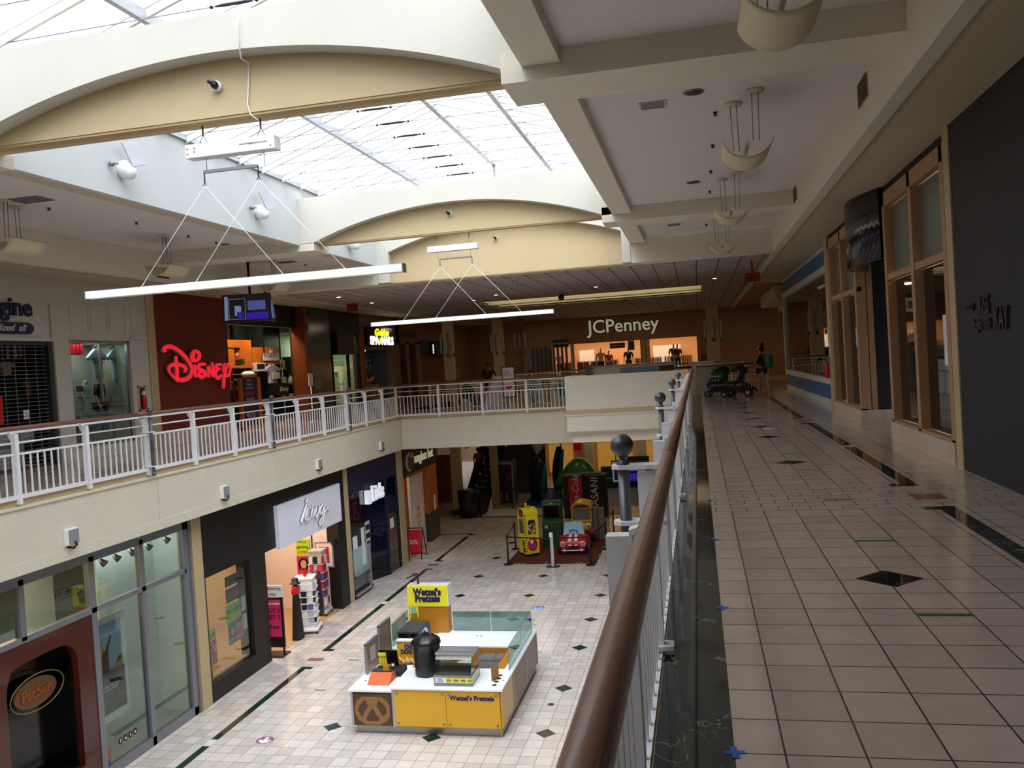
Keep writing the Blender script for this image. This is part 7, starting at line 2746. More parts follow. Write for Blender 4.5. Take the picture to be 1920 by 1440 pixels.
# till end: orange stand, card terminal, printer, notices
q = atZ(*kz(465, 700), -4.60)
t = thing('payment_stand', (q.x, q.y, -4.60), 'orange-fronted payment stand on the lower kiosk counter', 'payment stand')
mb = MB()
cx2, cy2 = q.x, q.y
mb.prism([(cy2 - 0.25, -4.598), (cy2 + 0.18, -4.598), (cy2 + 0.18, -4.42), (cy2 - 0.02, -4.42)], lambda a, b, d: Vector((d, a, b)), cx2 - 0.23, cx2 + 0.22)
obj('orange_body', mb, 'orange', t)
mb = MB()
mb.box(cx2 - 0.22, cx2 + 0.21, cy2 + 0.0, cy2 + 0.17, -4.42, -4.40)
obj('top_tray', mb, 'dark_grey', t)
mb = MB()
mb.box(cx2 + 0.02, cx2 + 0.14, cy2 + 0.02, cy2 + 0.14, -4.40, -4.31)
tag(obj('card_box', mb, 'caramel'), 'small tan card box on top of the orange payment stand', 'box')
mb = MB()
mb.box(cx2 + 0.16, cx2 + 0.24, cy2 + 0.1, cy2 + 0.12, -4.42, -4.27)
tt = obj('card_terminal', mb, 'ink')
tag(tt, 'small black card terminal with pale screen on the kiosk till counter', 'card terminal')
o = MB()
o.box(cx2 + 0.175, cx2 + 0.225, cy2 + 0.092, cy2 + 0.1, -4.33, -4.285)
obj('display', o, 'paper', tt)
t = thing('till_screen', (cx2 - 0.03, cy2 + 0.42, -4.60), 'black till screen with a yellow card clipped in front, on the lower kiosk counter', 'till')
mb = MB()
mb.box(cx2 - 0.28, cx2 + 0.32, cy2 + 0.22, cy2 + 0.6, -4.60, -4.47)
obj('till_base', mb, 'ink', t, bev=0.02)
mb = MB()
mb.obox((cx2 - 0.0, cy2 + 0.40, -4.27), (1, 0, 0), Vector((0, 1, 0.25)).normalized(), Vector((0, -0.25, 1)).normalized(), 0.2, 0.02, 0.17)
obj('screen', mb, 'black_gloss', t)
mb = MB()
mb.obox((cx2 - 0.1, cy2 + 0.33, -4.28), (1, 0, 0), Vector((0, 1, 0.2)).normalized(), Vector((0, -0.2, 1)).normalized(), 0.085, 0.004, 0.15)
yc = obj('yellow_card', mb, 'sign_yellow', t)
obj('card_words', text_mb('MASK\nREQUIRED', 0.05, W('F', cy2 + 0.31), cx2 - 0.1, -4.2, d=0.0, ext=0.001), 'ink', yc)
q = atZ(*kz(1740, 690), -4.54)
t = thing('menu_holder', (q.x, q.y, -4.54), 'small upright menu card leaning beside the round cup holes of the kiosk', 'menu card')
mb = MB()
mb.obox((q.x - 0.02, q.y + 0.03, -4.42), Vector((0.45, 0.9, 0)).normalized(), Vector((0.9, -0.45, 0)).normalized(), (0, 0, 1), 0.11, 0.004, 0.12)
obj('card', mb, 'caramel', t)
mb = MB()
mb.obox((q.x - 0.0, q.y + 0.02, -4.535), Vector((0.45, 0.9, 0)).normalized(), Vector((0.9, -0.45, 0)).normalized(), (0, 0, 1), 0.11, 0.03, 0.004)
obj('foot', mb, 'case_glass', t)

# ================================================================= marks and stickers on the floors
def floor_mark(nm, c, w_, h_, z, m, label, cat='tape', rot=0.0):
 mb = MB()
 mb.box(c[0] - w_ / 2, c[0] + w_ / 2, c[1] - h_ / 2, c[1] + h_ / 2, z + 0.0024, z + 0.0034, rot, (c[0], c[1]))
 return tag(obj(nm, mb, m), label, cat)
mat('green_tape', '2f7a34', 0.5)
mat('blue_tape', '2a62b4', 0.5)
for i, (x, y, l) in enumerate(((1773, 1153, 'nearest green tape strip on the upper floor, beside the large dark diamond'), (1640, 1014, 'second green tape strip from the camera on the upper floor'), (1571, 937, 'third green tape strip from the camera on the upper floor'), (1518, 881, 'faint green tape strip by the far dark diamond of the upper floor'), (1485, 850, 'farthest thin green tape strip on the upper floor'))):
 q = atZ(x, y, 0)
 floor_mark('floor_tape', q, 0.30, 0.045, 0, 'green_tape', l)
for i, (x, y, l) in enumerate(((1378, 1412, 'blue tape cross at the bottom edge of the dark marble border'), (1353, 1140, 'blue tape cross beside the dark marble border, second from the camera'), (1342, 1012, 'small blue tape mark beside the dark marble border, third from the camera'), (1333, 938, 'small blue tape mark beside the dark marble border, farthest'))):
 q = atZ(x, y, 0)
 mb = MB()
 mb.box(q.x - 0.04, q.x + 0.04, q.y - 0.012, q.y + 0.012, 0.0024, 0.0034, 0.15, (q.x, q.y))
 mb.box(q.x - 0.014, q.x + 0.012, q.y - 0.05, q.y + 0.05, 0.0034, 0.0042, 0.1, (q.x, q.y))
 tag(obj('floor_tape', mb, 'blue_tape'), l, 'tape')
def floor_dot(x, y, z, r, m, label, sym=None, yy=None):
 q = atZ(x, y, z)
 t = thing('floor_sticker', (q.x, q.y, z), label, 'floor sticker')
 mb = MB()
 mb.lathe(q, [(r, z + 0.0024), (r, z + 0.0034)], 28)
 obj('disc', mb, m, t)
 w = W('T', z + 0.0036)
 if sym == 'arrow':
  mb = MB()
  w.poly(mb, [(q.x - 0.035, q.y + 0.13), (q.x + 0.035, q.y + 0.13), (q.x + 0.035, q.y - 0.02), (q.x + 0.12, q.y + 0.03), (q.x + 0.12, q.y - 0.05), (q.x, q.y - 0.15), (q.x - 0.12, q.y - 0.05), (q.x - 0.12, q.y + 0.03), (q.x - 0.035, q.y - 0.02)], 0, 0.001)
  obj('arrow', mb, 'white_plastic', t)
 elif sym:
  obj('symbol', text_mb(sym, r * 1.1, w, q.x, q.y, d=0.0, ext=0.0008), 'white_plastic', t)
 return t
mat('sticker_pink', 'b46aa8', 0.4)
mat('sticker_blue', '8fa8e8', 0.4)
mat('sticker_mint', '9ccab0', 0.4)
floor_dot(497, 1388, LOW, 0.17, 'sticker_pink', 'round mauve floor sticker with a white arrow, left of the kiosk', 'arrow')
floor_dot(1009, 1140, LOW, 0.19, 'sticker_blue', 'round pale blue floor sticker beyond the kiosk', '6 ft')
floor_dot(998, 1173, LOW, 0.12, 'sticker_mint', 'round mint floor sticker just behind the kiosk glass', 'OK')
floor_dot(916, 1012, LOW, 0.14, 'sticker_pink', 'small far pink floor sticker left of the ride area', 'arrow')
floor_dot(1442, 804, 0.0, 0.14, 'sticker_pink', 'round pink floor sticker on the upper walkway', 'arrow')
q = atZ(1033, 1321, LOW)
mb = MB()
mb.lathe(q, [(0.065, LOW + 0.0024), (0.07, LOW + 0.006), (0.0601, LOW + 0.008)], 20)
tag(obj('floor_drain', mb, 'vent_brown'), 'small round dark floor cap between two diamonds, right of the kiosk', 'floor cap')
for x, y, l in ((601, 1294, 'green tape strip on the lower floor left of the kiosk'), (664, 1238, 'green tape strip on the lower floor behind the kiosk till'), (838, 1087, 'thin green tape strip on the lower floor behind the kiosk sign'), (757, 1150, 'thin green tape strip on the lower floor left of the kiosk sign'), (865, 1060, 'thin green tape strip on the lower floor before the ride area'), (892, 1033, 'thin far green tape strip left of the yellow machine')):
 q = atZ(x, y, LOW)
 floor_mark('floor_tape', q, 0.27, 0.05, LOW, 'green_tape', l)

# ================================================================= ride area on the lower floor
Z0 = LOW
t = thing('ride_mat', (-5.4, 31.7, Z0), 'dark red mat with black and yellow edging under the coin rides', 'floor mat')
mb = MB()
mb.box(-6.95, -3.85, 29.55, 33.8, Z0 + 0.001, Z0 + 0.02)
obj('mat_sheet', mb, 'mat_red', t)
mb = MB()
for b in ((-6.97, -3.83, 29.5, 29.58), (-3.87, -3.80, 29.5, 33.85), (-7.0, -6.93, 29.5, 33.85)):
 mb.box(b[0], b[1], b[2], b[3], Z0 + 0.001, Z0 + 0.024)
obj('black_edge', mb, 'black', t)
mb = MB()
for x in (-6.75, -6.6, -6.45, -5.65, -4.55, -4.4, -4.1):
 mb.prism([(x, 29.5), (x + 0.08, 29.5), (x + 0.13, 29.58), (x + 0.05, 29.58)], lambda a, b, d: Vector((a, b, d)), Z0 + 0.022, Z0 + 0.026)
for y in (30.5, 30.7, 31.6, 31.8, 32.9):
 mb.prism([(-3.87, y), (-3.80, y + 0.06), (-3.80, y + 0.13), (-3.87, y + 0.07)], lambda a, b, d: Vector((a, b, d)), Z0 + 0.022, Z0 + 0.026)
obj('yellow_stripes', mb, 'yellow', t)

class RF:
 """rotated frame on the floor: u right, v forward (away), z up"""
 def __init__(s, x, y, yaw, z=Z0):
  s.o = Vector((x, y, z))
  s.u = Vector((math.cos(yaw), math.sin(yaw), 0))
  s.v = Vector((-math.sin(yaw), math.cos(yaw), 0))
 def p(s, u, v, z):
  return s.o + s.u * u + s.v * v + Vector((0, 0, z))
 def box(s, mb, u0, u1, v0, v1, z0, z1):
  return mb.obox(s.p((u0 + u1) / 2, (v0 + v1) / 2, (z0 + z1) / 2), s.u, s.v, (0, 0, 1), (u1 - u0) / 2, (v1 - v0) / 2, (z1 - z0) / 2)
 def prism_uz(s, mb, pts, v0, v1):
  return mb.prism(pts, lambda a, b, d: s.p(a, d, b), v0, v1)
 def prism_vz(s, mb, pts, u0, u1):
  return mb.prism(pts, lambda a, b, d: s.p(d, a, b), u0, u1)
def ob(nm, fr, lst, m, parent, bev=0.0):
 mb = MB()
 for b in lst:
  fr.box(mb, *b)
 return obj(nm, mb, m, parent, bev)

# yellow gumball machine, a corner towards the camera
f = RF(-6.455, 30.46, math.radians(37))
t = thing('gumball_machine', f.o, 'tall yellow candy vending machine with an arched top, left on the red mat', 'vending machine')
W_, D_ = 0.54, 0.60
mb = MB()
pts = [(0, 0.12), (D_, 0.12), (D_, 1.55)] + [(D_ / 2 + D_ / 2 * math.cos(a), 1.55 + 0.24 * math.sin(a)) for a in [math.pi * k / 12 for k in range(1, 12)]] + [(0, 1.55)]
f.prism_vz(mb, pts, 0, W_)
obj('cabinet', mb, 'yellow', t)
ob('base', f, [(0.03, W_ - 0.03, 0.03, D_ - 0.03, 0.0, 0.12)], 'black', t)
mb = MB()
for k in range(2):
 mb.lathe(f.p(W_ / 2, D_ / 2, 0), [(0.12, Z0 + 1.77), (0.13, Z0 + 1.80), (0.11, Z0 + 1.84), (0.05, Z0 + 1.86)], 14)
mb.lathe(f.p(W_ / 2 - 0.05, D_ / 2, 0), [(0.04, Z0 + 1.85), (0.05, Z0 + 1.93), (0.03, Z0 + 1.95)], 10)
obj('roof_knob', mb, 'yellow', t)
def disc_face(fr, side, a, z, ra, rz, m, nm, parent, d=0.004, n_=24):
 """round or oval label on the front (v=0) or left (u=0) face"""
 mb = MB()
 pts = [(a + ra * math.cos(2 * math.pi * k / n_), z + rz * math.sin(2 * math.pi * k / n_)) for k in range(n_)]
 if side == 'front':
  fr.prism_uz(mb, pts, -d, -d + 0.004)
 else:
  fr.prism_vz(mb, pts, -d, -d + 0.004)
 return obj(nm, mb, m, parent)
disc_face(f, 'front', 0.27, 0.45, 0.2, 0.24, 'red', 'red_disc', t)
disc_face(f, 'front', 0.27, 0.40, 0.13, 0.10, 'violet', 'violet_patch', t, 0.008)
disc_face(f, 'front', 0.24, 0.56, 0.06, 0.07, 'paper', 'white_patch', t, 0.009)
mb = MB()
f.prism_uz(mb, [(0.12, 0.83), (0.42, 0.83), (0.42, 1.28), (0.38, 1.36), (0.16, 1.36), (0.12, 1.28)], -0.006, -0.002)
wnd = obj('window', mb, 'shop_dark', t)
for k, m in enumerate(('red', 'paper', 'purple', 'lime', 'orange')):
 mb = MB()
 for q in range(10):
  pp_ = f.p(random.uniform(0.15, 0.39), -0.008, random.uniform(0.86, 1.22))
  mb.ball(tuple(pp_), 0.026, 8, 6)
 obj('sweets', mb, m, wnd)
disc_face(f, 'left', 0.30, 1.60, 0.19, 0.15, 'maroon', 'top_badge', t)
disc_face(f, 'left', 0.30, 1.60, 0.10, 0.08, 'red', 'badge_centre', t, 0.009)
mb = MB()
f.prism_vz(mb, [(0.10, 0.85), (0.48, 0.85), (0.48, 1.28), (0.42, 1.40), (0.16, 1.40), (0.10, 1.28)], -0.006, -0.002)
obj('window', mb, 'frosted_pane', t)
mb = MB()
for a, b in (((0.16, 1.0), (0.42, 1.3)), ((0.2, 0.9), (0.4, 1.1)), ((0.3, 0.88), (0.3, 1.3))):
 mb.bar(f.p(-0.012, a[0], a[1]), f.p(-0.012, b[0], b[1]), 0.012)
obj('claw_bars', mb, 'dark_metal', t)
ob('coin_box', f, [(-0.06, 0.0, 0.2, 0.5, 0.66, 0.76)], 'yellow', t)
ob('coin_slot', f, [(-0.012, 0.0, 0.12, 0.24, 0.42, 0.6)], 'black', t)
disc_face(f, 'left', 0.16, 0.26, 0.08, 0.12, 'maroon', 'low_badge', t)
mb = MB()
for k in range(14):
 f.box(mb, -0.006, 0.0, 0.02, 0.05, 0.2 + 0.1 * k, 0.26 + 0.1 * k)
 f.box(mb, 0.02, 0.05, -0.006, 0.0, 0.2 + 0.1 * k, 0.26 + 0.1 * k)
obj('red_border', mb, 'maroon', t)

# green arcade cabinet
q = atZ(1028, 1030, Z0)
f = RF(-6.15, 32.2, 0.06)
t = thing('arcade_cabinet', f.p(0.38, 0.3, 0), 'dark green ride cabinet with a black screen, behind the yellow machine', 'arcade machine')
mb = MB()
f.prism_vz(mb, [(0.0, 0.0), (0.75, 0.0), (0.75, 1.6), (0.55, 1.72), (0.2, 1.72), (0.12, 1.6), (0.22, 1.05), (0.02, 0.95)], 0, 0.74)
obj('cabinet', mb, 'green_dark', t, bev=0.02)
mb = MB()
mb.obox(f.p(0.37, 0.155, 1.32), f.u, (f.v * 0.98 + Vector((0, 0, 0.18))).normalized(), (Vector((0, 0, 1)) - f.v * 0.18).normalized(), 0.28, 0.012, 0.24)
obj('screen', mb, 'black_gloss', t)
ob('coin_panel', f, [(0.1, 0.22, -0.01, 0.0, 0.72, 0.84)], 'peach', t)
ob('label', f, [(0.32, 0.44, 0.14, 0.20, 1.6, 1.66)], 'paper', t)
ob('speaker_strip', f, [(0.66, 0.745, 0.1, 0.6, 0.2, 0.85)], 'ink', t)

# red ride-on car with white stripes
f = RF(-4.78, 30.75, 0.05)
t = thing('toy_car_ride', f.o, 'red coin-operated toy car with white bonnet stripes and pale blue windscreen', 'coin ride')
mb = MB()
vs, fs = [], []
stations = [(0.0, 0.44, 0.20, 0.46), (0.08, 0.52, 0.16, 0.58), (0.3, 0.54, 0.16, 0.64), (0.6, 0.54, 0.16, 0.70), (0.9, 0.53, 0.16, 0.68), (1.2, 0.52, 0.16, 0.66), (1.45, 0.46, 0.2, 0.58)]
NS = 14
for v_, hw, zb, zt in stations:
 for k in range(NS):
  a = 2 * math.pi * k / NS
  c_, s_ = math.cos(a), math.sin(a)
  uu = hw * (abs(c_) ** 0.55) * (1 if c_ >= 0 else -1)
  zz = (zb + zt) / 2 + (zt - zb) / 2 * (abs(s_) ** 0.6) * (1 if s_ >= 0 else -1)
  vs.append(f.p(uu, v_, zz))
for j in range(len(stations) - 1):
 for k in range(NS):
  fs.append((j * NS + k, j * NS + (k + 1) % NS, (j + 1) * NS + (k + 1) % NS, (j + 1) * NS + k))
fs += [tuple(range(NS - 1, -1, -1)), tuple((len(stations) - 1) * NS + k for k in range(NS))]
mb.add(vs, fs, True)
obj('car_body', mb, 'red', t)
mb = MB()
for s_ in (-1, 1):
 mb.add([f.p(s_ * 0.05, -0.01, 0.36), f.p(s_ * 0.17, -0.01, 0.36), f.p(s_ * 0.17, 0.06, 0.575), f.p(s_ * 0.05, 0.06, 0.59), f.p(s_ * 0.16, 0.3, 0.665), f.p(s_ * 0.05, 0.3, 0.67), f.p(s_ * 0.14, 0.55, 0.72), f.p(s_ * 0.05, 0.55, 0.725)],
           [(0, 1, 2, 3), (3, 2, 4, 5), (5, 4, 6, 7)])
obj('white_stripes', mb, 'white_plastic', t)
mb = MB()
mb.add([f.p(-0.40, 0.52, 0.66), f.p(0.40, 0.52, 0.66), f.p(0.30, 0.68, 1.10), f.p(-0.30, 0.68, 1.10), f.p(-0.40, 0.60, 0.66), f.p(0.40, 0.60, 0.66), f.p(0.30, 0.74, 1.10), f.p(-0.30, 0.74, 1.10)],
       [(0, 1, 2, 3), (4, 7, 6, 5), (0, 3, 7, 4), (1, 5, 6, 2), (3, 2, 6, 7)])
obj('windscreen', mb, 'light_blue', t)
for s_ in (-1, 1):
 mb = MB()
 c = f.p(s_ * 0.37, 0.0, 0.42)
 mb.tube([c + f.v * 0.03, c - f.v * 0.04], [0.10, 0.085], 16)
 hl = obj('headlamp', mb, 'white_plastic', t)
 mb = MB()
 mb.tube([c - f.v * 0.04, c - f.v * 0.055], [0.07, 0.05], 14)
 obj('lens', mb, 'brushed_steel', hl)
 mb = MB()
 mb.ball(tuple(f.p(s_ * 0.47, 0.55, 0.74)), 0.06, 10, 6)
 obj('wing_mirror', mb, 'ink', t)
 for vv in (0.25, 1.15):
  mb = MB()
  mb.tube([f.p(s_ * 0.50, vv, 0.2), f.p(s_ * 0.58, vv, 0.2)], 0.16, 18)
  wh = obj('wheel', mb, 'black', t)
  mb = MB()
  mb.tube([f.p(s_ * 0.58, vv, 0.2), f.p(s_ * 0.59, vv, 0.2)], 0.08, 12)
  obj('hub_cap', mb, 'alu', wh)
ob('grille', f, [(-0.18, 0.18, -0.03, 0.05, 0.27, 0.36)], 'black', t)
mb = MB()
mb.tube([f.p(-0.42, -0.04, 0.20), f.p(-0.2, -0.08, 0.20), f.p(0.2, -0.08, 0.20), f.p(0.42, -0.04, 0.20)], 0.022, 8)
for s_ in (-0.32, 0.32):
 mb.tube([f.p(s_, -0.07, 0.14), f.p(s_, -0.07, 0.27)], 0.02, 8)
obj('bumper', mb, 'white_plastic', t)
mb = MB()
mb.tube([f.p(-0.14, 0.46, 0.72), f.p(-0.12, 0.5, 0.83), f.p(0.12, 0.5, 0.83), f.p(0.14, 0.46, 0.72)], 0.018, 8)
obj('steering_wheel', mb, 'ink', t)
ob('ride_base', f, [(-0.4, 0.4, 0.15, 1.3, 0.02, 0.16)], 'black', t)

# yellow school-bus ride
f = RF(-4.72, 32.75, 0.02)
t = thing('toy_bus_ride', f.o, 'yellow coin-operated school bus ride with a cartoon-free round-eyed bonnet, behind the red car', 'coin ride')
t['label'] = 'yellow coin-operated school bus ride with big round headlights, behind the red car'
mb = MB()
pr_ = [(-0.40, 0.35), (0.40, 0.35), (0.40, 1.32)] + [(0.40 * math.cos(a), 1.32 + 0.22 * math.sin(a)) for a in [math.pi * k / 10 for k in range(1, 10)]] + [(-0.40, 1.32)]
f.prism_uz(mb, [(-0.38, 0.35), (0.38, 0.35), (0.38, 0.80), (-0.38, 0.80)], 0.3, 1.1)
f.prism_uz(mb, [(-0.40, 1.30), (0.40, 1.30), (0.40, 1.34)] + [(0.42 * math.cos(a), 1.34 + 0.22 * math.sin(a)) for a in [math.pi * k / 10 for k in range(1, 10)]] + [(-0.40, 1.34)], 0.22, 1.15)
for s_ in (-1, 1):
 for vv in (0.28, 0.66, 1.04):
  f.box(mb, s_ * 0.37 - 0.03, s_ * 0.37 + 0.03, vv, vv + 0.06, 0.78, 1.32)
f.box(mb, -0.38, 0.38, 0.27, 0.32, 0.78, 0.86)
obj('bus_body', mb, 'yellow_panel', t, bev=0.02)
ob('windscreen', f, [(-0.34, 0.34, 0.29, 0.30, 0.86, 1.30)], 'frosted_pane', t)
mb = MB()
f.prism_uz(mb, [(-0.32, 1.34), (0.32, 1.34)] + [(0.34 * math.cos(a), 1.35 + 0.13 * math.sin(a)) for a in [math.pi * k / 10 for k in range(1, 10)]], 0.205, 0.222)
obj('red_name_band', mb, 'maroon', t)
mb = MB()
mb.ball(tuple(f.p(0.05, 0.12, 0.62)), 0.34, 18, 12, sz=0.62, sx=1.1, sy=0.9)
obj('bonnet', mb, 'yellow_panel', t)
for s_ in (-0.16, 0.30):
 mb = MB()
 mb.ball(tuple(f.p(s_, -0.10, 0.72)), 0.09, 14, 8)
 e_ = obj('round_headlight', mb, 'white_plastic', t)
 mb = MB()
 mb.ball(tuple(f.p(s_, -0.17, 0.72)), 0.04, 10, 6)
 obj('dark_centre', mb, 'ink', e_)
mb = MB()
mb.tube([f.p(-0.3, -0.12, 0.42), f.p(0.0, -0.24, 0.40), f.p(0.35, -0.12, 0.42)], 0.05, 10)
mb.ball(tuple(f.p(0.42, 0.0, 0.45)), 0.14, 12, 8)
mb.ball(tuple(f.p(-0.34, 0.0, 0.45)), 0.14, 12, 8)
obj('red_bumper', mb, 'red', t)
mb = MB()
f.box(mb, -0.34, 0.34, 0.0, 1.1, 0.02, 0.35)
obj('ride_base', mb, 'maroon', t)

# grey change machines and barrier posts
f = RF(-4.35, 33.25, 0)
for i in range(2):
 t = thing('change_machine', f.p(0.12 + 0.24 * i, 0.1, 0), ('left' if i == 0 else 'right') + ' one of two narrow brown-grey coin cabinets beside the bus ride', 'coin cabinet', 'coin cabinets beside the bus ride')
 ob('cabinet', f, [(0.24 * i, 0.24 * i + 0.22, 0, 0.35, 0.02, 1.30 - 0.04 * i)], mat('brown_grey', '7c6c68', 0.5), t, 0.015)
posts = [((-6.924, 29.474), 1.03, 'black barrier post at the front left corner of the ride area', 'b'), ((-5.249, 29.081), 1.05, 'wide silver barrier post with a white card, front middle of the ride area', 's'), ((-3.969, 29.263), 1.0, 'black barrier post at the front right of the ride area, before the red car', 'b'),
         ((-3.665, 31.723), 1.02, 'black barrier post at the right side of the ride area', 'b'), ((-3.62, 34.11), 1.02, 'black barrier post at the back right of the ride area', 'b'), ((-7.184, 31.95), 1.02, 'black barrier post behind the yellow candy machine', 'b')]
for (x, y), h_, l, k in posts:
 t = thing('barrier_post', (x, y, Z0), l, 'barrier post', 'barrier posts round the rides' if k == 'b' else None)
 mb = MB()
 if k == 'b':
  mb.lathe((x, y, 0), [(0.17, Z0), (0.17, Z0 + 0.02), (0.12, Z0 + 0.04), (0.035, Z0 + 0.06)], 18)
  obj('foot', mb, 'black', t)
  mb = MB()
  mb.cyl((x, y), 0.032, Z0 + 0.05, Z0 + h_ - 0.06, 12)
  obj('pole', mb, 'black', t)
  mb = MB()
  mb.cyl((x, y), 0.042, Z0 + h_ - 0.1, Z0 + h_, 12)
  obj('head', mb, 'black', t)
 else:
  mb.box(x - 0.22, x + 0.22, y - 0.16, y + 0.16, Z0, Z0 + 0.03)
  obj('foot', mb, 'dark_grey', t)
  mb = MB()
  mb.box(x - 0.055, x + 0.055, y - 0.05, y + 0.05, Z0 + 0.03, Z0 + h_)
  obj('pole', mb, 'light_grey', t)
  mb = MB()
  for s_ in (-0.065, 0.055):
   mb.box(x + s_, x + s_ + 0.012, y - 0.055, y + 0.055, Z0 + 0.03, Z0 + h_ + 0.04)
  mb.box(x - 0.07, x + 0.07, y - 0.05, y + 0.05, Z0 + h_, Z0 + h_ + 0.08)
  obj('black_edges', mb, 'black', t)
  mb = MB()
  mb.box(x - 0.07, x + 0.05, y - 0.06, y - 0.05, Z0 + h_ + 0.0, Z0 + h_ + 0.15)
  obj('white_card', mb, 'paper', t)
belts = [((-6.924, 29.474), (-5.32, 29.081), 0.98, 'front left'), ((-5.18, 29.081), (-3.969, 29.263), 0.98, 'front right'), ((-3.969, 29.263), (-3.665, 31.723), 0.96, 'right front'), ((-6.924, 29.474), (-7.184, 31.95), 0.98, 'left'), ((-3.665, 31.723), (-3.62, 34.11), 0.96, 'right back')]
for a, b, z, l in belts:
 mb = MB()
 A_, B_ = Vector((a[0], a[1], Z0 + z)), Vector((b[0], b[1], Z0 + z))
 d = (B_ - A_).normalized()
 mb.bar(A_ + d * 0.045, B_ - d * 0.045, 0.006, 0.05)
 tag(obj('barrier_belt', mb, 'black'), 'black belt stretched between barrier posts on the %s side of the ride area' % l, 'barrier belt', 'barrier belts')

# drinks vending machines
f = RF(-6.2, 38.0, 0)
for i, (u0, u1, m, word, l) in enumerate(((0.0, 0.93, 'red', 'Coca-Cola', 'black vending machine with a red side panel reading Coca-Cola'), (0.95, 1.9, 'black', 'DASANI', 'black vending machine with tall white letters DASANI'))):
 t = thing('drinks_vending_machine', f.p((u0 + u1) / 2, 0.4, 0), l, 'vending machine')
 ob('cabinet', f, [(u0, u1, 0.02, 0.9, 0.02, 1.86)], 'black', t, 0.01)
 a0_, a1_ = (u0 + 0.26, u1 - 0.08) if i == 0 else (u0 + 0.06, u1 - 0.10)
 ob('front_panel', f, [(a0_, a1_, 0.0, 0.02, 0.1, 1.82)], m, t)
 w = W('F', 38.0)
 xc = f.p((a0_ + a1_) / 2, 0, 0).x
 o_ = text_mb(word, 0.42 if i == 0 else 0.46, w, xc + 0.02, Z0 + 1.02, d=0.006, ext=0.004, shear=0.25 if i == 0 else 0, tilt=math.radians(90), sx=1.0)
 obj('brand_words', o_, 'paper', t)
 ob('top_rim', f, [(u0, u1, 0.0, 0.9, 1.86, 1.92)], 'dark_grey', t)
ob_ = MB()
RF(-5.4, 38.3, 0).box(ob_, 0.0, 0.9, 0.0, 0.3, 1.92, 1.99)
tag(obj('vent_box', ob_, 'mid_grey'), 'grey box lying on top of the two vending machines', 'box')

# big two-sided screens
f = RF(-4.05, 38.6, 0.0)
t = thing('directory_screen', f.p(0.8, 0.1, 0), 'pair of large blue-lit screens at the back of the lower floor', 'screen')
ob('casing', f, [(0, 0.72, 0, 0.1, 1.45, 2.45), (0.72, 1.7, 0.12, 0.22, 1.42, 2.6)], 'black', t)
ob('legs', f, [(0.3, 0.4, 0.02, 0.1, 0, 1.45), (1.2, 1.3, 0.14, 0.2, 0, 1.45)], 'black', t)
ob('pale_border', f, [(0.05, 0.67, -0.01, 0.0, 1.5, 2.4)], 'screen_pale', t)
ob('picture', f, [(0.12, 0.60, -0.02, -0.01, 1.58, 2.32)], 'screen_dark', t)
ob('violet_field', f, [(0.76, 1.6, 0.10, 0.12, 1.5, 1.85)], 'screen_violet', t)
ob('blue_field', f, [(0.76, 1.5, 0.10, 0.12, 1.95, 2.15)], 'screen_blue', t)
ob('dim_field', f, [(0.76, 1.6, 0.10, 0.12, 2.2, 2.42)], 'screen_dark', t)

# soft play area
f = RF(-7.6, 44.0, 0.0)
mb = MB()
vs = []
for j in range(9):
 for k in range(13):
  a = math.pi * k / 12
  s_ = -0.9 + 2.4 * j / 8
  bell = math.sin(math.pi * (j + 0.6) / 9.2)
  vs.append(f.p(0.9 + s_, 0.9 - 0.8 * math.cos(a), 0.5 + 1.45 * bell * math.sin(a)))
fs = [(j * 13 + k, j * 13 + k + 1, (j + 1) * 13 + k + 1, (j + 1) * 13 + k) for j in range(8) for k in range(12)]
mb.add(vs, fs, True)
o = obj('play_slide', mb, 'green')
tag(o, 'shiny green arched play slide behind the vending machines', 'slide')
sl = o.modifiers.new('solid', 'SOLIDIFY')
sl.thickness = 0.12
def board(x, y, w_, h_, label, lean=0.12):
 t = thing('padded_board', (x, y, Z0), label, 'padded board', 'tall black and teal padded boards')
 for nm, m, du, sc in (('black_shell', 'charcoal', 0.0, 1.0), ('teal_face', 'teal_bright', w_ * 0.42, 0.93)):
  mb = MB()
  n_ = 12
  vs = []
  for j in range(11):
   fz = j / 10
   hw = w_ * (0.30 + 0.7 * math.sin(math.pi * (0.18 + 0.70 * fz))) * sc * (0.5 if nm == 'teal_face' else 1)
   for k in range(n_):
    a = 2 * math.pi * k / n_
    vs.append((x + du + hw * 0.55 * math.cos(a) + lean * fz * fz * 2, y + 0.22 * math.sin(a) * (1 - 0.3 * fz) - (0.05 if nm == 'teal_face' else 0), Z0 + 0.02 + h_ * sc * fz))
  fs = [(j * n_ + k, j * n_ + (k + 1) % n_, (j + 1) * n_ + (k + 1) % n_, (j + 1) * n_ + k) for j in range(10) for k in range(n_)]
  fs += [tuple(range(n_ - 1, -1, -1)), tuple(10 * n_ + k for k in range(n_))]
  mb.add(vs, fs, True)
  p_ = obj(nm, mb, m, t)
 mb = MB()
 for k in range(4):
  zz = Z0 + h_ * (0.25 + 0.17 * k)
  c = Vector((x + w_ * 0.45 + lean * 0.5, y - 0.26, zz))
  mb.tube([c + Vector((0, 0, 0.05)), c + Vector((0.04, 0, 0)), c + Vector((0, 0, -0.05)), c + Vector((-0.04, 0, 0)), c + Vector((0, 0, 0.05))], 0.012, 6, caps=False)
 obj('handles', mb, 'ink', p_)
board(-8.65, 43.6, 0.42, 2.2, 'leftmost tall black and teal padded board leaning by the play area')
board(-8.25, 43.0, 0.42, 2.0, 'front tall black and teal padded board by the play area')
board(-7.95, 46.8, 0.5, 2.35, 'separate tall black and teal padded board right of the leaning pair')
mb = MB()
for (u0, u1, m_) in ((0, 0, 0),):
 pass
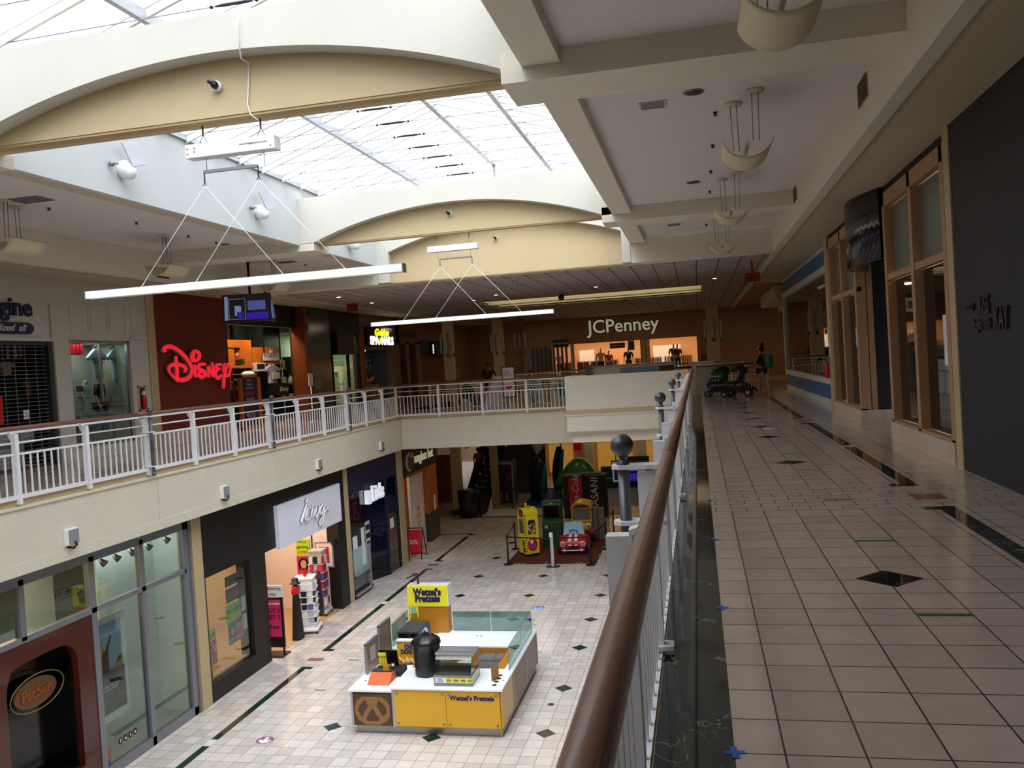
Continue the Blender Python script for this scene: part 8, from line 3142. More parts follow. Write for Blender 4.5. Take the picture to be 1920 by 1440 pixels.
for i, (x0, x1, m, l) in enumerate(((-7.3, -6.4, 'blue_dark', 'dark blue padded seat block at the left of the play area ring'), (-5.6, -4.7, 'green', 'green padded seat block of the play ring, right of the slide'), (-4.7, -3.6, 'blue_dark', 'blue padded seat block in the middle of the play ring'), (-3.6, -2.6, 'green_dark', 'dark green padded seat block of the play ring, behind the screens'), (-2.6, -1.2, 'blue', 'blue padded seat block at the right end of the play ring'))):
 mb = MB()
 mb.box(x0, x1, 47.0, 48.0, Z0 + 0.02, Z0 + 0.5)
 mb.box(x0, x1, 47.7, 48.1, Z0 + 0.02, Z0 + 1.05)
 tag(obj('padded_seat', mb, m, bev=0.06), l, 'seat')
boxes('trim_39', 'blue', [(-8.9, -1.4, 40.9, 47.0, LOW + 0.001, LOW + 0.012)])
boxes('trim_40', 'green_dark', [(-4.6, -3.6, 38.8, 40.9, LOW + 0.001, LOW + 0.013)])
for i, (x, y, s_, m, l) in enumerate(((-2.6, 43.6, 0.7, 'lime', 'low lime green play block seen past the grey pole'), (-2.5, 45.2, 0.8, 'green', 'round green play tunnel seen past the grey pole'))):
 mb = MB()
 if i == 0:
  mb.box(x - s_, x + s_, y - 0.5, y + 0.5, Z0 + 0.02, Z0 + 0.45)
 else:
  n_ = 20
  mb.tube([(x + 0.6 * math.cos(math.pi * k / n_), y, Z0 + 0.5 + 0.55 * math.sin(math.pi * k / n_)) for k in range(n_ + 1)], 0.14, 10)
  mb.box(x - 0.75, x + 0.75, y - 0.2, y + 0.2, Z0 + 0.02, Z0 + 0.5)
 tag(obj('play_block', mb, m, bev=0.04 if i == 0 else 0), l, 'play block')
mb = MB()
mb.tube([(-9.2, 40.9, Z0 + 0.95), (-6.3, 40.9, Z0 + 0.92), (-3.9, 40.9, Z0 + 0.95), (-1.2, 40.9, Z0 + 0.95)], 0.03, 8)
for x in (-9.2, -6.8, -3.9, -1.2):
 mb.tube([(x, 40.9, Z0), (x, 40.9, Z0 + 0.95)], 0.03, 8)
tag(obj('black_rail', mb, 'black'), 'thin black rail in front of the blue play area', 'rail')
# shop fronts at the very back with golden light
mb = MB()
mb.box(-9.6, 1.5, 51.9, 52.0, LOW, -1.24)
struct('wall_front', mb, 'shop_wall_warm')
for i, (x0, x1) in enumerate(((-9.2, -7.7), (-6.2, -4.1), (-3.3, -1.8), (-1.6, 0.8))):
 t = thing('lit_shop_window', (x0, 51.8, LOW + 0.4), 'golden lit shop window at the back of the lower floor, %s' % ['left of the red vertical sign', 'between the pale pillars', 'right of the second pale pillar', 'farthest right'][i], 'shop window', 'golden shop windows at the back')
 mb = MB()
 mb.box(x0, x1, 51.82, 51.86, LOW + 0.3, -1.3)
 obj('lit_pane', mb, 'gold_window', t)
 mb = MB()
 mb.box(x0, x1, 51.74, 51.80, LOW + 2.1, LOW + 2.16)
 mb.box((x0 + x1) / 2, (x0 + x1) / 2 + 0.06, 51.74, 51.8, LOW + 0.3, -1.3)
 obj('bars', mb, 'dark_metal', t)
mb = MB()
mb.box(-7.62, -7.15, 51.6, 51.7, LOW + 1.6, -1.3)
t = obj('vertical_sign', mb, 'red')
tag(t, 'tall narrow red sign with pale letters between the golden windows', 'sign')
obj('sign_words', text_mb('VALUE', 0.42, W('F', 51.6), -7.38, -2.45, d=0.01, ext=0.004, tilt=math.radians(90), sx=1.1), 'peach', t)
for x in (-6.9, -3.75):
 boxes('trim_41', 'light_grey', [(x, x + 0.5, 51.3, 51.7, LOW, -1.24)])
area('shop_lamp_light', (-4.5, 50.6, -1.4), (8, 0.8), 60, (1, 0.72, 0.38))

# pillars, escalator with two riders, illuminated poster case
def pillar(x, y, s_, z0, z1, m, n):
 boxes('trim_%d' % n, m, [(x - s_ / 2, x + s_ / 2, y - s_ / 2, y + s_ / 2, z0, z1)])
pillar(-10.05, 41.0, 0.34, LOW, -0.0, 'tan_dark', 43)
mb = MB()
mb.box(-11.9, -11.34, 39.47, 40.03, LOW, LOW + 0.25)
tag(obj('pillar_foot', mb, 'black'), 'black square foot of the tan pillar left of the escalator', 'pillar foot')
t = thing('pillar_notice', (-11.62, 39.55, -4.0), 'black-framed white notice on the tan pillar by the escalator', 'notice')
mb = MB()
mb.box(-11.78, -11.42, 39.545, 39.565, -4.15, -3.67)
obj('frame', mb, 'black', t)
mb = MB()
mb.box(-11.74, -11.46, 39.54, 39.546, -4.1, -3.72)
obj('sheet', mb, 'light_grey', t)
E_ = thing('escalator', (-10.85, 40.0, LOW), 'black escalator with pale step edges rising away from the lower floor', 'escalator')
mb = MB()
for x in (-11.3, -10.34):
 mb.prism([(38.9, LOW + 0.02), (40.0, LOW + 0.02), (47.4, -1.3), (47.4, -0.2), (40.3, LOW + 0.95), (39.3, LOW + 0.95), (38.95, LOW + 0.7)], lambda a, b, d: Vector((d, a, b)), x - 0.05, x + 0.05)
obj('balustrade', mb, 'black', E_)
mb = MB()
for x in (-11.3, -10.34):
 mb.tube([(x, 39.0, LOW + 0.4), (x, 38.9, LOW + 0.75), (x, 39.2, LOW + 1.0), (x, 40.3, LOW + 1.0), (x, 47.4, -0.15)], 0.05, 8)
obj('rubber_handrail', mb, 'black_gloss', E_)
mb = MB()
for k in range(18):
 y = 39.9 + 0.41 * k
 z = LOW + 0.1 + 0.235 * k
 mb.box(-11.24, -10.4, y, y + 0.42, z - 0.25, z)
obj('steps', mb, 'dark_grey', E_)
mb = MB()
for k in range(3, 18):
 y = 39.9 + 0.41 * k
 z = LOW + 0.1 + 0.235 * k
 mb.box(-11.1, -10.55, y - 0.005, y + 0.02, z - 0.06, z + 0.005)
obj('step_edge_light', mb, 'light_grey', E_)
mb = MB()
mb.lathe((-10.85, 38.85, 0), [(0.30, LOW + 0.0), (0.42, LOW + 0.3), (0.50, LOW + 0.9), (0.52, LOW + 1.25), (0.47, LOW + 1.3)], 20)
tag(obj('large_planter', mb, mat('planter_black', '16181a', 0.3)), 'large round black planter at the foot of the escalator', 'planter')
human('person', (-10.62, 42.35, LOW + 0.1 + 0.235 * 6), math.radians(0), 'tall person in black riding up the escalator on the right', 'person', h=1.78, skin='skin_dark', top='black', bottom='black')
human('person', (-11.08, 42.0, LOW + 0.1 + 0.235 * 5), math.radians(0), 'person in a dark red top riding up the escalator on the left', 'person', h=1.66, skin='skin_dark', top='maroon', bottom='black')
f = RF(-10.3, 41.5, 0.0)
t = thing('poster_case', f.p(0.52, 0.4, 0), 'silver-framed upright poster case with a dim red and black film poster', 'poster case')
ob('case', f, [(0, 1.06, 0.02, 0.9, 0.1, 2.2)], 'grey_metal', t)
ob('foot', f, [(0.02, 1.04, 0.05, 0.85, 0.0, 0.1)], 'light_grey', t)
ob('poster', f, [(0.06, 1.0, 0.0, 0.02, 0.18, 2.1)], mat('poster_dark', '171214', 0.3, var=0.4, scale=3), t)
mb = MB()
f.prism_uz(mb, [(0.06, 1.25), (1.0, 1.3), (1.0, 1.75), (0.06, 1.6)], -0.004, 0.0)
obj('red_haze', mb, mat('dull_red', '5a2a2a', 0.5, var=0.4, scale=5), t)
mb = MB()
f.prism_uz(mb, [(0.42, 1.2), (0.66, 1.2), (0.68, 1.5), (0.62, 1.66), (0.56, 1.74), (0.50, 1.66), (0.42, 1.52)], -0.01, -0.004)
obj('dark_figure_print', mb, 'black', t)
mb = MB()
f.prism_uz(mb, [(0.36, 0.3), (0.46, 0.3), (0.48, 0.7), (0.40, 0.8)], -0.01, -0.004)
f.prism_uz(mb, [(0.60, 0.35), (0.78, 0.3), (0.72, 0.65), (0.66, 0.72)], -0.01, -0.004)
obj('pale_figure_print', mb, 'mid_grey', t)
obj('title_words', text_mb('FAMILY   PORTRAITS', 0.09, W('F', 41.49), f.p(0.53, 0, 0).x, LOW + 1.12, d=0.01, ext=0.002), 'red_marble', t)
ob('silver_edge', f, [(0.0, 0.05, -0.02, 0.02, 0.1, 2.2), (1.01, 1.06, -0.02, 0.02, 0.1, 2.2), (0.0, 1.06, -0.02, 0.02, 2.12, 2.2)], 'alu', t)
boxes('trim_44', 'mosaic_floor', [(-10.9, -7.0, 38.9, 40.9, LOW + 0.001, LOW + 0.01)])
boxes('trim_45', 'black_marble', [(-11.3, -7.0, 38.72, 38.9, LOW + 0.001, LOW + 0.011)])
# stair: orange side wall, handrail, white balusters and white stringer
boxes('wall_left', mat('stair_orange', '9a5422', 0.6), [(-14.6, -14.5, 34.2, 46.0, LOW, -1.2), (-14.6, -12.6, 43.4, 43.5, LOW, -3.0)])
mb = MB()
mb.tube([(-13.4, 36.0, LOW + 1.0), (-12.7, 41.0, LOW + 2.0)], 0.035, 8)
tag(obj('wall_handrail', mb, 'ink'), 'dark sloping handrail on the orange wall right of the sunglasses shop', 'handrail')
sn = thing('stair_balustrade', (-10.6, 46.0, -2.4), 'white stair balusters glimpsed above the escalator under the far balcony', 'railing')
mb = MB()
for k in range(9):
 mb.box(-12.4 + 0.28 * k, -12.36 + 0.28 * k, 45.0, 45.04, -2.7 + 0.1 * k, -1.25)
obj('balusters', mb, 'white_paint', sn)['kind'] = 'stuff'
mb = MB()
mb.bar((-12.6, 45.02, -2.85), (-10.1, 45.02, -1.95), 0.08)
obj('bottom_bar', mb, 'white_paint', sn)
mb = MB()
mb.bar((-9.6, 42.5, -1.2), (-9.75, 42.5, -2.6), 0.06)
mb.bar((-9.4, 42.5, -1.2), (-9.6, 42.5, -2.3), 0.05)
mb.bar((-9.75, 42.5, -2.6), (-9.45, 42.5, -2.2), 0.05)
mb.bar((-9.35, 42.5, -3.2), (-9.55, 42.5, -4.2), 0.05)
tag(obj('white_rail_frame', mb, 'white_paint'), 'bent white rail pieces between the pillar and the poster case', 'railing')
mb = MB()
mb.prism([(-9.3, -1.2), (-8.1, -1.2), (-8.1, -2.55), (-8.55, -3.3)], lambda a, b, d: Vector((a, d, b)), 44.4, 45.4)
t = obj('stair_stringer', mb, 'light_grey')
tag(t, 'pale pointed underside panel of a stair above the poster case', 'stair')
mb = MB()
mb.prism([(-8.95, -1.35), (-8.25, -1.35), (-8.25, -2.5), (-8.5, -2.9)], lambda a, b, d: Vector((a, d, b)), 44.36, 44.4)
obj('raised_panel', mb, 'white_paint', t)
boxes('wall_front', mat('olive_wall', '5a5a48', 0.7), [(-11.2, -8.3, 45.6, 45.7, LOW, -1.2)])

# ================================================================= far concourse upstairs
# rails along the far side of the bridge and round the second well
fb = RailFrame((-10.5, 32.72, 0), (1, 0, 0), (0, 1, 0))
rail_section(fb, 0.0, 5.2, 4, 'dim balustrade on the far side of the bridge, left part', pole=False, endpost=True, nb=9)
rail_section(fb, 5.35, 10.3, 4, 'dim balustrade on the far side of the bridge, middle part', pole=False, endpost=True, nb=9)
rail_section(fb, 10.45, 13.0, 2, 'balustrade beyond the near right walkway, beside the stroller', pole=False, endpost=True, nb=11)
fb2 = RailFrame((-9.9, 44.12, 0), (1, 0, 0), (0, -1, 0))
rail_section(fb2, 0.0, 5.8, 4, 'most distant balustrade in front of the department store, left part', pole=False, endpost=True, nb=9)
rail_section(fb2, 5.95, 12.1, 4, 'most distant balustrade in front of the department store, right part', pole=False, endpost=True, nb=9)
# banners tied to the rails
def rail_banner(y, x0, x1, z0, z1, label, cols, face=-1):
 t = thing('rail_banner', ((x0 + x1) / 2, y, z0), label, 'banner')
 mb = MB()
 mb.box(x0, x1, y - 0.01, y + 0.01, z0, z1)
 obj('sheet', mb, 'paper', t)
 for i, (fx0, fx1, fz0, fz1, m) in enumerate(cols):
  mb = MB()
  w = W('F', y - 0.01)
  n_ = 14
  cx_, cz_ = x0 + (x1 - x0) * (fx0 + fx1) / 2, z0 + (z1 - z0) * (fz0 + fz1) / 2
  rx_, rz_ = (x1 - x0) * (fx1 - fx0) / 2, (z1 - z0) * (fz1 - fz0) / 2
  w.poly(mb, [(cx_ + rx_ * math.cos(2 * math.pi * k / n_) * (1 + 0.15 * math.sin(3 * k)), cz_ + rz_ * math.sin(2 * math.pi * k / n_)) for k in range(n_)], 0.001, 0.003 + 0.002 * i)
  obj('printed_shape', mb, m, t)
 return t
rail_banner(32.93, 0.25, 1.0, 0.02, 1.05, 'green and blue leaf banner tied to the balustrade beside the stroller', [(0.3, 0.95, 0.45, 0.98, 'green'), (0.05, 0.9, 0.02, 0.6, 'blue'), (0.3, 0.75, 0.15, 0.5, 'light_grey')])
rail_banner(32.95, -9.3, -8.3, 0.02, 0.95, 'green and blue banner behind the far balustrade, left of the white panel', [(0.0, 0.6, 0.3, 0.95, 'green_dark'), (0.4, 1.0, 0.0, 0.5, 'blue_dark')])
rail_banner(32.95, -6.6, -6.0, 0.02, 1.0, 'blue and green leaf banner under the poster stand on the bridge', [(0.1, 0.9, 0.3, 0.95, 'sky_blue'), (0.2, 0.8, 0.0, 0.5, 'green')])
rail_banner(32.95, -5.6, -4.3, 0.02, 0.95, 'teal and dark banner beside the solid cream parapet', [(0.1, 0.6, 0.2, 0.9, 'teal_bright'), (0.5, 1.0, 0.05, 0.6, 'blue_dark')])
t = thing('white_panel', (-7.6, 31.8, 0), 'white slanted panel standing on the bridge behind the far balustrade', 'panel')
mb = MB()
mb.prism([(-8.1, 0.0), (-6.9, 0.0), (-6.9, 1.15), (-7.55, 1.15), (-7.75, 0.95)], lambda a, b, d: Vector((a, d, b)), 31.7, 31.85)
obj('panel', mb, 'white_paint', t)
mb = MB()
mb.bar((-8.12, 31.68, 0.0), (-7.55, 31.68, 1.22), 0.08)
obj('patterned_edge', mb, 'peach', t)
def q_at(x, y, yy):
 return atY(x, y, yy)
a = q_at(940, 688, 31.0)
b = q_at(967, 722, 31.0)
t = thing('poster_easel', ((a.x + b.x) / 2, 31.0, 0), 'black-framed white poster with a red shape on an easel behind the far balustrade', 'poster stand')
mb = MB()
mb.box(a.x, b.x, 30.97, 31.03, 0.35, a.z)
mb.box(a.x + 0.1, a.x + 0.14, 30.98, 31.02, 0, 0.35)
mb.box(b.x - 0.14, b.x - 0.1, 30.98, 31.02, 0, 0.35)
obj('frame', mb, 'black', t)
mb = MB()
mb.box(a.x + 0.04, b.x - 0.04, 30.96, 30.97, 0.4, a.z - 0.04)
obj('sheet', mb, 'paper', t)
w = W('F', 30.96)
obj('printed_words', text_mb('PLEASE\nENJOY\nYOUR VISIT', 0.08, w, (a.x + b.x) / 2 - 0.05, a.z - 0.24, d=0.002, ext=0.001), 'dark_grey', t)
mb = MB()
w.poly(mb, [((a.x + b.x) / 2 + 0.14 * math.cos(k), 0.75 + 0.09 * math.sin(k)) for k in range(6)], 0.001, 0.004)
obj('red_shape', mb, 'red', t)
# long printed box and its neighbours beyond the parapet
a = q_at(1111, 684, 31.6)
b = q_at(1264, 677, 31.6)
t = thing('advert_box', ((a.x + b.x) / 2, 31.9, 0), 'long white advertising box with a blue and brown printed side, behind the cream parapet', 'advert box')
mb = MB()
mb.box(a.x, b.x, 31.6, 32.3, 0.0, 1.27)
obj('box', mb, 'white_plastic', t)
mb = MB()
mb.box(a.x + 1.0, b.x - 0.55, 31.59, 31.6, 0.1, 1.2)
obj('blue_print', mb, 'sky_blue', t)
mb = MB()
mb.box(b.x - 0.55, b.x - 0.02, 31.59, 31.6, 0.1, 1.2)
mb.box(a.x + 1.6, a.x + 2.1, 31.585, 31.59, 0.1, 0.95)
obj('brown_print', mb, mat('print_skin', '5a3830', 0.6, var=0.2), t)
mb = MB()
mb.box(a.x - 0.05, b.x + 0.05, 31.55, 32.35, 1.27, 1.32)
obj('top', mb, 'light_grey', t)
mb = MB()
p_ = q_at(1104, 700, 31.4)
mb.box(p_.x - 0.1, p_.x + 0.08, 31.3, 31.5, 0, 1.38)
tag(obj('short_post', mb, 'brown_grey'), 'short brown-grey square post left of the long advertising box', 'post')
mb = MB()
p_ = q_at(1317, 681, 36.5)
mb.box(p_.x - 0.55, p_.x + 0.4, 33.05, 33.5, 0.8, 1.25)
mb.box(p_.x - 0.5, p_.x + 0.3, 33.1, 33.45, -0.3, 0.8)
tag(obj('white_bin_top', mb, 'white_plastic'), 'white box top showing over the balustrade left of the column', 'box')
human('person', (-7.9, 37.2 - 4.9, 0.0), math.radians(200), 'person in black standing on the bridge behind the poster easel', 'person', h=1.72, skin='skin_dark', top='black', bottom='black')

# columns with vertical tube sconces
def column(x, y, s_, n, label, z0=LOW, m='tan'):
 boxes('trim_%d' % n, m, [(x - s_ / 2, x + s_ / 2, y - s_ / 2, y + s_ / 2, z0, SZ + 0.03)])
 for k, (dx, dy) in enumerate(((-s_ / 2 - 0.09, -s_ / 2), (0.0, -s_ / 2 - 0.09), (s_ / 2 + 0.09, -s_ / 2))):
  t = thing('tube_sconce', (x + dx, y + dy, 2.1), label + ', ' + ['left', 'middle', 'right'][k] + ' tube', 'wall light', 'vertical tube sconces on the far columns')
  mb = MB()
  mb.tube([(x + dx, y + dy, 2.25), (x + dx, y + dy, 3.25)], 0.045, 10)
  obj('tube', mb, 'light_grey', t)
  mb = MB()
  mb.tube([(x + dx, y + dy, 2.12), (x + dx, y + dy, 2.27)], 0.055, 10)
  obj('cap', mb, 'pole_grey', t)
  mb = MB()
  mb.bar((x + dx, y + dy, 2.7), (x + dx * 0.4, y + dy * 0.4 if k == 1 else y - s_ / 2, 2.7), 0.03)
  obj('bracket', mb, 'pole_grey', t)
column(-11.62, 39.75, 0.44, 46, 'tube sconce on the left far column')
column(-10.38, 45.0, 0.5, 47, 'tube sconce on the lit column left of the cove', 0.0)
column(0.86, 45.2, 0.62, 48, 'tube sconce on the column right of the cove', 0.0)
column(-9.6, 47.2, 0.4, 49, 'tube sconce on the dim distant column', 0.0, 'brown_wall')

# department store facade
JY = 52.0
wJ = W('F', JY)
def jx(x, y):
 q = atY(x, y, JY)
 return q.x, q.z
op = [((1034, 642), (1069, 690), 'a'), ((1074, 640), (1200, 690), 'b'), ((1217, 632), (1306, 690), 'c')]
L0 = jx(1034, 642)[0]
xs_ = [jx(1034, 642)[0], jx(1069, 642)[0], jx(1075, 640)[0], jx(1200, 640)[0], jx(1217, 634)[0], jx(1306, 630)[0]]
zt_ = 2.55
mb = MB()
for a_, b_ in ((-14.2, xs_[0]), (xs_[1], xs_[2]), (xs_[3], xs_[4]), (xs_[5], 1.2)):
 mb.box(a_, b_, JY, JY + 0.2, 0, zt_)
mb.box(-14.2, 1.2, JY, JY + 0.2, zt_, SZ + 0.1)
struct('wall_front', mb, 'brown_wall')
mb = MB()
for a_ in (xs_[1], xs_[3] + 0.1, xs_[4] - 0.2):
 mb.box(a_, a_ + 0.16, JY - 0.05, JY, 0, zt_)
struct('trim_50', mb, 'tan_dark')
q = jx(1168, 610)
obj_ = text_mb('JCPenney', 1.12, wJ, q[0], q[1] - 0.02, d=0.08, ext=0.04, bold=0.012, sx=0.98)
j = thing('store_sign_letters', (q[0], JY, q[1] - 0.5), 'pale glowing letters reading JCPenney on the dark far facade', 'sign lettering')
obj('lit_face', obj_, 'jcp_letter', j)
obj('dark_outline', text_mb('JCPenney', 1.12, wJ, q[0], q[1] - 0.02, d=0.03, ext=0.02, bold=0.05, sx=0.98), 'black', j)
# shop interior
boxes('wall_front', 'shop_wall_warm', [(xs_[0] - 2, xs_[5] + 1, 59.0, 59.1, 0, 3.4)])
boxes('ceiling', 'shop_wall_warm', [(xs_[0] - 2, xs_[5] + 1, JY + 0.2, 59.0, 3.2, 3.3)])
boxes('wall_left', 'shop_wall_warm', [(xs_[0] - 2.1, xs_[0] - 2, JY + 0.2, 59.1, 0, 3.4)])
boxes('wall_right', 'shop_wall_warm', [(xs_[5] + 0.9, xs_[5] + 1, JY + 0.2, 59.1, 0, 3.4)])
area('shop_lamp_light', (-6.5, 55.5, 3.15), (5, 4), 190, (1, 0.76, 0.48))
area('shop_lamp_light', (-1.8, 55.5, 3.15), (4, 4), 150, (1, 0.76, 0.48))
for i in range(9):
 x = xs_[0] + 0.5 + 1.05 * i
 mb = MB()
 mb.lathe((x, 53.6 + 0.9 * (i % 3), 0), [(0.07, 3.1), (0.09, 3.14), (0.09, 3.19)], 10)
 tag(obj('ceiling_spot', mb, 'warm_lamp'), 'small bright ceiling spot inside the department store', 'ceiling light', 'ceiling spots inside the department store')
for i, (x, y, h_, tp, bt, l) in enumerate(((1048, 53.2, 1.85, 'paper', 'black', 'mannequin in a white jacket in the left opening of the department store'), (1126, 53.0, 1.9, 'peach', 'black', 'mannequin in a tan top in the middle opening of the department store'), (1141, 53.2, 1.75, 'red', 'black', 'mannequin in a red top beside the tan-topped one in the department store'),
                                       (1178, 53.0, 1.85, 'black', 'black', 'dark mannequin near the blue banner in the department store'), (1263, 53.4, 1.9, 'ink', 'black', 'tall dark mannequin in the right opening of the department store'), (1270, 53.0, 1.85, 'ink', 'black', 'second dark mannequin close beside the tall one in the right opening'))):
 q = atY(x, 660, y)
 z_ = 0.35
 mb = MB()
 mb.box(q.x - 0.32, q.x + 0.32, y - 0.3, y + 0.3, 0, z_)
 tag(obj('plinth', mb, 'brown_laminate'), 'brown plinth under the ' + l.split(' in ')[0].split(' beside')[0] + ', %s' % ['left opening', 'middle opening', 'middle opening beside the first', 'middle opening by the banner', 'right opening', 'second of the right opening'][i], 'plinth')
 human('mannequin', (q.x, y, z_), math.radians(180 + 15 * (i % 3)), l, 'mannequin', h=h_, skin='light_grey', top=tp, bottom=bt, hair=None)
for i in range(11):
 x = xs_[0] + 0.6 + 0.92 * i
 if i in (4, 9):
  continue
 t = thing('clothes_rack', (x, 54.4 + 0.5 * (i % 2), 0), 'low dark clothes rack on the department store floor', 'clothes rack', 'clothes racks in the department store')
 y = 54.4 + 0.5 * (i % 2)
 mb = MB()
 mb.tube([(x - 0.4, y, 0.02), (x - 0.4, y, 1.45), (x + 0.4, y, 1.45), (x + 0.4, y, 0.02)], 0.02, 6)
 obj('frame', mb, 'dark_metal', t)
 for k in range(7):
  mb = MB()
  xx = x - 0.36 + 0.105 * k
  mb.box(xx, xx + 0.07, y - 0.22, y + 0.22, 0.55 + 0.05 * (k % 3), 1.42)
  obj('garment', mb, random.choice(['ink', 'ink', 'maroon', 'brown_fabric', 'blue_dark', 'charcoal']), t)
for i, (x0, x1, z0, z1, m, words, l) in enumerate(((1036, 1066, 638, 650, 'ink', 'U.S. POLO ASSN', 'black hanging sign reading U.S. POLO ASSN in the left store opening'), (1143, 1172, 644, 652, 'ink', 'ST JOHNS BAY', 'black hanging sign in the middle store opening'), (1177, 1190, 636, 656, 'blue', '', 'blue banner with a white line in the middle store opening'))):
 a_ = atY(x0, z0, 52.9 if i else 51.9)
 b_ = atY(x1, z1, 52.9 if i else 51.9)
 yy = 52.9 if i else 51.9
 t = thing('hanging_sign', ((a_.x + b_.x) / 2, yy, b_.z), l, 'sign')
 mb = MB()
 mb.box(a_.x, b_.x, yy, yy + 0.08, b_.z, a_.z)
 mb.box(a_.x + 0.1, a_.x + 0.12, yy + 0.03, yy + 0.05, a_.z, zt_ if i == 0 else 3.2)
 mb.box(b_.x - 0.12, b_.x - 0.1, yy + 0.03, yy + 0.05, a_.z, zt_ if i == 0 else 3.2)
 obj('board', mb, m, t)
 if words:
  obj('printed_words', text_mb(words, 0.13, W('F', yy), (a_.x + b_.x) / 2, (a_.z + b_.z) / 2, d=0.01, ext=0.004), 'paper', t)
 else:
  mb = MB()
  mb.box(a_.x + 0.06, b_.x - 0.06, yy - 0.01, yy, a_.z - 0.16, a_.z - 0.1)
  obj('white_line', mb, 'paper', t)
for i, (x, z_, s_, m, l) in enumerate(((1100, 663, 0.5, 'paper', 'lit white display tree on the back shelves of the store, left'), (1250, 650, 0.9, 'paper', 'lit white wall panel at the back of the right opening'), (1160, 662, 0.7, 'peach', 'tan back-wall panel in the middle opening'))):
 q = atY(x, z_, 58.0)
 mb = MB()
 mb.box(q.x - s_, q.x + s_, 58.0, 58.3, 0.4, 2.2)
 tag(obj('wall_display', mb, m), l, 'display')
t = poster(W('F', JY - 0.06), jx(1310, 640)[0], jx(1326, 640)[0], 0.5, 2.1, 'dim peach poster on the dark panel right of the store openings', [(0.2, 0.8, 0.3, 0.6, 'maroon')], m='brown_fabric')
mb = MB()
for k in range(9):
 x = -9.9 + 0.26 * k
 mb.box(x, x + 0.13, JY - 0.1, JY - 0.02, 0, 2.5)
tag(obj('folded_shutter', mb, 'dark_grey'), 'folded dark grey shutter leaves left of the store openings', 'shutter')
t = poster(W('F', JY - 0.06), jx(983, 652)[0], jx(1003, 652)[0], 0.6, 2.0, 'dim grey poster on the dark wall left of the folded shutter', [(0.2, 0.8, 0.1, 0.4, 'maroon')], m='mid_grey')

# ================================================================= walker with strollers
WX, WY = 2.12, 30.2
pz = human('person', (WX, WY, 0), math.radians(78), 'person with hair bun and teal backpack pushing a black stroller on the right walkway', 'person', h=1.64, skin='skin', top='black', bottom=mat('grey_shorts', '3a3a40', 0.8) and 'grey_shorts', legs_bare=True, bun=True, stride=0.14,
           arms={'L': ((-0.24, 0.16, 1.13), (-0.18, 0.40, 1.06)), 'R': ((0.24, 0.16, 1.13), (0.18, 0.40, 1.06))})
Tm = Matrix.Translation(Vector((WX, WY, 0))) @ Matrix.Rotation(math.radians(78), 4, 'Z')
bp = thing('backpack', tuple(Tm @ Vector((0, -0.24, 0.95))), 'teal backpack worn by the person with the stroller', 'backpack')
mb = MB()
prof = []
vs = []
n_ = 14
for j in range(9):
 fz = j / 8
 z = 0.92 + 0.46 * fz
 r = math.sin(math.pi * (0.12 + 0.76 * fz)) ** 0.5
 for k in range(n_):
  a = 2 * math.pi * k / n_
  vs.append(Tm @ Vector((0.17 * r * math.cos(a), -0.25 + 0.13 * r * math.sin(a), z)))
fs = [(j * n_ + k, j * n_ + (k + 1) % n_, (j + 1) * n_ + (k + 1) % n_, (j + 1) * n_ + k) for j in range(8) for k in range(n_)]
fs += [tuple(range(n_ - 1, -1, -1)), tuple(8 * n_ + k for k in range(n_))]
mb.add(vs, fs, True)
obj('bag', mb, 'teal', bp)
mb = MB()
for s_ in (-1, 1):
 mb.tube([Tm @ Vector(p_) for p_ in ((0.10 * s_, -0.15, 1.33), (0.12 * s_, 0.0, 1.42), (0.13 * s_, 0.12, 1.3), (0.13 * s_, 0.08, 1.05), (0.12 * s_, -0.14, 0.98))], 0.018, 6)
obj('shoulder_straps', mb, 'teal', bp)
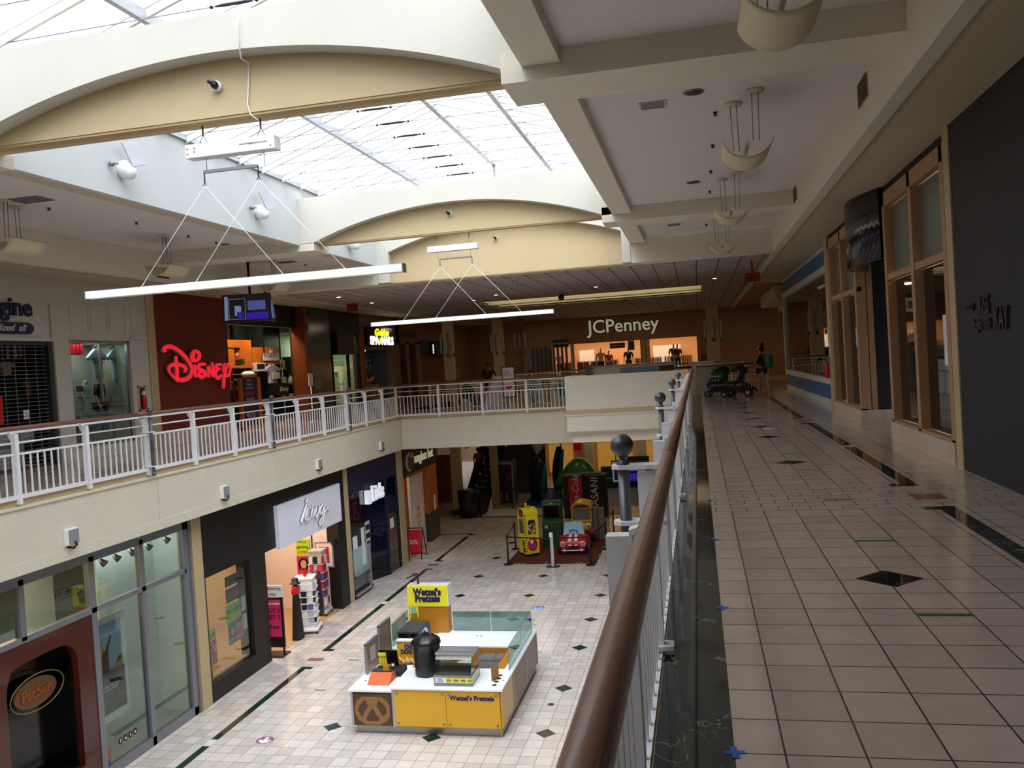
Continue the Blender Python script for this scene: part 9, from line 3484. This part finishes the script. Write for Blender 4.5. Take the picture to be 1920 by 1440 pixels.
def stroller(ux, label, s=1.0, hood=True):
 """stroller in the walker's frame, ux = distance ahead"""
 t = thing('stroller', tuple(Tm @ Vector((0, ux + 0.4, 0))), label, 'stroller')
 P = lambda a, b, c: Tm @ Vector((a, ux + b, c))
 for i, (b, r) in enumerate(((0.05, 0.13), (0.85, 0.11))):
  for sx in (-0.26, 0.26):
   mb = MB()
   mb.tube([P(sx - 0.02, b, r), P(sx + 0.02, b, r)], r, 18)
   wh = obj('wheel', mb, 'black', t)
   mb = MB()
   mb.tube([P(sx - 0.024, b, r), P(sx + 0.024, b, r)], r * 0.45, 12)
   obj('hub', mb, 'alu', wh)
 mb = MB()
 for sx in (-0.25, 0.25):
  mb.tube([P(sx, 0.05, 0.13), P(sx, 0.3, 0.6), P(sx, 0.0, 1.02)], 0.018, 8)
  mb.tube([P(sx, 0.85, 0.11), P(sx, 0.3, 0.6)], 0.018, 8)
  mb.tube([P(sx, 0.05, 0.13), P(sx, 0.85, 0.2)], 0.014, 8)
 mb.tube([P(-0.25, 0.0, 1.02), P(0.25, 0.0, 1.02)], 0.022, 8)
 obj('frame', mb, 'dark_metal', t)
 mb = MB()
 mb.prism([(0.22, 0.45), (0.78, 0.42), (0.82, 0.52), (0.40, 0.56), (0.22, 0.98), (0.14, 0.96)], lambda a, b, d: P(d, a, b), -0.23, 0.23)
 obj('seat', mb, 'black', t)
 if hood:
  mb = MB()
  vs = []
  for j in range(7):
   a = math.radians(20 + 25 * j)
   for k in range(9):
    b = math.pi * k / 8
    vs.append(P(0.25 * math.cos(b), 0.38 - 0.02 + 0.34 * math.cos(a) * (0.6 + 0.4 * math.sin(b)), 0.80 + 0.30 * math.sin(a) * (0.3 + 0.7 * math.sin(b))))
  fs = [(j * 9 + k, j * 9 + k + 1, (j + 1) * 9 + k + 1, (j + 1) * 9 + k) for j in range(6) for k in range(8)]
  mb.add(vs, fs, True)
  obj('hood', mb, 'charcoal', t)
 mb = MB()
 mb.prism([(0.12, 0.18), (0.75, 0.2), (0.7, 0.36), (0.2, 0.36)], lambda a, b, d: P(d, a, b), -0.2, 0.2)
 obj('basket', mb, 'ink', t)
 return t
stroller(0.42, 'black hooded stroller pushed by the person with the teal backpack')
Tm = Matrix.Translation(Vector((WX - 0.85, WY + 0.75, 0))) @ Matrix.Rotation(math.radians(78), 4, 'Z')
stroller(0.1, 'second black hooded stroller standing ahead by the balustrade')

# downlights added to brighten the far concourse, not fixtures of the place
for x, y, pw in ((-8.0, 41.5, 26), (-3.0, 41.5, 26), (-9.5, 48.5, 26), (-3.0, 48.5, 22), (4.2, 47.0, 40), (-5.5, 27.5, 10)):
 t = thing('downlight', (x, y, SZ + 0.03), {(-8.0, 41.5): 'added fill downlight in the tiles beyond the left part of the light cove', (-3.0, 41.5): 'added fill downlight in the tiles beyond the middle of the light cove', (-9.5, 48.5): 'added fill downlight before the left part of the department store facade', (-3.0, 48.5): 'added fill downlight before the middle of the department store facade', (4.2, 47.0): 'added fill downlight over the dim passage right of the columns', (-5.5, 27.5): 'added fill downlight in the tiles just past the skylight end wall'}[(x, y)], 'ceiling light')
 mb = MB()
 mb.lathe((x, y, 0), [(0.1, SZ + 0.0), (0.12, SZ + 0.029)], 16)
 obj('trim_ring', mb, 'alu', t)
 area('far_fill_light', (x, y, SZ - 0.01), (0.16, 0.16), pw, (1, 0.78, 0.55))
